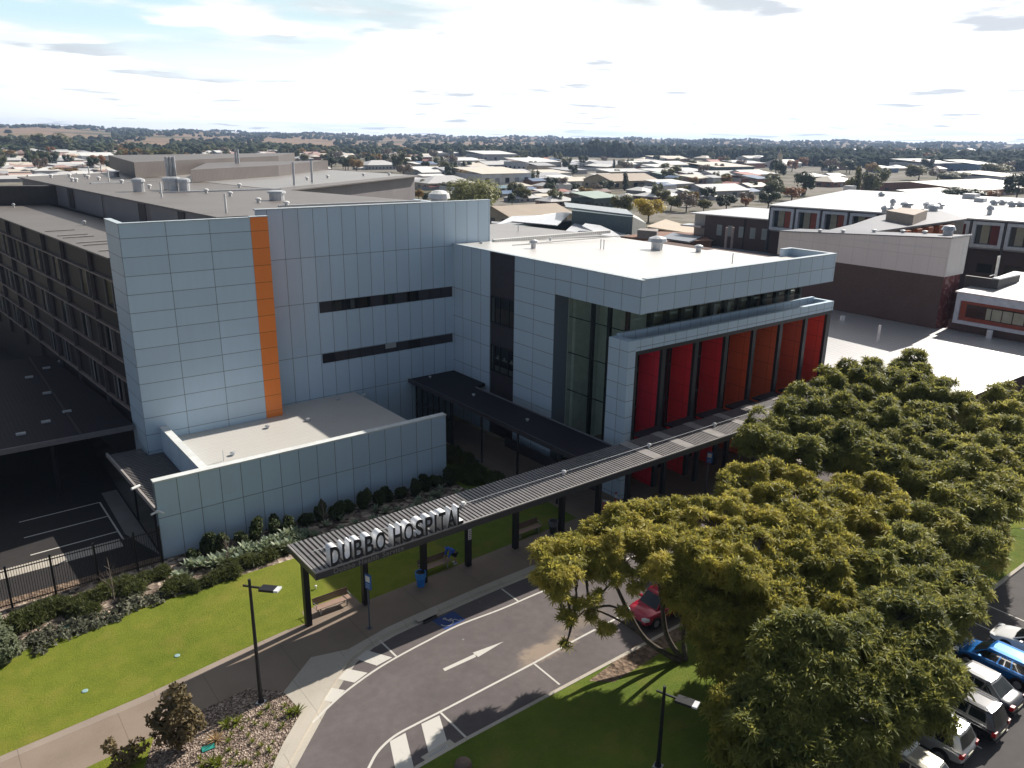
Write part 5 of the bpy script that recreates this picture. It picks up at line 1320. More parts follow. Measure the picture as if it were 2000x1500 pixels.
# ================================================================ town buildings
WALLC = {}
def wallmat(n, c):
    if n not in WALLC: WALLC[n] = plain(n, c, 0.75, var=0.1, scale=0.4)
    return WALLC[n]
ROOFC = {}
def roofmat(n, c):
    if n not in ROOFC: ROOFC[n] = ribbed(n, c, 'X', 0.8, 0.5, dirt=0.35, dark=0.85)
    return ROOFC[n]
RC = dict(white=('white_town_roof', (0.74, 0.73, 0.70)), cream=('cream_town_roof', (0.66, 0.60, 0.50)), grey=('grey_town_roof', (0.42, 0.42, 0.43)), pale=('pale_grey_town_roof', (0.56, 0.55, 0.54)), tan=('tan_town_roof', (0.42, 0.34, 0.26)),
          red=('red_town_roof', (0.38, 0.14, 0.11)), teal=('teal_town_roof', (0.14, 0.24, 0.28)), blue=('blue_town_roof', (0.10, 0.16, 0.27)), green=('green_town_roof', (0.36, 0.44, 0.38)), brown=('brown_town_roof', (0.22, 0.15, 0.12)), pink=('pink_town_roof', (0.45, 0.30, 0.26)), dark=('dark_town_roof', (0.13, 0.13, 0.14)))
WC = dict(white=('white_town_wall', (0.60, 0.60, 0.60)), cream=('cream_town_wall', (0.50, 0.43, 0.32)), tan=('tan_town_wall', (0.40, 0.33, 0.23)), grey=('grey_town_wall', (0.33, 0.34, 0.36)), brick=('brick_town_wall', (0.26, 0.13, 0.09)), dkgreen=('green_town_wall', (0.075, 0.115, 0.11)), blue=('blue_town_wall', (0.13, 0.20, 0.32)), pink=('pink_town_wall', (0.36, 0.24, 0.20)))
M_TWIN = plain('town_window', (0.03, 0.035, 0.045), 0.2); M_TDOOR = plain('roller_door', (0.30, 0.31, 0.33), 0.6)
def town(name, label, px, pyb, wpx, hpx, roof, wall, kind='gable', rz=0.0, depth=0.75, cat='building', group=None, base=None, doors=True):
    """a building standing where its base is seen; wpx/hpx are its seen width and height"""
    c = at(px, pyb, -0.2) if base is None else base
    d = math.hypot(c[0], c[1]); k = d/1600.0
    az = math.atan2(c[1], c[0])
    # seen width of a rotated box
    rr = rz - (az - math.pi/2)
    ww = abs(math.cos(rr)) + depth*abs(math.sin(rr))
    w = 1.36*wpx*k/ww; dp = w*depth; h = max(2.2, hpx*k*0.80)
    # push back so that the near corner stands at the base pixel
    back = 0.5*(w*abs(math.sin(rr)) + dp*abs(math.cos(rr)))
    cx = c[0]+math.cos(az)*back; cy = c[1]+math.sin(az)*back
    z0 = terrain_h(cx, cy)
    r = thing(name, label, cat, (cx, cy, z0), rz, group)
    hw, hd = w/2, dp/2; rise = min(h*0.45, 0.13*min(w, dp)+0.3)
    he = h-rise if kind != 'flat' else h
    b = MB(); b.box(-hw, -hd, 0, hw, hd, he)
    if kind == 'gable':
        for s in (-1, 1):
            q = [(s*hw, -hd, he), (s*hw, hd, he), (s*hw, 0, he+rise)]
            b.poly(q if s > 0 else q[::-1])
    b.build('wall', wallmat(*WC[wall]), r, local=True)
    e = min(0.6, w*0.04); b = MB(); tk = 0.15
    if kind == 'gable':
        for s in (-1, 1):
            a = [(-hw-e, s*(hd+e), he-0.05), (hw+e, s*(hd+e), he-0.05), (hw+e, 0, he+rise), (-hw-e, 0, he+rise)]
            if s > 0: a = a[::-1]
            b.poly([(x, y, z+tk) for x, y, z in a]); b.poly([(x, y, z) for x, y, z in a][::-1])
            b.poly([a[0] if s < 0 else a[3], a[1] if s < 0 else a[2], *( [(a[1][0], a[1][1], a[1][2]+tk), (a[0][0], a[0][1], a[0][2]+tk)] if s < 0 else [(a[2][0], a[2][1], a[2][2]+tk), (a[3][0], a[3][1], a[3][2]+tk)])])
    elif kind == 'hip':
        rl_ = max(0.2, hw-hd*0.9)
        lo = [(-hw-e, -hd-e, he), (hw+e, -hd-e, he), (hw+e, hd+e, he), (-hw-e, hd+e, he)]; top = [(-rl_, 0, he+rise*1.2), (rl_, 0, he+rise*1.2)]
        b.poly([lo[0], lo[1], top[1], top[0]]); b.poly([lo[1], lo[2], top[1]]); b.poly([lo[2], lo[3], top[0], top[1]]); b.poly([lo[3], lo[0], top[0]]); b.poly(lo[::-1])
    else:
        b.prism([(-hw-e*0.5, -hd-e*0.5), (hw+e*0.5, -hd-e*0.5), (hw+e*0.5, hd+e*0.5), (-hw-e*0.5, hd+e*0.5)], [he+0.002]*2+[he+rise]*2, [he+0.25]*2+[he+rise+0.25]*2)
    b.build('roof', roofmat(*RC[roof]), r, local=True)
    if doors:
        big = name == 'warehouse'
        n = max(2, int(w/ (7 if big else 3.2)))
        for i in range(n):
            x = -hw+(i+0.5)*w/n; ow = w/n*0.42; z1 = min(he*0.75, 4.0 if big else 2.1); zb_ = 0.0 if big and i % 2 else min(0.9, he*0.35)
            b = MB(); b.box(x-ow/2, -hd-0.06, zb_, x+ow/2, -hd-0.004, z1); b.build('door' if zb_ == 0 else 'window', M_TDOOR if zb_ == 0 else M_TWIN, r, local=True)
        m_ = max(1, int(dp/6))
        for i in range(m_):
            y = -hd+(i+0.5)*dp/m_; b = MB(); b.box(-hw-0.06, y-dp/m_*0.2, min(0.9, he*0.35), -hw-0.004, y+dp/m_*0.2, min(he*0.75, 2.6)); b.build('window', M_TWIN, r, local=True)
    return r
TOWN = [
 # name, label, px, pyb, wpx, hpx, roof, wall, kind, rot
 ('warehouse', 'large cream-roofed warehouse behind the tall pale willow', 962, 362, 118, 26, 'cream', 'white', 'flat', 4),
 ('warehouse', 'tan gabled warehouse just beyond the end of the blue-grey wall', 1024, 446, 150, 48, 'tan', 'tan', 'gable', 0),
 ('warehouse', 'wide pale hip-roofed hall to the left of the willow', 868, 372, 100, 30, 'pale', 'cream', 'hip', -6),
 ('warehouse', 'small white shed left of the grey hall in front of the pines', 835, 344, 40, 14, 'white', 'grey', 'gable', 0),
 ('warehouse', 'grey low-gabled shed above the wide hip-roofed hall', 893, 343, 92, 18, 'grey', 'grey', 'gable', 0),
 ('warehouse', 'white twin-roofed store against the dark pines', 960, 314, 76, 15, 'white', 'grey', 'flat', 0),
 ('warehouse', 'grey-white warehouse left of the brilliant white flat one', 966, 330, 72, 17, 'pale', 'white', 'gable', 0),
 ('warehouse', 'brilliant white flat-roofed warehouse with yellow doors near the pines', 1040, 332, 86, 18, 'white', 'white', 'flat', 3),
 ('warehouse', 'pale grey shed in front of the brilliant white warehouse', 992, 342, 68, 12, 'pale', 'white', 'gable', 0),
 ('warehouse', 'long grey shed right of the cream-roofed warehouse', 1060, 352, 66, 16, 'grey', 'white', 'gable', 0),
 ('warehouse', 'cream-roofed shed beside the tan twin warehouse', 1116, 364, 56, 20, 'cream', 'white', 'gable', 0),
 ('warehouse', 'tan twin-gabled warehouse with a dark cypress in front', 1212, 370, 112, 34, 'tan', 'tan', 'gable', -3),
 ('warehouse', 'bright white roof behind the tan twin warehouse', 1196, 346, 48, 12, 'white', 'tan', 'flat', 0),
 ('warehouse', 'pale curved-roofed shed left of a thin palm', 1126, 326, 84, 15, 'pale', 'grey', 'gable', 0),
 ('warehouse', 'pale grey shed behind the palm trunk', 1178, 328, 64, 15, 'grey', 'white', 'gable', 0),
 ('warehouse', 'rounded white hall left of centre under the pine belt', 1236, 328, 58, 15, 'white', 'white', 'gable', 0),
 ('warehouse', 'white gabled hall with a small tree in front under the pine belt', 1298, 330, 68, 17, 'white', 'white', 'gable', 0),
 ('warehouse', 'small sandy house at the foot of the pine belt', 1364, 326, 54, 10, 'cream', 'cream', 'hip', 0),
 ('warehouse', 'long pale-yellow roofed shed with green walls', 1402, 342, 102, 18, 'cream', 'dkgreen', 'flat', 0),
 ('warehouse', 'white gabled shed with a blue base stripe', 1408, 352, 76, 20, 'pale', 'white', 'gable', -8),
 ('warehouse', 'white shed to the right of the blue striped one', 1458, 352, 62, 22, 'white', 'white', 'gable', 0),
 ('warehouse', 'low white roof left of the big grey warehouse', 1306, 373, 72, 15, 'white', 'grey', 'flat', 2),
 ('warehouse', 'cream low shed above the big grey warehouse', 1362, 360, 62, 13, 'cream', 'pink', 'flat', 2),
 ('warehouse', 'big pale grey warehouse behind the autumn shrubs', 1394, 388, 100, 30, 'pale', 'grey', 'gable', -4),
 ('warehouse', 'cream roofed shed above the right end of the grey warehouse', 1466, 374, 50, 18, 'cream', 'grey', 'gable', 0),
 ('house', 'white hip-roofed house behind the golden tree', 1284, 394, 74, 20, 'white', 'pink', 'hip', 5),
 ('house', 'yellowish flat roof in the middle of the sheds', 1288, 342, 46, 9, 'cream', 'grey', 'flat', 0),
 ('house', 'green-walled store below the yellowish flat roof', 1298, 350, 40, 10, 'green', 'dkgreen', 'flat', 0),
 ('house', 'teal-roofed house right of the willow crown', 983, 374, 28, 13, 'teal', 'white', 'hip', 0),
 ('house', 'blue-roofed house beside the small orange tree', 1034, 376, 30, 12, 'blue', 'brick', 'hip', 6),
 ('house', 'red-roofed house right of the small orange tree', 1097, 382, 28, 14, 'red', 'cream', 'hip', 0),
 ('house', 'pale hip-roofed house below the red roof', 1086, 404, 62, 22, 'pale', 'pink', 'hip', 0),
 ('house', 'grey hip-roofed house right of the palm cluster', 1022, 396, 58, 18, 'pale', 'grey', 'hip', 4),
 ('house', 'silver hip-roofed house with a pale yellow tree before it', 1134, 388, 54, 18, 'pale', 'brick', 'hip', -5),
 ('house', 'green-roofed long awning building left of the golden tree', 1163, 408, 74, 24, 'green', 'dkgreen', 'flat', 8),
 ('house', 'brown-roofed house among the palms', 1058, 385, 44, 12, 'brown', 'cream', 'gable', 0),
 ('warehouse', 'cream hip-roofed hall left of the tall bushy tree pair', 1622, 366, 66, 22, 'cream', 'brick', 'hip', 0),
 ('warehouse', 'white roof left of the cream hip-roofed hall', 1588, 356, 42, 12, 'white', 'brick', 'flat', 0),
 ('warehouse', 'white arched roof right above the cream hip-roofed hall', 1624, 350, 34, 12, 'white', 'white', 'gable', 0),
 ('warehouse', 'long cream-roofed brick building behind the white ward roof', 1852, 384, 248, 26, 'cream', 'brick', 'gable', 0),
 ('warehouse', 'low pale hall in front of the long cream-roofed building', 1790, 394, 130, 22, 'pale', 'cream', 'gable', 0),
 ('warehouse', 'cream shed behind the right end of the long building', 1930, 358, 90, 14, 'cream', 'white', 'flat', 0),
 ('warehouse', 'white factory with blue roof panels below the forest', 1808, 334, 90, 16, 'pale', 'grey', 'flat', 0),
 ('warehouse', 'white-roofed shed on the factory right below the forest', 1846, 328, 40, 12, 'white', 'blue', 'flat', 0),
 ('warehouse', 'blue-walled shed right of the factory', 1892, 336, 62, 16, 'white', 'blue', 'flat', 0),
 ('house', 'white church-like building with a small tower', 1528, 328, 50, 18, 'white', 'white', 'gable', 0),
 ('house', 'pale roofed row left of the church-like building', 1424, 324, 42, 8, 'pale', 'pink', 'gable', 0),
 ('house', 'small white house left of the church-like building', 1462, 322, 26, 8, 'white', 'white', 'gable', 0),
 ('house', 'white house behind a tree under the far forest', 1616, 322, 26, 9, 'white', 'white', 'flat', 0),
 ('house', 'brown gabled house under the far forest', 1640, 323, 24, 9, 'brown', 'brick', 'gable', 0),
 ('house', 'white shed at the right under the far forest', 1736, 326, 26, 10, 'white', 'cream', 'gable', 0),
 ('house', 'pale low sheds in front of the white shed at right', 1722, 338, 40, 10, 'white', 'blue', 'flat', 0),
 ('house', 'white roof at the far right edge in the forest', 1985, 310, 34, 8, 'white', 'white', 'flat', 0),
 ('house', 'red-roofed house against the pine belt', 1060, 316, 40, 9, 'red', 'cream', 'hip', 0),
 ('house', 'white tent-like roofs against the pine belt', 1022, 312, 26, 9, 'white', 'white', 'hip', 0),
 ('house', 'pinkish-roofed house in the left suburb', 539, 312, 36, 10, 'pink', 'grey', 'hip', 0),
 ('house', 'red-roofed long house in the far left suburb', 258, 318, 44, 11, 'red', 'white', 'gable', 0),
 ('house', 'white flat building left of the red-roofed long house', 190, 318, 44, 14, 'white', 'white', 'flat', 0),
 ('house', 'white house between two dark trees at far left', 98, 312, 20, 8, 'white', 'grey', 'gable', 0),
 ('house', 'cream-roofed house at the far left suburb edge', 422, 311, 30, 10, 'cream', 'white', 'hip', 0),
 ('house', 'pale-roofed house left of the cream-roofed far house', 388, 309, 32, 9, 'pale', 'white', 'hip', 0),
 ('house', 'wide cream-roofed hall in the middle of the left suburb', 650, 308, 56, 9, 'cream', 'white', 'gable', 0),
 ('house', 'broad grey hall behind the dark round tree clump', 738, 332, 62, 20, 'pale', 'grey', 'hip', 0),
 ('house', 'cream gabled hall left of the tall mid tree', 748, 316, 34, 15, 'cream', 'cream', 'gable', 0),
 ('house', 'white roofed house below the dark round tree clump', 610, 336, 52, 12, 'white', 'dkgreen', 'gable', 0),
 ('house', 'tan-roofed house next to the blue tarpaulin shed', 588, 332, 34, 11, 'tan', 'dkgreen', 'gable', 0),
 ('house', 'pale low house in front of the dark round tree clump', 704, 332, 22, 8, 'white', 'white', 'gable', 0),
 ('house', 'red-walled shop beside the white row', 806, 322, 28, 12, 'white', 'brick', 'flat', 0),
 ('house', 'white row of shops with dark shutters', 905, 324, 70, 12, 'white', 'white', 'flat', 0),
 ('house', 'pale roofed row behind the white shops', 868, 306, 46, 8, 'white', 'grey', 'flat', 0),
]
for i, (nm, lab, px, pyb, w, h, rf, wl, kd, rz) in enumerate(TOWN):
    town(nm, lab, px, pyb, w, h, rf, wl, kd, R(rz), 0.7)
# church tower
c_ = at(1521, 328, -0.2)
b = MB(); zz = terrain_h(*c_[:2]); b.box(c_[0]-2, c_[1]-2, zz, c_[0]+2, c_[1]+2, zz+15); b.lathe(c_[0], c_[1], [(2.4, zz+15), (0.2, zz+20)], 4); tag(b.build('bell_tower', wallmat(*WC['cream'])), 'small pale tower standing in front of the church-like building', 'tower')

# green and white centre with swooping roofs
GC = thing('green_centre', 'dark green flat-walled centre with a long cream sign and swooping white roofs', 'building', (150, 150, 0))
def pxw(pts, z0, z1, mat, name, parent, thick):
    """upright wall over a line of photo points at roof height, running back by thick"""
    p = [at(x, y, z1)[:2] for x, y in pts]; d = Vector((p[-1][0], p[-1][1], 0)); d.normalize()
    back = [(x+d.x*thick, y+d.y*thick) for x, y in p]
    b = MB(); b.prism(p+back[::-1], z0, z1); return b.build(name, mat, parent)
M_GRN = plain('dark_green_wall', (0.085, 0.125, 0.135), 0.6); zc_ = 9.5
pxw([(1117, 411), (1235, 424)], 0, zc_, M_GRN, 'wall', GC, 16)
p0_, p1_ = at(1108, 405, zc_+0.3), at(1262, 432, zc_+0.3)
d_ = Vector((0.64, 0.77, 0))
b = MB(); b.prism([at(1105, 405, 9.7)[:2], at(1237, 421, 9.7)[:2], (at(1237, 421, 9.7)[0]+d_.x*16, at(1237, 421, 9.7)[1]+d_.y*16), (at(1105, 405, 9.7)[0]+d_.x*16, at(1105, 405, 9.7)[1]+d_.y*16)], 9.52, 9.85); b.build('roof', plain('silver_roof_edge', (0.36, 0.40, 0.42), 0.5), GC)
pe = at(1236, 424, 9.3); b = MB(); b.prism([pe[:2], at(1262, 436, 7.2)[:2], (at(1262, 436, 7.2)[0]+10, at(1262, 436, 7.2)[1]+12), (pe[0]+10, pe[1]+12)], 0, [9.4, 7.2, 7.2, 9.4]); b.build('end_wall', plain('pale_end_wall', (0.42, 0.44, 0.42), 0.6), GC)
a_, c_ = at(1153, 415, 8.6), at(1196, 422, 8.5); dd = Vector((c_[0]-a_[0], c_[1]-a_[1], 0)).normalized(); nn = Vector((dd.y, -dd.x, 0))
if nn.dot(Vector((a_[0], a_[1], 0))) > 0: nn = -nn
b = MB(); o1 = [(a_[0]+nn.x*0.1, a_[1]+nn.y*0.1), (c_[0]+nn.x*0.1, c_[1]+nn.y*0.1), (c_[0]+nn.x*0.35, c_[1]+nn.y*0.35), (a_[0]+nn.x*0.35, a_[1]+nn.y*0.35)]
b.prism(o1, 7.1, 8.7); sg = b.build('sign', plain('cream_sign', (0.55, 0.50, 0.42), 0.5), GC)
b = MB()
for k in range(9):
    t0 = 0.06+0.1*k; q = [(a_[0]+(c_[0]-a_[0])*u_+nn.x*o_, a_[1]+(c_[1]-a_[1])*u_+nn.y*o_) for u_, o_ in ((t0, 0.36), (t0+0.07, 0.36), (t0+0.07, 0.40), (t0, 0.40))]
    b.prism(q, 7.55, 8.25)
b.build('lettering', plain('sign_letters', (0.20, 0.12, 0.10), 0.6), sg)
def swoop(pts_lo, pts_hi, zl, zh, mat, name):
    """curved sheet between a low and a high edge"""
    lo = [at(x, y, z) for (x, y), z in zip(pts_lo, zl)]; hi = [at(x, y, z) for (x, y), z in zip(pts_hi, zh)]
    b = MB()
    for i in range(len(lo)-1): b.poly([lo[i], lo[i+1], hi[i+1], hi[i]])
    o = b.build(name, mat, GC); m = o.modifiers.new('th', 'SOLIDIFY'); m.thickness = 0.2; return o
M_SW = ribbed('white_swoop_roof', (0.64, 0.66, 0.69), 'X', 0.6, 0.35, dirt=0.15)
swoop([(960, 443), (1000, 432), (1045, 436), (1088, 440)], [(1000, 422), (1060, 420), (1090, 415), (1118, 414)], [6.6, 6.6, 6.4, 6.2], [6.9, 7.2, 7.4, 7.6], M_SW, 'swoop_roof')
swoop([(1096, 458), (1130, 452), (1170, 460), (1211, 468)], [(1135, 425), (1158, 427), (1190, 440), (1222, 455)], [5.9, 5.8, 5.6, 5.2], [6.6, 6.5, 6.0, 5.4], M_SW, 'swoop_roof')
swoop([(1137, 441), (1160, 452), (1185, 462), (1209, 469)], [(1143, 436), (1172, 440), (1195, 450), (1214, 462)], [7.2, 6.8, 6.3, 5.6], [7.5, 7.1, 6.5, 5.8], M_SW, 'swoop_roof')
pxw([(960, 444), (1000, 443), (1135, 430)], 0, 5.9, M_GRN, 'wall', GC, 6)
tag(MB().prism([at(960, 436, 4)[:2], at(1082, 445, 4)[:2], at(1075, 440, 4)[:2], at(960, 432, 4)[:2]], 0, 4).build('garden_wall', wallmat(*WC['grey'])), 'grey low wall at the foot of the white swooping roofs', 'wall')
# brick house row and pale awning right of it
r = thing('brick_house', 'low brown brick building with a grey plant box beside the dark brick wing', 'building', (115, 110, 0))
q = [at(1211, 461, 6)[:2], at(1297, 470, 6)[:2], at(1390, 470, 6)[:2], at(1370, 455, 6)[:2], at(1290, 452, 6)[:2]]
b = MB(); b.prism(q, 0, 6); b.build('wall', plain('brown_brick_wall', (0.24, 0.125, 0.085), 0.8), r)
b = MB(); b.prism([at(1290, 464, 6.3)[:2], at(1345, 472, 6.3)[:2], at(1372, 462, 6.3)[:2], at(1315, 454, 6.3)[:2]], 6.01, 6.3); b.build('roof', plain('blue_grey_flat_roof', (0.20, 0.23, 0.27), 0.6), r)
b = MB(); b.prism([at(1245, 449, 7.8)[:2], at(1283, 452, 7.8)[:2], at(1286, 447, 7.8)[:2], at(1250, 446, 7.8)[:2]], 6.01, 7.8); b.build('plant_box', plain('grey_plant_box', (0.30, 0.27, 0.25), 0.7), r)
r = thing('tan_awning', 'tan hip awning roof beside the dark brick wing', 'awning', (130, 105, 0))
b = MB(); b.prism([at(1325, 468, 5.5)[:2], at(1360, 474, 5.5)[:2], at(1394, 469, 5.5)[:2], at(1352, 461, 5.5)[:2]], 5.3, 5.5); b.build('roof', roofmat('sand_roof', (0.56, 0.46, 0.34)), r)
b = MB(); b.prism([at(1330, 469, 5)[:2], at(1360, 474, 5)[:2], at(1390, 469, 5)[:2], at(1355, 463, 5)[:2]], 0, 5.29); b.build('wall', wallmat(*WC['brick']), r)
r = thing('sand_roof_house', 'long low sand-coloured roof in front of the golden tree', 'building', (150, 120, 0))
b = MB(); b.prism([at(1262, 442, 4.5)[:2], at(1352, 456, 4.5)[:2], at(1362, 446, 4.5)[:2], at(1300, 428, 4.5)[:2]], 4.2, 4.5); b.build('roof', roofmat('sand_roof', (0.56, 0.46, 0.34)), r)
b = MB(); b.prism([at(1266, 442, 4.0)[:2], at(1350, 455, 4.0)[:2], at(1358, 447, 4.0)[:2], at(1300, 431, 4.0)[:2]], 0, 4.19); b.build('wall', wallmat(*WC['brick']), r)
# filler suburb
rnd = random.Random(21)
GL = dict(white='small white-roofed suburban house seen far off among trees', cream='small cream-roofed suburban house seen far off among trees', grey='small grey-roofed suburban house seen far off among trees', pink='small pinkish-roofed suburban house seen far off among trees', brown='small brown-roofed suburban house seen far off among trees', pale='small pale-roofed suburban house seen far off among trees')
for i in range(150):
    px = rnd.uniform(-20, 830) if i < 95 else rnd.uniform(1150, 2010)
    py = rnd.uniform(302, 345) if i < 95 else rnd.uniform(302, 336)
    if i < 95 and py > 318 and px > 230: py = rnd.uniform(300, 318)
    c = rnd.choice(['white', 'white', 'cream', 'grey', 'pink', 'brown', 'pale', 'pale'])
    town('house', GL[c], px, py, rnd.uniform(16, 34), rnd.uniform(8, 12), c, rnd.choice(['white', 'cream', 'brick', 'grey']), rnd.choice(['hip', 'gable']), R(rnd.choice([0, 0, 90, 8])), 0.8, 'house', c+'-roofed houses of the far suburb', doors=False)
for i in range(75):
    px = rnd.uniform(-20, 240); py = rnd.uniform(300, 356)
    c = rnd.choice(['white', 'white', 'cream', 'grey', 'pink', 'brown', 'pale', 'pale'])
    town('house', GL[c], px, py, rnd.uniform(22, 40), rnd.uniform(9, 13), c, rnd.choice(['white', 'cream', 'brick', 'grey']), rnd.choice(['hip', 'gable']), R(rnd.choice([0, 0, 90, 8])), 0.8, 'house', c+'-roofed houses of the far suburb', doors=False)
SL = dict(white='mid-sized white-roofed shed in the industrial middle distance', cream='mid-sized cream-roofed shed in the industrial middle distance', grey='mid-sized grey-roofed shed in the industrial middle distance', pale='mid-sized pale-roofed shed in the industrial middle distance', red='mid-sized red-roofed house in the middle distance', blue='mid-sized blue-roofed house in the middle distance', brown='mid-sized brown-roofed house in the middle distance')
for i in range(95):
    px = rnd.uniform(820, 1500); py = rnd.uniform(316, 392)
    if 890 < px < 975 and py > 350: continue
    c = rnd.choice(['white', 'white', 'white', 'cream', 'grey', 'pale', 'pale', 'red', 'blue', 'brown'])
    big = c not in ('red', 'blue', 'brown') and py < 360
    town('house', SL[c], px, py, rnd.uniform(36, 66) if big else rnd.uniform(26, 42), rnd.uniform(9, 14) if big else rnd.uniform(10, 15), c, rnd.choice(['white', 'cream', 'brick', 'grey']), rnd.choice(['hip', 'gable', 'flat']) if not big else rnd.choice(['gable', 'flat']), R(rnd.choice([0, 0, 90, 6])), 0.75, 'building', c+'-roofed buildings of the middle distance', doors=False)
# parked vehicles far away
def far_car(label, px, py, s, paint, z=-0.15):
    c = at(px, py, z); return c
# ================================================================ thin air over the plain
hb = MB(); hb.box(-6500, -6500, -1.4, 6500, 6500, 96)
t = NT('haze_air'); pv = t.node('ShaderNodeVolumePrincipled'); pv.inputs['Density'].default_value = 0.000095; pv.inputs['Color'].default_value = (0.50, 0.68, 1.0, 1); pv.inputs['Anisotropy'].default_value = 0.2
t.n.remove(t.b); t.link(pv.outputs[0], t.out.inputs['Volume'])
tag(hb.build('haze', t.mat), kind='stuff')
# ================================================================ foliage
def foliage_mat(name, c0, c1, c2, trans=0.35, scale=1.2, tcol=None, rough=0.55):
    t = NT(name); P = t.pos(); n1 = t.noise(P, scale, 4, 0.6); n2 = t.noise(P, scale*6, 2)
    oi = t.node('ShaderNodeObjectInfo')
    f = t.math('ADD', t.math('MULTIPLY', n1, 0.6), t.math('MULTIPLY', n2, 0.4))
    f = t.math('ADD', f, t.math('MULTIPLY', t.math('SUBTRACT', oi.outputs['Random'], 0.5), 0.12))
    c = t.ramp(f, [(0.34, c0), (0.5, c1), (0.66, c2)])
    t.base(c); t.set(rough, 0, 0.25)
    tr = t.node('ShaderNodeBsdfTranslucent')
    t.link(t.mix(0.5, c, tcol or tuple(min(1, x*1.6) for x in c2)), tr.inputs[0])
    mx = t.node('ShaderNodeMixShader'); mx.inputs[0].default_value = trans
    t.link(t.b.outputs[0], mx.inputs[1]); t.link(tr.outputs[0], mx.inputs[2]); t.link(mx.outputs[0], t.out.inputs[0])
    return t.mat
M_JAC = foliage_mat('feathery_foliage', (0.12, 0.14, 0.03), (0.29, 0.285, 0.058), (0.52, 0.44, 0.10), 0.48, 0.55, (0.75, 0.64, 0.13))
M_JAC2 = foliage_mat('feathery_foliage_olive', (0.085, 0.11, 0.03), (0.20, 0.22, 0.052), (0.38, 0.35, 0.09), 0.45, 0.55, (0.62, 0.57, 0.15))
M_BARK = plain('grey_brown_bark', (0.085, 0.068, 0.052), 0.9, var=0.4, scale=4)
M_GUM = foliage_mat('gum_foliage', (0.06, 0.075, 0.038), (0.11, 0.125, 0.06), (0.18, 0.185, 0.10), 0.25, 0.15)
M_DKF = foliage_mat('dark_foliage', (0.028, 0.044, 0.024), (0.05, 0.07, 0.036), (0.085, 0.105, 0.05), 0.2, 0.2)
M_AUT = foliage_mat('autumn_foliage', (0.14, 0.085, 0.022), (0.24, 0.15, 0.04), (0.33, 0.21, 0.06), 0.35, 0.2)
M_RUST = foliage_mat('rust_foliage', (0.16, 0.075, 0.03), (0.26, 0.12, 0.045), (0.33, 0.17, 0.07), 0.3, 0.2)
M_YEL = foliage_mat('golden_foliage', (0.24, 0.18, 0.025), (0.38, 0.29, 0.04), (0.50, 0.40, 0.07), 0.4, 0.3)
M_WIL = foliage_mat('willow_foliage', (0.13, 0.145, 0.045), (0.22, 0.23, 0.085), (0.31, 0.31, 0.13), 0.4, 0.3)
M_BARE = foliage_mat('bare_twig_foliage', (0.13, 0.10, 0.075), (0.19, 0.15, 0.115), (0.25, 0.20, 0.155), 0.1, 0.3)
M_OLV = foliage_mat('olive_foliage', (0.065, 0.070, 0.022), (0.12, 0.12, 0.036), (0.18, 0.165, 0.055), 0.3, 0.25)
NP = np.random.default_rng(5)

def np_mesh(name, V, Fq, mat):
    """quads from numpy arrays"""
    me = bpy.data.meshes.new(name); n = len(V); m = len(Fq)
    me.vertices.add(n); me.vertices.foreach_set('co', np.ascontiguousarray(V, np.float32).ravel())
    k = Fq.shape[1]
    me.loops.add(m*k); me.loops.foreach_set('vertex_index', np.ascontiguousarray(Fq, np.int32).ravel())
    me.polygons.add(m); me.polygons.foreach_set('loop_start', np.arange(0, m*k, k, dtype=np.int32))
    me.materials.append(mat); me.update(calc_edges=True)
    return me

def frond_tuft(nf, rng, L0=0.5, wid=0.11, seg=3, spread=(8, 70), droop=0.55):
    """a rosette of drooping feathery fronds around +Z"""
    V = []; Fq = []
    for i in range(nf):
        az = 2*math.pi*(i+rng.random()*0.8)/nf; el = R(rng.uniform(*spread)); L = L0*rng.uniform(0.7, 1.25)
        d = np.array([math.cos(az)*math.cos(el), math.sin(az)*math.cos(el), math.sin(el)]); side = np.array([-math.sin(az), math.cos(az), 0]); roll = rng.uniform(-0.6, 0.6)
        side = side*math.cos(roll)+np.array([0, 0, 1])*math.sin(roll)
        i0 = len(V)
        for k in range(seg+1):
            t = k/seg; p = d*L*t; p = p-np.array([0, 0, 1])*droop*L*t*t
            w = wid*(0.30+1.0*math.sin(math.pi*min(1, t*0.85+0.12)))*0.55*(L/L0)
            V.append(p-side*w); V.append(p+side*w)
        for k in range(seg):
            a = i0+2*k; Fq.append((a, a+1, a+3, a+2))
    return np.array(V), np.array(Fq)

def rot_to(n, rng):
    """rotation matrices taking Z to each normal with random spin"""
    n = n/np.linalg.norm(n, axis=1, keepdims=True)
    a = np.cross(n, np.tile([[0.3, 0.9, 0.31]], (len(n), 1))); a /= np.linalg.norm(a, axis=1, keepdims=True)
    b = np.cross(n, a); th = rng.random(len(n))*2*math.pi; c, s = np.cos(th)[:, None], np.sin(th)[:, None]
    x = a*c+b*s; y = np.cross(n, x)
    return np.stack([x, y, n], 2)

def scatter(protos, P, N, S, rng):
    Vs = []; Fs = []; off = 0; Rm = rot_to(N, rng); which = rng.integers(0, len(protos), len(P))
    for k, (pv, pf) in enumerate(protos):
        idx = np.where(which == k)[0]
        if not len(idx): continue
        v = np.einsum('nij,mj->nmi', Rm[idx], pv)*S[idx][:, None, None]+P[idx][:, None, :]
        f = pf[None]+(np.arange(len(idx))*len(pv))[:, None, None]+off
        Vs.append(v.reshape(-1, 3)); Fs.append(f.reshape(-1, pf.shape[1])); off += len(idx)*len(pv)
    return np.concatenate(Vs), np.concatenate(Fs)

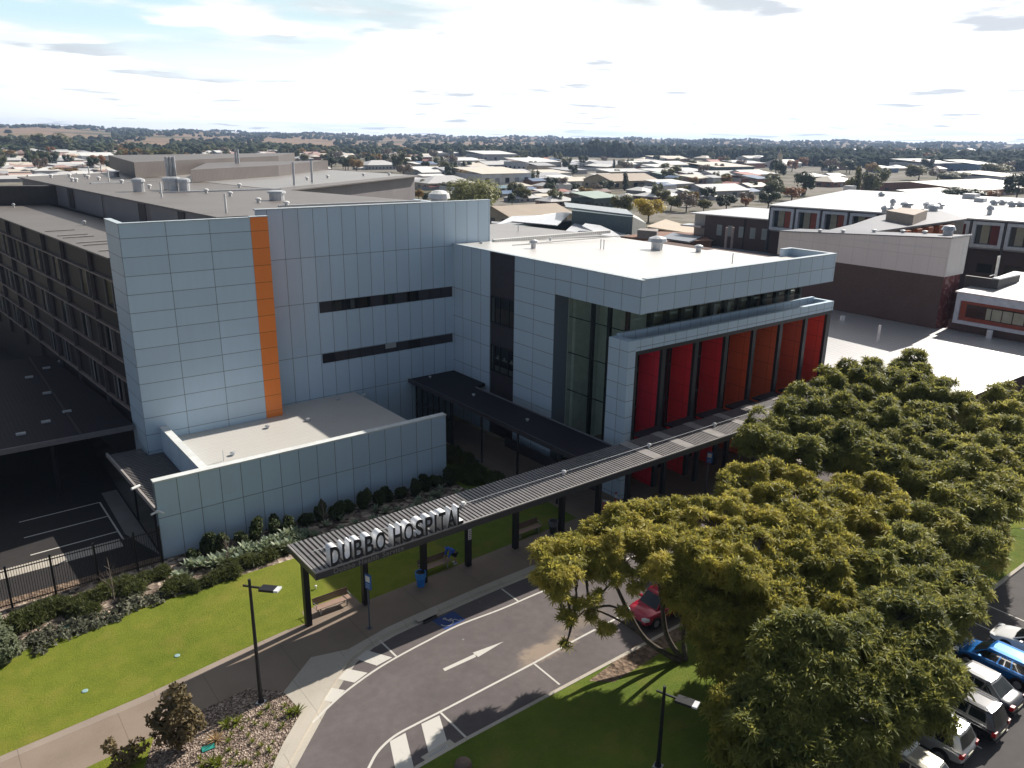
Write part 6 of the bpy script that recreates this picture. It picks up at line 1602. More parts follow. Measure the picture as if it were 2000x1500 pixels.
TUFT = [frond_tuft(13, np.random.default_rng(100+i), 0.36, 0.038, 2, (0, 82), 0.45) for i in range(5)]
def big_tree(name, label, base, stems, clumps, mat, dens=7.0, seed=1, tuft=TUFT, ts=1.0, group=None, leafscale=1.0):
    """stems: list of 3D polylines with end radii; clumps: (x,y,z,rx,rz)"""
    rng = np.random.default_rng(seed)
    r = thing(name, label, 'tree', base, 0, group)
    P = []; N = []; S = []
    for (cx, cy, cz, rr, rz) in clumps:
        # each clump is an uneven ellipsoid with smaller lobes on it
        lob = [(np.array([cx, cy, cz]), rr, rz)]
        for k in range(4):
            a = rng.uniform(0, 2*math.pi); u = rng.uniform(-0.1, 0.95); q = math.sqrt(1-min(1, u*u)); g_ = rng.uniform(0.7, 1.05)
            lob.append((np.array([cx+rr*g_*q*math.cos(a), cy+rr*g_*q*math.sin(a), cz+rz*g_*u]), rr*rng.uniform(0.30, 0.5), rz*rng.uniform(0.30, 0.55)))
        for li, (c, lr, lz) in enumerate(lob):
            n = int(dens*4*math.pi*lr*(lr+lz)*0.5)+2
            d = rng.normal(size=(n, 3)); d /= np.linalg.norm(d, axis=1, keepdims=True)
            keep = (d[:, 2] > -0.35)|(rng.random(n) < 0.30); d = d[keep]
            rad = rng.uniform(0.5, 1.12, len(d))**0.6
            P.append(c+d*np.array([lr, lr, lz])*rad[:, None]); N.append(d*0.55+np.array([0, 0, 0.75])+rng.normal(size=d.shape)*0.28); S.append(rng.uniform(0.5, 1.45, len(d))*ts)
    P = np.concatenate(P); N = np.concatenate(N); S = np.concatenate(S)
    # ragged outline: drop tufts in noise gaps
    g = np.sin(P[:, 0]*2.1+1.3*np.sin(P[:, 1]*1.7))+np.sin(P[:, 1]*2.3+P[:, 2]*1.9)+np.sin(P[:, 2]*2.7+P[:, 0]*1.1)
    k = g > -1.25; P, N, S = P[k], N[k], S[k]
    V, Fq = scatter(tuft, P, N, S, rng)
    o = bpy.data.objects.new('crown', np_mesh('crown', V-np.array(base), Fq, mat)); COL.objects.link(o); o.parent = r
    # wood
    b = MB(); ends = []
    for pts, r0, r1 in stems:
        b.tube(smooth3(pts, 5), [r0+(r1-r0)*i/(len(pts)*5-5) for i in range((len(pts)-1)*5+1)], 8); ends.append(pts)
    b.build('trunk', M_BARK, r, smooth=True)
    b = MB(); rr_ = random.Random(seed)
    for (cx, cy, cz, cr, crz) in clumps[::2]:
        best = min((p for pts in ends for p in pts[1:]), key=lambda p: (p[0]-cx)**2+(p[1]-cy)**2+2.5*max(0, p[2]-cz+0.4)**2+0.25*(p[2]-cz)**2)
        mid = [(best[i]*0.5+(cx, cy, cz)[i]*0.5)+rr_.uniform(-0.3, 0.3) for i in (0, 1, 2)]; mid[2] = max(mid[2], best[2]+0.1)
        e = (cx, cy, cz-0.2*crz)
        b.tube(smooth3([best, mid, e], 4), [0.085-0.05*i/8 for i in range(9)], 6)
        for k_ in range(9):
            a = rr_.uniform(0, 6.28); u = rr_.uniform(-0.2, 0.8); t_ = rr_.uniform(0.3, 1.0); s_ = [mid[i]+(e[i]-mid[i])*t_ for i in (0, 1, 2)]
            tip = (cx+cr*0.85*math.cos(a)*math.sqrt(max(0, 1-u*u)), cy+cr*0.85*math.sin(a)*math.sqrt(max(0, 1-u*u)), cz+crz*0.8*u)
            m2 = [(s_[i]+tip[i])/2+rr_.uniform(-0.15, 0.15) for i in (0, 1, 2)]
            b.tube([s_, m2, tip], [0.032, 0.02, 0.008], 4, cap=False)
    b.build('branches', M_BARK, r)
    return r
def smooth3(pts, n):
    out = []
    for i in range(len(pts)-1):
        p0 = pts[max(i-1, 0)]; p1 = pts[i]; p2 = pts[i+1]; p3 = pts[min(i+2, len(pts)-1)]
        for k in range(n):
            t = k/n; out.append(tuple(0.5*((2*p1[j])+(-p0[j]+p2[j])*t+(2*p0[j]-5*p1[j]+4*p2[j]-p3[j])*t*t+(-p0[j]+3*p1[j]-3*p2[j]+p3[j])*t**3) for j in (0, 1, 2)))
    return out+[tuple(pts[-1])]
def cl(*q):
    out = []
    for px, py, z, r_ in q:
        x, y, _ = at(px, py, z); out.append((x, y, z, r_, r_*0.78))
    return out
G = lambda px, py, z: at(px, py, z)
def inside(p, poly):
    x, y = p; c = False
    for i in range(len(poly)):
        x0, y0 = poly[i]; x1, y1 = poly[i-1]
        if (y0 > y) != (y1 > y) and x < (x1-x0)*(y-y0)/(y1-y0)+x0: c = not c
    return c
def fill(poly, ztop, zbot, step, r0, r1, seed):
    """lay clumps over the crown's dome: high at its far side, lower towards its near side"""
    rr_ = random.Random(seed); xs = [p[0] for p in poly]; ys = [p[1] for p in poly]; out = []; y = min(ys); row = 0
    while y < max(ys):
        x = min(xs)+(step/2 if row % 2 else 0)
        while x < max(xs):
            q = (x+rr_.uniform(-.35, .35)*step, y+rr_.uniform(-.35, .35)*step)
            if inside(q, poly):
                t = (q[1]-min(ys))/(max(ys)-min(ys)); z = ztop+(zbot-ztop)*t+rr_.uniform(-0.28, 0.28); r_ = rr_.uniform(r0, r1)
                c = at(q[0], q[1], z); out.append((c[0], c[1], z, r_, r_*0.8)); out.append((c[0], c[1], z-0.75, r_*1.2, r_*0.8))
            x += step
        y += step*0.8; row += 1
    return out
tb = at(1328, 1292, 0)
c1 = fill([(1050,1080),(1085,1058),(1130,1040),(1175,1010),(1235,982),(1290,975),(1340,965),(1400,975),(1450,992),(1480,1015),(1500,1060),(1490,1120),(1450,1150),(1420,1130),(1380,1110),(1330,1100),(1280,1105),(1230,1085),(1180,1095),(1120,1125),(1085,1140),(1058,1105)], 7.7, 6.9, 29, 0.40, 0.64, 1)
c1 += fill([(1300,1105),(1440,1125),(1490,1180),(1460,1230),(1400,1265),(1350,1235),(1315,1170)], 6.0, 4.4, 36, 0.4, 0.65, 2)  # low clumps, thickened to throw more shade on the lawn
c1 += cl((1128, 1178, 5.4, 0.42), (1110, 1205, 5.0, 0.36), (1106, 1258, 4.2, 0.26), (1130, 1243, 4.2, 0.24), (1160, 1170, 5.6, 0.4), (1185, 1228, 4.2, 0.34), (1225, 1195, 4.8, 0.42), (1240, 1150, 5.8, 0.42), (1200, 1130, 6.2, 0.4), (1155, 1205, 4.8, 0.3), (1255, 1120, 6.4, 0.42))
big_tree('feathery_tree', 'feathery yellow-green tree with leaning stems overhanging the drive and the red car', (tb[0], tb[1], 0),
    [([(tb[0], tb[1], 0), G(1262, 1250, 1.3), G(1225, 1190, 3.0), G(1195, 1130, 5.0), G(1150, 1075, 6.8)], 0.17, 0.05),
     ([(tb[0]+0.2, tb[1], 0), G(1302, 1240, 1.5), G(1292, 1170, 3.6), G(1280, 1090, 6.0), G(1265, 1030, 7.2)], 0.17, 0.05),
     ([(tb[0]+0.35, tb[1]-0.1, 0), G(1335, 1245, 1.3), G(1345, 1165, 3.8), G(1370, 1085, 6.2), G(1395, 1030, 7.2)], 0.15, 0.05),
     ([G(1262, 1250, 1.3), G(1215, 1215, 2.4), G(1150, 1190, 4.4), G(1115, 1225, 4.3)], 0.08, 0.02)], c1, M_JAC, 21, 3, ts=0.88)
t2 = (29.8, 17.2, 0)
c2 = fill([(1490,1265),(1530,1225),(1590,1200),(1650,1210),(1700,1265),(1728,1340),(1722,1420),(1690,1510),(1480,1510),(1450,1430),(1462,1330)], 7.2, 3.0, 40, 0.5, 0.85, 3)
c2 += fill([(1690,1165),(1740,1140),(1800,1178),(1838,1245),(1852,1340),(1840,1395),(1795,1412),(1740,1415),(1720,1340),(1700,1270)], 7.0, 4.5, 40, 0.5, 0.8, 4)
big_tree('feathery_tree', 'big domed green tree in front of the parked cars at bottom right', t2,
    [([t2, (29.6, 16.6, 1.5), (29.2, 15.8, 3.2), (28.6, 15.0, 5.0)], 0.22, 0.08), ([(29.6, 16.6, 1.5), (30.4, 15.6, 3.2), (31.2, 14.2, 5.0)], 0.16, 0.06), ([(29.6, 16.6, 1.5), (28.4, 16.0, 3.0), (27.4, 15.0, 4.2)], 0.12, 0.05)], c2, M_JAC2, 17, 11)
c3 = fill([(1690,1068),(1740,1040),(1800,1030),(1858,1058),(1902,1115),(1920,1180),(1895,1222),(1840,1232),(1790,1185),(1740,1145),(1700,1122)], 7.0, 5.4, 38, 0.5, 0.8, 5)
t3 = (38.6, 17.6, 0)
big_tree('feathery_tree', 'rounded green tree beside the blue hatchback', t3, [([t3, (38.4, 17, 1.8), (38.1, 16, 3.6), (37.8, 15, 5.4)], 0.18, 0.07), ([(38.4, 17, 1.8), (39.3, 16, 3.8), (39.8, 14.8, 5.0)], 0.10, 0.04)], c3, M_JAC2, 17, 17)
c4 = fill([(1480,1018),(1520,992),(1580,1000),(1640,1025),(1680,1075),(1688,1130),(1660,1190),(1600,1190),(1560,1205),(1500,1215),(1450,1200),(1445,1140),(1490,1090)], 7.4, 5.4, 38, 0.48, 0.8, 6)
c4 += fill([(1390,1200),(1480,1205),(1530,1240),(1500,1300),(1470,1420),(1430,1470),(1400,1400),(1370,1290)], 4.8, 2.4, 46, 0.45, 0.75, 7)
t4 = (33.6, 19.3, 0)
big_tree('feathery_tree', 'sunlit yellow-green tree between the drive tree and the domed trees', t4, [([t4, (33.6, 19.6, 1.8), (33.5, 20.0, 3.6), (33.2, 20.6, 5.6)], 0.2, 0.07), ([(33.6, 19.6, 1.8), (35.0, 19.2, 3.6), (36.2, 19, 5.2)], 0.12, 0.05), ([t4, (31.5, 19.2, 1.2), (28.5, 18.6, 3.0)], 0.12, 0.05)], c4, M_JAC, 16, 23)
c5 = fill([(1395,950),(1425,910),(1480,892),(1540,900),(1580,935),(1650,935),(1740,945),(1785,982),(1755,1028),(1690,1055),(1620,1035),(1560,1000),(1480,1000),(1420,985)], 7.0, 5.6, 34, 0.5, 0.8, 8)
t5 = (42.2, 24.0, 0)
big_tree('feathery_tree', 'bright green tree in front of the second blue sign and the red fins', t5, [([t5, (42, 24.2, 1.8), (41.8, 24.6, 3.6), (41.4, 25, 5.4)], 0.2, 0.07), ([(42, 24.2, 1.8), (43, 22.9, 3.8), (43.8, 22, 5.2)], 0.12, 0.05)], c5, M_JAC, 16, 31)
c6 = fill([(1460,850),(1490,805),(1535,795),(1535,750),(1590,728),(1660,708),(1720,690),(1780,698),(1830,725),(1875,745),(1890,800),(1872,880),(1835,928),(1780,955),(1700,928),(1620,918),(1560,898),(1500,885)], 9.8, 5.7, 36, 0.62, 1.05, 9)
t6 = (56.0, 27.0, 0)
big_tree('feathery_tree', 'tallest olive green tree rising in front of the low pale roof', t6, [([t6, (56, 27.2, 2.2), (56.2, 27.6, 4.5), (56.5, 28.2, 7.4)], 0.3, 0.1), ([(56, 27.2, 2.2), (54.2, 29.5, 4.2), (52.2, 32, 6)], 0.16, 0.06), ([(56, 27.2, 2.2), (58.5, 26, 4.6), (60, 25.5, 7)], 0.16, 0.06), ([(56, 27.2, 2.2), (54.2, 25.2, 4.2), (52.5, 24, 5.8)], 0.16, 0.06)], c6, M_JAC2, 12, 37, ts=1.15)
c7 = fill([(1885,765),(1940,748),(2010,748),(2080,780),(2070,930),(1990,960),(1935,985),(1950,1040),(1925,1092),(1880,1085),(1840,1058),(1795,1048),(1795,1000),(1850,950),(1880,880)], 9.0, 4.9, 36, 0.6, 1.0, 10)
t7 = (57.5, 19.5, 0)
big_tree('feathery_tree', 'olive green tree at the right edge over the concrete apron', t7, [([t7, (57.4, 19.6, 2.2), (57.6, 19.8, 4.4), (58, 20, 6.8)], 0.26, 0.09), ([(57.4, 19.6, 2.2), (54, 18.6, 3.6), (50.5, 17.8, 4.8)], 0.15, 0.05), ([(57.4, 19.6, 2.2), (61, 20.4, 4.6), (64, 21, 7)], 0.15, 0.05)], c7, M_JAC2, 12, 41, ts=1.15)

# ================================================================ shrubs and bed plants
def leaf_card(rng, n, L, w, spread=(0, 80), fold=0.0, droop=0.3, seg=2):
    return frond_tuft(n, rng, L, w, seg, spread, droop)
SMALL = [leaf_card(np.random.default_rng(200+i), 6, 0.16, 0.06) for i in range(4)]
def shrub(name, label, cat, base, blobs, mat, dens, tuft, ts, seed, group=None, stems=True):
    rng = np.random.default_rng(seed); r = thing(name, label, cat, base, 0, group); P = []; N = []
    for cx, cy, cz, rr, rz in blobs:
        n = int(dens*4*math.pi*rr*rz); d = rng.normal(size=(n, 3)); d /= np.linalg.norm(d, axis=1, keepdims=True)
        P.append(np.array([cx, cy, cz])+d*np.array([rr, rr, rz])*(rng.uniform(0.3, 1.05, n)**0.5)[:, None]); N.append(d+np.array([0, 0, 0.5]))
    P = np.concatenate(P); N = np.concatenate(N); k = P[:, 2] > 0.03; P = P[k]; N = N[k]
    V, Fq = scatter(tuft, P, N, rng.uniform(0.7, 1.25, len(P))*ts, rng)
    o = bpy.data.objects.new('foliage', np_mesh('foliage', V, Fq, mat)); COL.objects.link(o); o.parent = r
    if stems:
        b = MB(); rr_ = random.Random(seed)
        for cx, cy, cz, a_, c_ in blobs: b.tube([(rr_.uniform(-0.06, 0.06), rr_.uniform(-0.06, 0.06), 0), (cx*0.4, cy*0.4, cz*0.6), (cx, cy, cz+c_*0.5)], [0.03, 0.02, 0.006], 5)
        b.build('stem', M_BARK, r, local=True)
    return r
M_SHRUB = foliage_mat('reddish_shrub_foliage', (0.085, 0.070, 0.034), (0.18, 0.14, 0.072), (0.30, 0.22, 0.12), 0.3, 2.0, (0.36, 0.28, 0.14))
sb = at(352, 1462, 0)
shrub('shrub', 'tall brownish-green shrub beside the footpath in the mulch bed', 'shrub', (sb[0], sb[1], 0),
      [(0, 0, 1.0, 0.75, 0.8), (-0.3, 0.3, 1.7, 0.65, 0.7), (0.35, -0.1, 1.6, 0.6, 0.7), (0.1, 0.5, 2.3, 0.55, 0.6), (-0.7, 0.1, 1.2, 0.45, 0.5), (0.2, 0.1, 2.9, 0.38, 0.45), (0.8, 0.0, 1.1, 0.45, 0.5), (-0.9, 0.5, 1.7, 0.3, 0.3), (0.5, 0.6, 1.9, 0.35, 0.4)], M_SHRUB, 17, SMALL, 1.25, 4)
sb = at(245, 1497, 0)
shrub('shrub', 'sparse reddish twiggy shrub on the small lawn at the bottom edge', 'shrub', (sb[0], sb[1], 0), [(0, 0, 0.5, 0.55, 0.4), (0.6, 0.2, 0.6, 0.4, 0.35), (-0.4, 0.6, 0.9, 0.3, 0.35)], M_SHRUB, 26, SMALL, 1.2, 5)
sb = at(-12, 1285, 0)
shrub('hedge_shrub', 'large clipped pale green shrub at the left edge of the photo', 'shrub', (sb[0], sb[1], 0), [(0, 0, 0.9, 1.1, 1.0), (-0.3, 0.6, 1.9, 1.0, 1.0), (0.3, -0.6, 0.8, 0.9, 0.8)], foliage_mat('pale_hedge_foliage', (0.07, 0.09, 0.05), (0.13, 0.155, 0.085), (0.20, 0.22, 0.13), 0.3, 2), 70, SMALL, 1.1, 6)
# grass tufts in the mulch
M_TUFT = foliage_mat('green_tuft', (0.075, 0.115, 0.012), (0.15, 0.19, 0.02), (0.24, 0.26, 0.04), 0.4, 3)
M_STRAW = foliage_mat('straw_tuft', (0.33, 0.23, 0.12), (0.48, 0.35, 0.19), (0.58, 0.45, 0.27), 0.3, 3)
def tuft_mesh(seed, n, L, w, mat, spread=(30, 88)):
    v, f = frond_tuft(n, np.random.default_rng(seed), L, w, 3, spread, 0.25); return np_mesh('tuft', v+np.array([0, 0, 0.0]), f, mat)
TM = [tuft_mesh(300+i, 34, 0.36, 0.022, M_TUFT) for i in range(3)]
BIGT = tuft_mesh(320, 60, 0.55, 0.028, M_TUFT)
C2 = lambda x, y: (200+x/4.762, 1300+y/4.76)
tp = [(1548,375,1),(1470,440,.8),(1360,495,.6),(1420,530,.7),(1530,545,.75),(1295,580,.7),(1615,465,.6),(1360,640,.7),(1200,630,.7),(1400,695,.8),(1175,690,.8),(1480,735,.8),(1555,780,.9),(1450,815,.7),(1250,810,.7),(1180,775,.8),(1590,700,.5),(1680,545,.9),(1700,360,.8),(1600,845,.5),(910,870,1),(1190,890,.8),(1310,900,.8),(1380,905,.7),(1340,885,.7),(930,935,1),(1530,930,.7),(1590,425,.5),(1260,905,.6),(1655,580,.6)]
for i, (x, y, s) in enumerate(tp):
    p = at(*C2(x, y+18), 0.0); o = bpy.data.objects.new('grass_tuft', TM[i % 3]); COL.objects.link(o); o.location = p; o.rotation_euler = (0, 0, i*1.3); o.scale = (s,)*3
    tag(o, 'little green grass tuft planted in the bark mulch bed', 'plant', 'grass tufts in the mulch bed')
for i, (x, y, lab) in enumerate(((1740, 440, 'bigger left tuft of the green pair at the edge of the concrete ramp'), (1815, 425, 'bigger right tuft of the green pair at the edge of the concrete ramp'), (1155, 545, 'left green grass clump in shade beside the tall shrub'), (1245, 525, 'right green grass clump in shade beside the tall shrub'), (1020, 905, 'left bushy tuft near the bottom edge of the mulch bed'), (1085, 905, 'right bushy tuft near the bottom edge of the mulch bed'))):
    p = at(*C2(x, y+20), 0.0); o = bpy.data.objects.new('grass_clump', BIGT); COL.objects.link(o); o.location = p; o.rotation_euler = (0, 0, i*2.1); tag(o, lab, 'plant')
p = at(*C2(1060, 700), 0.0); o = bpy.data.objects.new('dry_grass_clump', tuft_mesh(330, 70, 0.55, 0.03, M_STRAW, (10, 85))); COL.objects.link(o); o.location = p; tag(o, 'straw-coloured dry grass clump beside the teal lid in the mulch', 'plant')
# upper bed: dark shrubs against the wall, agaves, low rosemary masses, bare saplings
M_WSH = foliage_mat('wall_shrub_foliage', (0.028, 0.044, 0.018), (0.055, 0.075, 0.028), (0.09, 0.11, 0.04), 0.25, 2)
def proto_shrub(seed, h, w, mat, tuft, ts, dens):
    rng = random.Random(seed); bl = [(0, 0, h*0.42, w*0.5, h*0.42)]+[(rng.uniform(-w, w)*0.45, rng.uniform(-w, w)*0.35, h*rng.uniform(0.35, 0.8), w*0.28, h*0.25) for _ in range(5)]
    return bl
WS = [shrub('wall_shrub', 'x', 'shrub', (0, 0, 0), proto_shrub(50+i, 1.35, 1.1, None, None, 1, 1), M_WSH, 40, SMALL, 1.7, 60+i, 'dark shrubs along the low panelled wall') for i in range(3)]
wx = [11.9, 12.9, 13.5, 15.2, 16.2, 17.6, 18.5, 19.9, 21.0, 22.2, 23.3, 24.5, 25.6, 26.6, 27.8, 28.9, 30.0, 31.2, 32.2]
for i, x in enumerate(wx):
    y = 49.6-(0.35 if i % 3 == 0 else 0); lab = 'dark green shrub in the row at the foot of the low panelled wall'; s = (0.6+0.35*((i*7) % 5)/5, 0.6+0.35*((i*3) % 4)/4, 0.65+0.55*((i*5) % 7)/7)
    if i < 3: o = WS[i]; o.location = (x, y, 0); o['label'] = lab; o.scale = s
    else: dup(WS[i % 3], (x, y, 0), i*1.7, lab, 'dark shrubs along the low panelled wall', s)
def agave_mesh(seed):
    rng = np.random.default_rng(seed); V = []; Fq = []
    for i in range(15):
        az = 2.4*i; el = R(20+55*i/15); L = 0.62*rng.uniform(0.8, 1.1); d = np.array([math.cos(az)*math.cos(el), math.sin(az)*math.cos(el), math.sin(el)]); s = np.array([-math.sin(az), math.cos(az), 0])
        i0 = len(V)
        for t, w in ((0, 0.05), (0.4, 0.095), (0.75, 0.06), (1.0, 0.006)):
            p = d*L*t+np.array([0, 0, 0.10*math.sin(t*3)]); V += [p-s*w, p+s*w]
        for k in range(3): a = i0+2*k; Fq.append((a, a+1, a+3, a+2))
    return np.array(V), np.array(Fq)
M_AGA = foliage_mat('agave_leaf', (0.10, 0.15, 0.10), (0.24, 0.29, 0.20), (0.42, 0.46, 0.32), 0.3, 3, (0.50, 0.55, 0.30))
AG = [np_mesh('agave', *agave_mesh(400+i), M_AGA) for i in range(3)]
C3 = lambda x, y: (340+x/6.25, 980+y/6.25)
ag = [(60,905),(190,800),(130,960),(350,790),(480,715),(460,790),(600,720),(540,760),(740,650),(800,640),(910,640),(880,600),(1000,560),(1060,610),(1110,560),(820,720),(1190,490),(1130,520),(1300,470),(1385,420),(1470,430),(1600,400),(1330,590),(1270,580),(1540,460),(240,780),(700,660),(960,620),(1410,510),(1490,400)]
for i, (x, y) in enumerate(ag):
    p = at(*C3(x, y+22), 0.0); o = bpy.data.objects.new('agave', AG[i % 3]); COL.objects.link(o); o.location = p; o.rotation_euler = (0, 0, i*0.9); s = 1.1+0.5*((i*5) % 4)/4; o.scale = (s,)*3
    tag(o, 'pale grey-green spiky rosette plant among the stones below the wall', 'plant', 'spiky rosette plants in the wall bed')
for i in range(26):
    x = 17.5+i*0.58+RND.uniform(-0.2, 0.2); y = RND.uniform(46.4, 48.9)
    o = bpy.data.objects.new('agave', AG[i % 3]); COL.objects.link(o); o.location = (x, y, 0); o.rotation_euler = (0, 0, i*1.1)
    tag(o, 'spiky rosette plant in the shaded part of the bed behind the canopy', 'plant', 'spiky rosette plants in the shaded bed')
BLADE = [frond_tuft(12, np.random.default_rng(240+i), 0.34, 0.022, 2, (25, 85), 0.25) for i in range(4)]
M_LOW = foliage_mat('low_shrub_foliage', (0.035, 0.050, 0.016), (0.075, 0.090, 0.026), (0.125, 0.135, 0.04), 0.3, 2)
M_GRYL = foliage_mat('grey_groundcover_foliage', (0.07, 0.075, 0.05), (0.13, 0.135, 0.09), (0.20, 0.20, 0.14), 0.25, 3)
LS = [shrub('low_shrub', 'x', 'shrub', (0, 0, 0), [(0, 0, 0.3, 0.75, 0.42), (0.6, 0.2, 0.25, 0.5, 0.35), (-0.5, -0.1, 0.28, 0.55, 0.38)], M_LOW, 34, BLADE, 1.3, 80+i, 'low dark green shrubs in the planting bed') for i in range(2)]
GS = [shrub('groundcover_plant', 'x', 'shrub', (0, 0, 0), [(0, 0, 0.12, 0.6, 0.2), (0.5, 0.15, 0.1, 0.4, 0.16)], M_GRYL, 40, SMALL, 1.1, 90+i, 'grey groundcover plants at the lawn edge') for i in range(2)]
lpos = [(45, 1222), (90, 1200), (125, 1190), (155, 1183), (185, 1170), (215, 1158), (250, 1148), (285, 1135), (318, 1122), (160, 1200), (262, 1160), (372, 1150), (412, 1138), (450, 1118), (490, 1102), (530, 1088), (556, 1078), (345, 1150), (65, 1212), (434, 1128), (28, 1232)]
for i, (x, y) in enumerate(lpos):
    p = at(x, y, 0); lab = 'low spreading dark green shrub in the bed between fence and lawn'; s = 0.62+0.32*((i*3) % 4)/4
    if i < 2: LS[i].location = p; LS[i]['label'] = lab
    else: dup(LS[i % 2], p, i*1.3, lab, 'low dark green shrubs in the planting bed', s)
gpos = [(40, 1262), (70, 1250), (95, 1238), (125, 1243), (160, 1228), (185, 1218), (210, 1208), (240, 1196), (270, 1180), (300, 1172), (330, 1160), (20, 1275), (85, 1262), (145, 1215), (258, 1170)]
for i, (x, y) in enumerate(gpos):
    p = at(x, y, 0); lab = 'flat grey groundcover plant along the stony lawn edge'
    if i < 2: GS[i].location = p; GS[i]['label'] = lab
    else: dup(GS[i % 2], p, i*1.9, lab, 'grey groundcover plants at the lawn edge', 1.0+0.3*(i % 3)/3)
def sapling(label, px, py, h, seed):
    p = at(px, py, 0); r = thing('bare_sapling', label, 'tree', p); rr_ = random.Random(seed); b = MB()
    b.tube([(0, 0, 0), (0.03, 0.02, h*0.5), (-0.03, 0.03, h)], [0.035, 0.025, 0.008], 6); b.build('trunk', plain('pale_sapling_bark', (0.24, 0.19, 0.16), 0.9), r, local=True)
    b = MB()
    for k in range(16):
        z = h*rr_.uniform(0.22, 0.85); a = rr_.uniform(0, 6.28); L = (h-z)*rr_.uniform(0.35, 0.6); b.tube([(0, 0, z), (L*0.5*math.cos(a), L*0.5*math.sin(a), z+L*0.6), (L*0.8*math.cos(a), L*0.8*math.sin(a), z+L*1.0)], [0.014, 0.010, 0.004], 4, cap=False)
    b.build('branches', plain('pale_twig_bark', (0.22, 0.175, 0.15), 0.9), r, local=True)
sapling('bare pale sapling in front of the steel fence', 224, 1178, 3.1, 1)
sapling('bare sapling before the low wall above the street lamp', 447, 1108, 2.6, 2)
sapling('bare forked sapling next to the canopy end under the low wall', 633, 1030, 2.3, 3)
# courtyard hedging in deep shade
cy_ = []
for i in range(12):
    dup(LS[i % 2], (34.0+RND.uniform(-0.4, 2.2), 46.5+1.0*i, 0), i, 'low dark green shrub in the shaded courtyard lawn', 'low shrubs in the courtyard', 0.9)

# ================================================================ distant trees
def crown_cards(seed, n, w, h, kind='round', L=0.9, wid=0.5):
    """crown of many small leaf cards in lobes; unit metres"""
    rng = np.random.default_rng(seed); P = []; N = []
    if kind == 'cone': lobs = [(0, 0, h*(0.15+0.8*k/7), w*0.5*(1-k/7.6), h*0.10) for k in range(8)]
    elif kind == 'column': lobs = [(rng.uniform(-.1, .1)*w, rng.uniform(-.1, .1)*w, h*(0.15+0.75*k/5), w*0.42*(1-0.35*abs(k-2)/3), h*0.16) for k in range(6)]
    elif kind == 'weep': lobs = [(w*0.30*math.cos(k*1.05), w*0.30*math.sin(k*1.05), h*(0.42+0.08*(k % 3)), w*0.24, h*0.36) for k in range(6)]+[(0, 0, h*0.66, w*0.34, h*0.32)]
    else:
        lobs = [(0, 0, h*0.58, w*0.34, h*0.30)]+[(w*0.30*math.cos(a), w*0.30*math.sin(a), h*z, w*rng.uniform(.15, .24), h*rng.uniform(.14, .22)) for a, z in [(rng.uniform(0, 6.28), rng.uniform(0.38, 0.85)) for _ in range(11)]]
    per = n//len(lobs)
    for cx, cy, cz, rr, rz in lobs:
        d = rng.normal(size=(per, 3)); d /= np.linalg.norm(d, axis=1, keepdims=True)
        P.append(np.array([cx, cy, cz])+d*np.array([rr, rr, rz])*(rng.uniform(0.5, 1.05, per)**0.5)[:, None]); N.append(d+np.array([0, 0, 0.4])+rng.normal(size=d.shape)*0.3)
    P = np.concatenate(P); N = np.concatenate(N)
    card = [(np.array([(-L/2, -wid/2, 0), (L/2, -wid*0.3, 0.05), (L/2.2, wid/2, 0), (-L/2.4, wid*0.4, 0.06)]), np.array([(0, 1, 2, 3)]))]
    return scatter(card, P, N, rng.uniform(0.6, 1.3, len(P)), rng)
def trunk_mesh(h, r_, seed):
    b = MB(); rr_ = random.Random(seed); b.tube([(0, 0, 0), (0.1*r_, 0, h*0.3), (0, 0, h*0.62)], [r_, r_*0.7, r_*0.3], 6)
    for k in range(5):
        a = k*1.26+rr_.random(); b.tube([(0, 0, h*0.25+0.05*k*h), (h*0.13*math.cos(a), h*0.13*math.sin(a), h*(0.5+0.04*k))], [r_*0.4, r_*0.12], 5)
    return b.mesh('trunk', M_BARK)
PROTO = {}
for nm, mat, kind, w, h, n, L in (('gum', M_GUM, 'round', 10, 11, 1500, .8), ('gum2', M_OLV, 'round', 11, 9, 1500, .8), ('dark', M_DKF, 'round', 10, 10, 1500, .8), ('autumn', M_AUT, 'round', 10, 9, 1500, .75), ('rust', M_RUST, 'round', 9, 8, 1200, .75), ('golden', M_YEL, 'round', 12, 11, 2200, .7), ('willow', M_WIL, 'weep', 14, 12, 3600, .75), ('bare', M_BARE, 'round', 9, 8, 900, .7), ('cypress', M_DKF, 'column', 4.5, 12, 1100, .7), ('pine', M_DKF, 'cone', 8, 15, 1100, .9), ('poplar', M_OLV, 'column', 4.5, 13, 1100, .7)):
    PROTO[nm] = (np_mesh('crown', *crown_cards(sum(map(ord, nm)), n, w, h, kind, L, L*0.6), mat), trunk_mesh(h, 0.32, sum(map(ord, nm))), w, h)
TREECOUNT = [0]
def tree(kind, label, px, pyb, hpx, wpx=None, group=None, base=None):
    """tree standing where its foot is seen; hpx is its seen height"""
    c = at(px, pyb, -0.2) if base is None else base
    d = math.hypot(c[0], c[1]); k = d/1600.0; cm, tm, w0, h0 = PROTO[kind]; h = hpx*k*0.97; w = (wpx*k) if wpx else h*w0/h0
    r = thing('tree', label, 'tree', (c[0], c[1], terrain_h(c[0], c[1])), RND.uniform(0, 6.28), group)
    r.scale = (w/w0, w/w0, h/h0)
    for nm, me in (('crown', cm), ('trunk', tm)):
        o = bpy.data.objects.new(nm, me); COL.objects.link(o); o.parent = r
    TREECOUNT[0] += 1
    return r
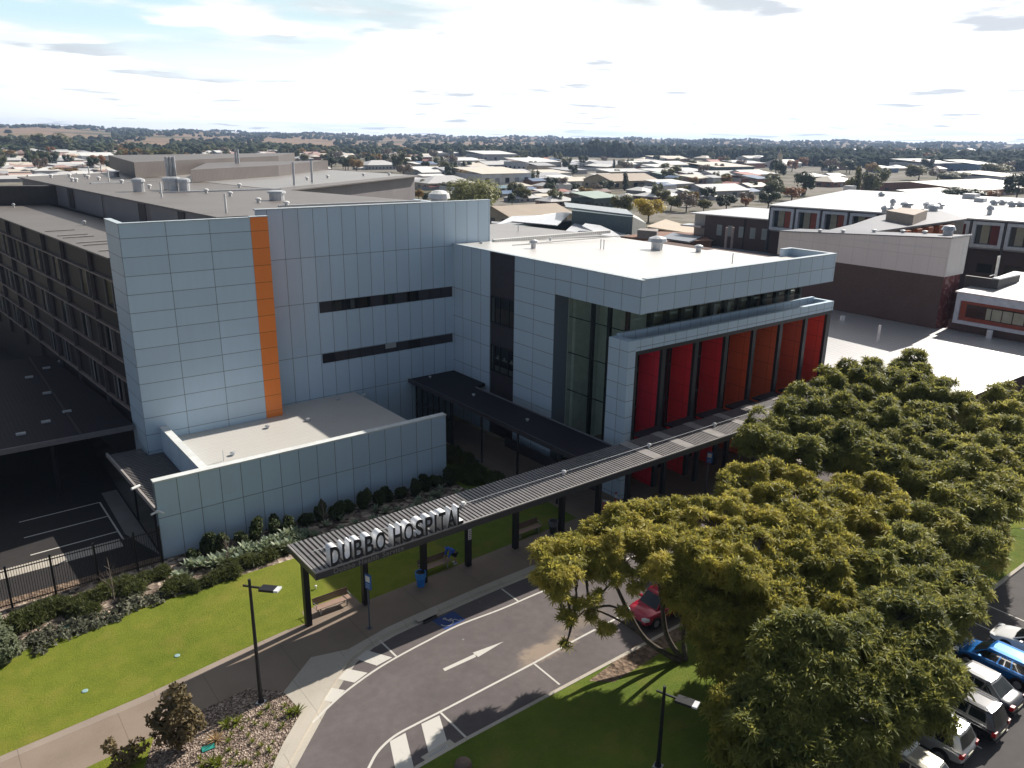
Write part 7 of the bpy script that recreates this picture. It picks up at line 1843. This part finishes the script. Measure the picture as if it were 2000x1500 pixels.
NAMED = [
 ('willow', 'large pale green weeping tree behind the end of the blue-grey wall', 924, 418, 76, 102),
 ('golden', 'golden yellow autumn tree beyond the dark green centre', 1266, 434, 52, 70),
 ('gum2', 'mixed green and yellow tree left of the golden tree', 1212, 420, 46, 48),
 ('autumn', 'yellowing small tree in front of the silver hip-roofed house', 1148, 392, 30, 40),
 ('dark', 'dark green bushy tree in front of the tan twin warehouse', 1184, 376, 24, 34),
 ('cypress', 'single dark upright cypress before the tan twin warehouse', 1221, 372, 34, 16),
 ('gum', 'grey-green tree overlapping the white hip-roofed house', 1283, 392, 36, 26),
 ('dark', 'pair-like dark round tree on the left before the big grey warehouse', 1374, 392, 26, 22),
 ('dark', 'dark round tree right against the big grey warehouse', 1388, 391, 26, 22),
 ('gum2', 'olive shrub tree in the autumn belt behind the brick wing, left end', 1310, 412, 34, 44),
 ('bare', 'brownish half-bare tree in the belt behind the brick wing', 1340, 414, 40, 44),
 ('autumn', 'orange-tan tree rising before the big grey warehouse', 1352, 404, 34, 26),
 ('dark', 'deep green tree at the right end of the autumn belt', 1418, 412, 32, 44),
 ('gum2', 'mid green shrub tree in the autumn belt beside the deep green one', 1374, 412, 26, 36),
 ('bare', 'bare reddish tree right of the autumn belt', 1456, 402, 28, 34),
 ('rust', 'small orange autumn tree between blue and brown roofs', 1057, 376, 11, 20),
 ('rust', 'orange tree at the corner of the brick wing roof', 1456, 406, 20, 22),
 ('gum', 'tall green tree left of the white ward roof peak', 1510, 392, 46, 44),
 ('dark', 'dark green tree below the tall green one by the ward roof', 1500, 408, 34, 44),
 ('dark', 'dark spreading tree above the cream hip-roofed hall', 1566, 382, 44, 50),
 ('rust', 'broad pinkish-brown tree left of the ward roof peak', 1546, 392, 26, 46),
 ('poplar', 'slim yellow-green poplar above the ward roof', 1570, 382, 26, 10),
 ('poplar', 'slim yellow-green poplar left of the bushy tree pair', 1672, 382, 52, 18),
 ('gum', 'big bushy grey-green tree in front of the long cream roof', 1706, 386, 54, 50),
 ('gum2', 'olive tree left of the big bushy one over the ward roof', 1660, 380, 36, 30),
 ('gum2', 'olive-green round tree behind the long cream-roofed building', 1794, 352, 30, 48),
 ('bare', 'bare mauve tree beside the olive-green round one', 1830, 352, 20, 30),
 ('gum', 'flat green tree crown behind the long building to the right', 1862, 356, 18, 54),
 ('dark', 'round dark green bush tree in front of the long building', 1876, 398, 28, 76),
 ('rust', 'bare orange tree right of the round dark bush', 1930, 394, 20, 36),
 ('dark', 'dark tree at the right edge beyond the ward roof', 1984, 394, 48, 50),
 ('gum2', 'olive tree on the slope at the right edge', 1950, 350, 30, 60),
 ('dark', 'dense dark round tree clump in the left suburb, left half', 648, 332, 24, 42),
 ('dark', 'dense dark round tree clump in the left suburb, right half', 680, 332, 20, 34),
 ('gum', 'tall mid green tree right of the cream gabled hall', 780, 336, 42, 32),
 ('bare', 'brown half-bare tree beneath the tall mid green one', 788, 346, 26, 36),
 ('gum2', 'small olive bush beside the dark plant room wall', 563, 338, 16, 24),
 ('autumn', 'yellow-green tree just right of the brown corrugated wall', 818, 392, 26, 24),
 ('dark', 'dark bush under the yellow-green tree right of the wall', 836, 396, 20, 26),
 ('rust', 'rust-brown bush left of the weeping tree', 862, 396, 18, 30),
 ('dark', 'dark tree right of the weeping tree', 972, 392, 24, 18),
 ('dark', 'tall palm-like dark tree in the house cluster', 1010, 386, 26, 26),
 ('autumn', 'yellow hedge tree above the far roof edge at left', 100, 338, 12, 40),
 ('autumn', 'yellow bushes beside the far roof corner at left', 140, 340, 12, 26),
 ('dark', 'dark upright tree pair in the left suburb, left one', 113, 320, 22, 14),
 ('dark', 'dark upright tree pair in the left suburb, right one', 131, 322, 18, 12),
 ('dark', 'dark green bush tree among houses at far left', 62, 320, 16, 28),
 ('gum2', 'olive tree behind the galvanised flues', 330, 318, 28, 40),
 ('gum2', 'olive tree left of the galvanised flues', 300, 316, 24, 36),
 ('gum', 'grey-green wood edge tree at far left on the hill foot', 105, 298, 32, 70),
 ('gum', 'grey-green wood edge tree at far left near the frame edge', 35, 296, 26, 60),
 ('dark', 'dark tall pine in front of the brown hill field', 256, 306, 26, 20),
 ('autumn', 'orange-leaved tree at the far left edge', 10, 306, 14, 40),
 ('dark', 'lone dark tree between the pine belt and the yellow-roofed shed', 1520, 352, 34, 30),
 ('rust', 'red-brown tree before the white houses under the far forest', 1568, 326, 18, 20),
 ('cypress', 'thin dark palm trunk in front of the pale sheds', 1199, 332, 20, 7),
 ('rust', 'orange autumn tree row showing in the dark forest', 1756, 306, 12, 26),
 ('rust', 'smaller orange autumn tree in the dark forest', 1780, 303, 9, 14),
]
for kd, lab, px, pyb, hp, wp_ in NAMED: tree(kd, lab, px, pyb, hp, wp_)
KL = dict(gum='grey-green tree standing among the far suburb roofs', gum2='olive green tree standing among the far suburb roofs', dark='dark green tree standing among the far suburb roofs', autumn='yellow autumn tree standing among the far suburb roofs', rust='rust-brown autumn tree standing among the far suburb roofs', bare='bare brown tree standing among the far suburb roofs')
rnd = random.Random(77)
for i in range(235):
    left = i < 130
    if left: px = rnd.uniform(-20, 830); py = rnd.uniform(300, 336) if px < 230 or px > 560 else rnd.uniform(299, 316)
    else: px = rnd.uniform(830, 2010); py = rnd.uniform(306, 345)
    if not left and px < 1500 and rnd.random() < 0.45: continue
    kd = rnd.choices(['gum', 'gum2', 'dark', 'autumn', 'rust', 'bare'], [5, 4, 5, 2, 0.8, 2])[0]
    tree(kd, KL[kd], px, py, rnd.uniform(10, 18)*(1+(py-300)/60), None, kd+' trees of the far suburb')
for i in range(70):
    px = rnd.uniform(830, 1520); py = rnd.uniform(322, 402)
    if 905 < px < 960 and py > 360: continue
    kd = rnd.choices(['gum', 'gum2', 'dark', 'autumn', 'bare'], [4, 5, 5, 2, 2])[0]
    tree(kd, KL[kd].replace('far suburb', 'middle-distance'), px, py, rnd.uniform(11, 19)*(1+(py-322)/90), None, kd+' trees among the sheds')
# pine belt and far woods: too many and too far to count
def wood(name, label, pts, mats, seed):
    rng = np.random.default_rng(seed)
    ico = []
    import itertools
    t = (1+5**0.5)/2
    v0 = np.array([(-1,t,0),(1,t,0),(-1,-t,0),(1,-t,0),(0,-1,t),(0,1,t),(0,-1,-t),(0,1,-t),(t,0,-1),(t,0,1),(-t,0,-1),(-t,0,1)])/math.sqrt(1+t*t)
    f0 = np.array([(0,11,5),(0,5,1),(0,1,7),(0,7,10),(0,10,11),(1,5,9),(5,11,4),(11,10,2),(10,7,6),(7,1,8),(3,9,4),(3,4,2),(3,2,6),(3,6,8),(3,8,9),(4,9,5),(2,4,11),(6,2,10),(8,6,7),(9,8,1)])
    Vs = []; Fs = []; off = 0
    for (x, y, z, h, w, sh) in pts:
        for k in range(3):
            o = rng.normal(size=2)*w*0.28; hh = h*rng.uniform(0.55, 1.0)
            jit = 1+rng.normal(size=(12, 1))*0.22
            v = v0*jit*np.array([w*0.42, w*0.42, hh*0.48])+np.array([x+o[0], y+o[1], z+hh*0.52])
            Vs.append(v); Fs.append(f0+off); off += 12
    me = np_mesh(name, np.concatenate(Vs), np.concatenate(Fs), mats)
    o = bpy.data.objects.new(name, me); COL.objects.link(o); return tag(o, label, 'woodland', None, 'stuff')
def wood_mat(name, c0, c1, c2, s=0.03):
    t = NT(name); P = t.pos(); n = t.noise(P, s, 3, 0.6); n2 = t.noise(P, 0.35, 3); f = t.math('ADD', t.math('MULTIPLY', n, 0.55), t.math('MULTIPLY', n2, 0.45))
    t.base(t.ramp(f, [(0.36, c0), (0.5, c1), (0.66, c2)])); t.set(0.9, 0, 0.05); return t.mat
M_PINEB = wood_mat('pine_belt_foliage', (0.012, 0.022, 0.016), (0.024, 0.038, 0.022), (0.042, 0.056, 0.030))
M_FARW = wood_mat('far_wood_foliage', (0.022, 0.034, 0.020), (0.045, 0.056, 0.028), (0.085, 0.080, 0.042))
rng = np.random.default_rng(9); pts = []
def put(px, py, h, w):
    c = at(px, py, -0.2); d = math.hypot(c[0], c[1])
    if d > 8000 or d < 0: return
    pts.append((c[0], c[1], terrain_h(c[0], c[1])-0.5, h, w, 0))
def put_d(px, d, h, w):
    a = at_far(px, 270, d); pts.append((a[0], a[1], terrain_h(a[0], a[1])-0.5, h, w, 0))
for i in range(1500):
    px = rng.uniform(820, 2080); d = rng.uniform(1330, 1700); put_d(px, d, rng.uniform(13, 23)*(1.0 if px > 1080 else 0.9), rng.uniform(10, 17))
for i in range(26):
    put_d(rng.uniform(1150, 1240), rng.uniform(1340, 1420), rng.uniform(24, 31), rng.uniform(10, 14))
for i in range(420):
    px = rng.uniform(1500, 2080); put_d(px, rng.uniform(1050, 1350), rng.uniform(10, 17), rng.uniform(10, 16))
wood('pine_belt', 'dark belt of pines across the middle distance', pts, M_PINEB, 1)
pts = []
def dens_ok(px, d):
    return math.sin(px*0.011+d*0.0013)+math.sin(px*0.023-d*0.0021+1.7)+math.sin(d*0.0035+px*0.004) > -0.2
n = 0
while n < 3300:
    px = rng.uniform(-60, 2080); d = 1250+4700*rng.random()**1.2
    if px > 1050 and d < 1700: continue
    if px < 640 and 1500 < d < 3600 and not dens_ok(px, d): n += 0.4; continue
    if px < 150 and 2200 < d < 3500 and rng.random() < 0.85: n += 0.3; continue
    if 520 < px < 1000 and 1900 < d < 3000 and rng.random() < 0.8: n += 0.3; continue
    put_d(px, d, rng.uniform(9, 17), rng.uniform(10, 20)); n += 1
for i in range(260): put_d(rng.uniform(-40, 830), rng.uniform(1180, 1420), rng.uniform(9, 15), rng.uniform(10, 17))
for i in range(170): put_d(rng.uniform(330, 560), rng.uniform(1500, 1900), rng.uniform(10, 15), rng.uniform(10, 18))
wood('far_woods', 'scattered far woods out to the horizon', pts, M_FARW, 2)
# ================================================================ sky, sun, camera
SUNV = Vector((1.385, 0.20, 1.0)).normalized()
el = math.asin(SUNV.z); az = math.atan2(SUNV.y, SUNV.x)
w = bpy.data.worlds.new('World'); scene.world = w; w.use_nodes = True
nt = w.node_tree; bg = nt.nodes['Background']; L = nt.links
sky = nt.nodes.new('ShaderNodeTexSky'); sky.sky_type = 'NISHITA'; sky.sun_disc = False; sky.sun_elevation = el; sky.sun_rotation = R(90)-az
sky.air_density = 1.0; sky.dust_density = 1.2; sky.ozone_density = 1.0; sky.altitude = 300
def wm(op, a, b=None, clamp=False):
    x = nt.nodes.new('ShaderNodeMath'); x.operation = op; x.use_clamp = clamp
    for i, q in enumerate((a, b)):
        if q is None: continue
        if isinstance(q, (int, float)): x.inputs[i].default_value = q
        else: L.new(q, x.inputs[i])
    return x.outputs[0]
tc = nt.nodes.new('ShaderNodeTexCoord'); sp = nt.nodes.new('ShaderNodeSeparateXYZ'); L.new(tc.outputs['Generated'], sp.inputs[0])
zc_ = wm('ADD', wm('MAXIMUM', sp.outputs[2], 0.0), 0.05)
cx_ = wm('DIVIDE', sp.outputs[0], zc_); cy2 = wm('DIVIDE', sp.outputs[1], zc_)
cb = nt.nodes.new('ShaderNodeCombineXYZ'); L.new(cx_, cb.inputs[0]); L.new(cy2, cb.inputs[1])
def wn(scale, detail, rough, off, dist=0.0):
    mp = nt.nodes.new('ShaderNodeMapping'); mp.inputs['Location'].default_value = off; L.new(cb.outputs[0], mp.inputs[0])
    n = nt.nodes.new('ShaderNodeTexNoise'); n.inputs['Scale'].default_value = scale; n.inputs['Detail'].default_value = detail; n.inputs['Roughness'].default_value = rough; n.inputs['Distortion'].default_value = dist
    L.new(mp.outputs[0], n.inputs['Vector']); return n.outputs['Fac']
def wramp(f, a, b):
    r = nt.nodes.new('ShaderNodeMapRange'); r.interpolation_type = 'SMOOTHSTEP'; r.inputs['From Min'].default_value = a; r.inputs['From Max'].default_value = b; L.new(f, r.inputs['Value']); return r.outputs[0]
def wmix(f, a, b):
    x = nt.nodes.new('ShaderNodeMix'); x.data_type = 'RGBA'
    for i, q in ((0, f), (6, a), (7, b)):
        if isinstance(q, (int, float)): x.inputs[i].default_value = q
        elif isinstance(q, tuple): x.inputs[i].default_value = (*q, 1)
        else: L.new(q, x.inputs[i])
    return x.outputs[2]
STR = 0.10
k = 1/STR
low = wramp(sp.outputs[2], 0.30, 0.02)
fw_ = nt.nodes.new('ShaderNodeVectorMath'); fw_.operation = 'DOT_PRODUCT'; L.new(tc.outputs['Generated'], fw_.inputs[0]); fw_.inputs[1].default_value = (0.80, 0.55, -0.05); fw0 = fw_.outputs['Value']
cover = wn(0.42, 7, 0.55, (3.2, 1.1, 0)); shade = wn(0.95, 5, 0.5, (8.3, 4.7, 2.0))
m = wramp(cover, 0.36, 0.50)
# a gap of pale blue high on the left of the view
pt = nt.nodes.new('ShaderNodeVectorMath'); pt.operation = 'DISTANCE'; L.new(cb.outputs[0], pt.inputs[0]); pt.inputs[1].default_value = (1.1, 5.3, 0)
gap = wm('MULTIPLY', wramp(pt.outputs['Value'], 2.6, 0.6), wramp(wn(0.9, 5, 0.5, (1.7, 9.2, 4.0)), 0.40, 0.56))
m = wm('MULTIPLY', m, wm('SUBTRACT', 1.0, gap))
m = wm('MULTIPLY', m, wm('SUBTRACT', 1.0, wm('MULTIPLY', low, wm('SUBTRACT', 1.0, wramp(fw0, -0.1, 0.95)))))
dk = wramp(shade, 0.575, 0.66)
# clouds are thick and white towards the sun side and the horizon, thin overhead behind the camera
fw = nt.nodes.new('ShaderNodeVectorMath'); fw.operation = 'DOT_PRODUCT'; L.new(tc.outputs['Generated'], fw.inputs[0]); fw.inputs[1].default_value = (0.80, 0.55, -0.05)
sunside = wramp(fw.outputs['Value'], -0.1, 0.95)
inv = wm('SUBTRACT', 1.0, sp.outputs[2])
cloudw = wmix(sunside, (0.11*k, 0.135*k, 0.18*k), (1.05*k, 1.06*k, 1.07*k))
cloudd = wmix(sunside, (0.08*k, 0.10*k, 0.135*k), (0.50*k, 0.535*k, 0.59*k))
cloud = wmix(wm('MULTIPLY', dk, 0.95), cloudw, cloudd)
skyd = nt.nodes.new('ShaderNodeVectorMath'); skyd.operation = 'SCALE'; L.new(sky.outputs[0], skyd.inputs[0]); skyd.inputs['Scale'].default_value = 0.20
lowc = wmix(sunside, (0.42*k, 0.51*k, 0.65*k), (0.86*k, 0.93*k, 0.95*k))
hz = wmix(wm('MULTIPLY', low, wm('ADD', wm('MULTIPLY', sunside, 0.15), 0.85)), skyd.outputs[0], lowc)
hz = wmix(wm('MULTIPLY', gap, 0.8), hz, (0.50*k, 0.70*k, 0.76*k))
col = wmix(wm('MULTIPLY', m, 0.95), hz, cloud)
L.new(col, bg.inputs['Color']); bg.inputs['Strength'].default_value = STR

sl = bpy.data.lights.new('sun', 'SUN'); sl.energy = 5.0; sl.angle = R(0.5); sl.color = (1.0, 0.93, 0.84)
so = bpy.data.objects.new('sun', sl); COL.objects.link(so); so.rotation_euler = SUNV.to_track_quat('Z', 'Y').to_euler(); so.location = (60, 20, 80)

cam = bpy.data.cameras.new('camera'); co = bpy.data.objects.new('camera', cam); COL.objects.link(co)
cam.sensor_width = 36; cam.lens = 36*F/2000; cam.clip_end = 30000; cam.clip_start = 0.5
Mx = Matrix(((CR[0], -CD[0], -CF[0], 0), (CR[1], -CD[1], -CF[1], 0), (CR[2], -CD[2], -CF[2], CH), (0, 0, 0, 1)))
co.matrix_world = Mx; scene.camera = co
scene.view_settings.view_transform = 'Standard'; scene.view_settings.look = 'None'; scene.view_settings.exposure = 0.45; scene.view_settings.gamma = 1.0
scene.render.engine = 'CYCLES'; scene.cycles.use_denoising = True
scene.cycles.max_bounces = 8; scene.cycles.transparent_max_bounces = 12; scene.cycles.diffuse_bounces = 3; scene.cycles.glossy_bounces = 3
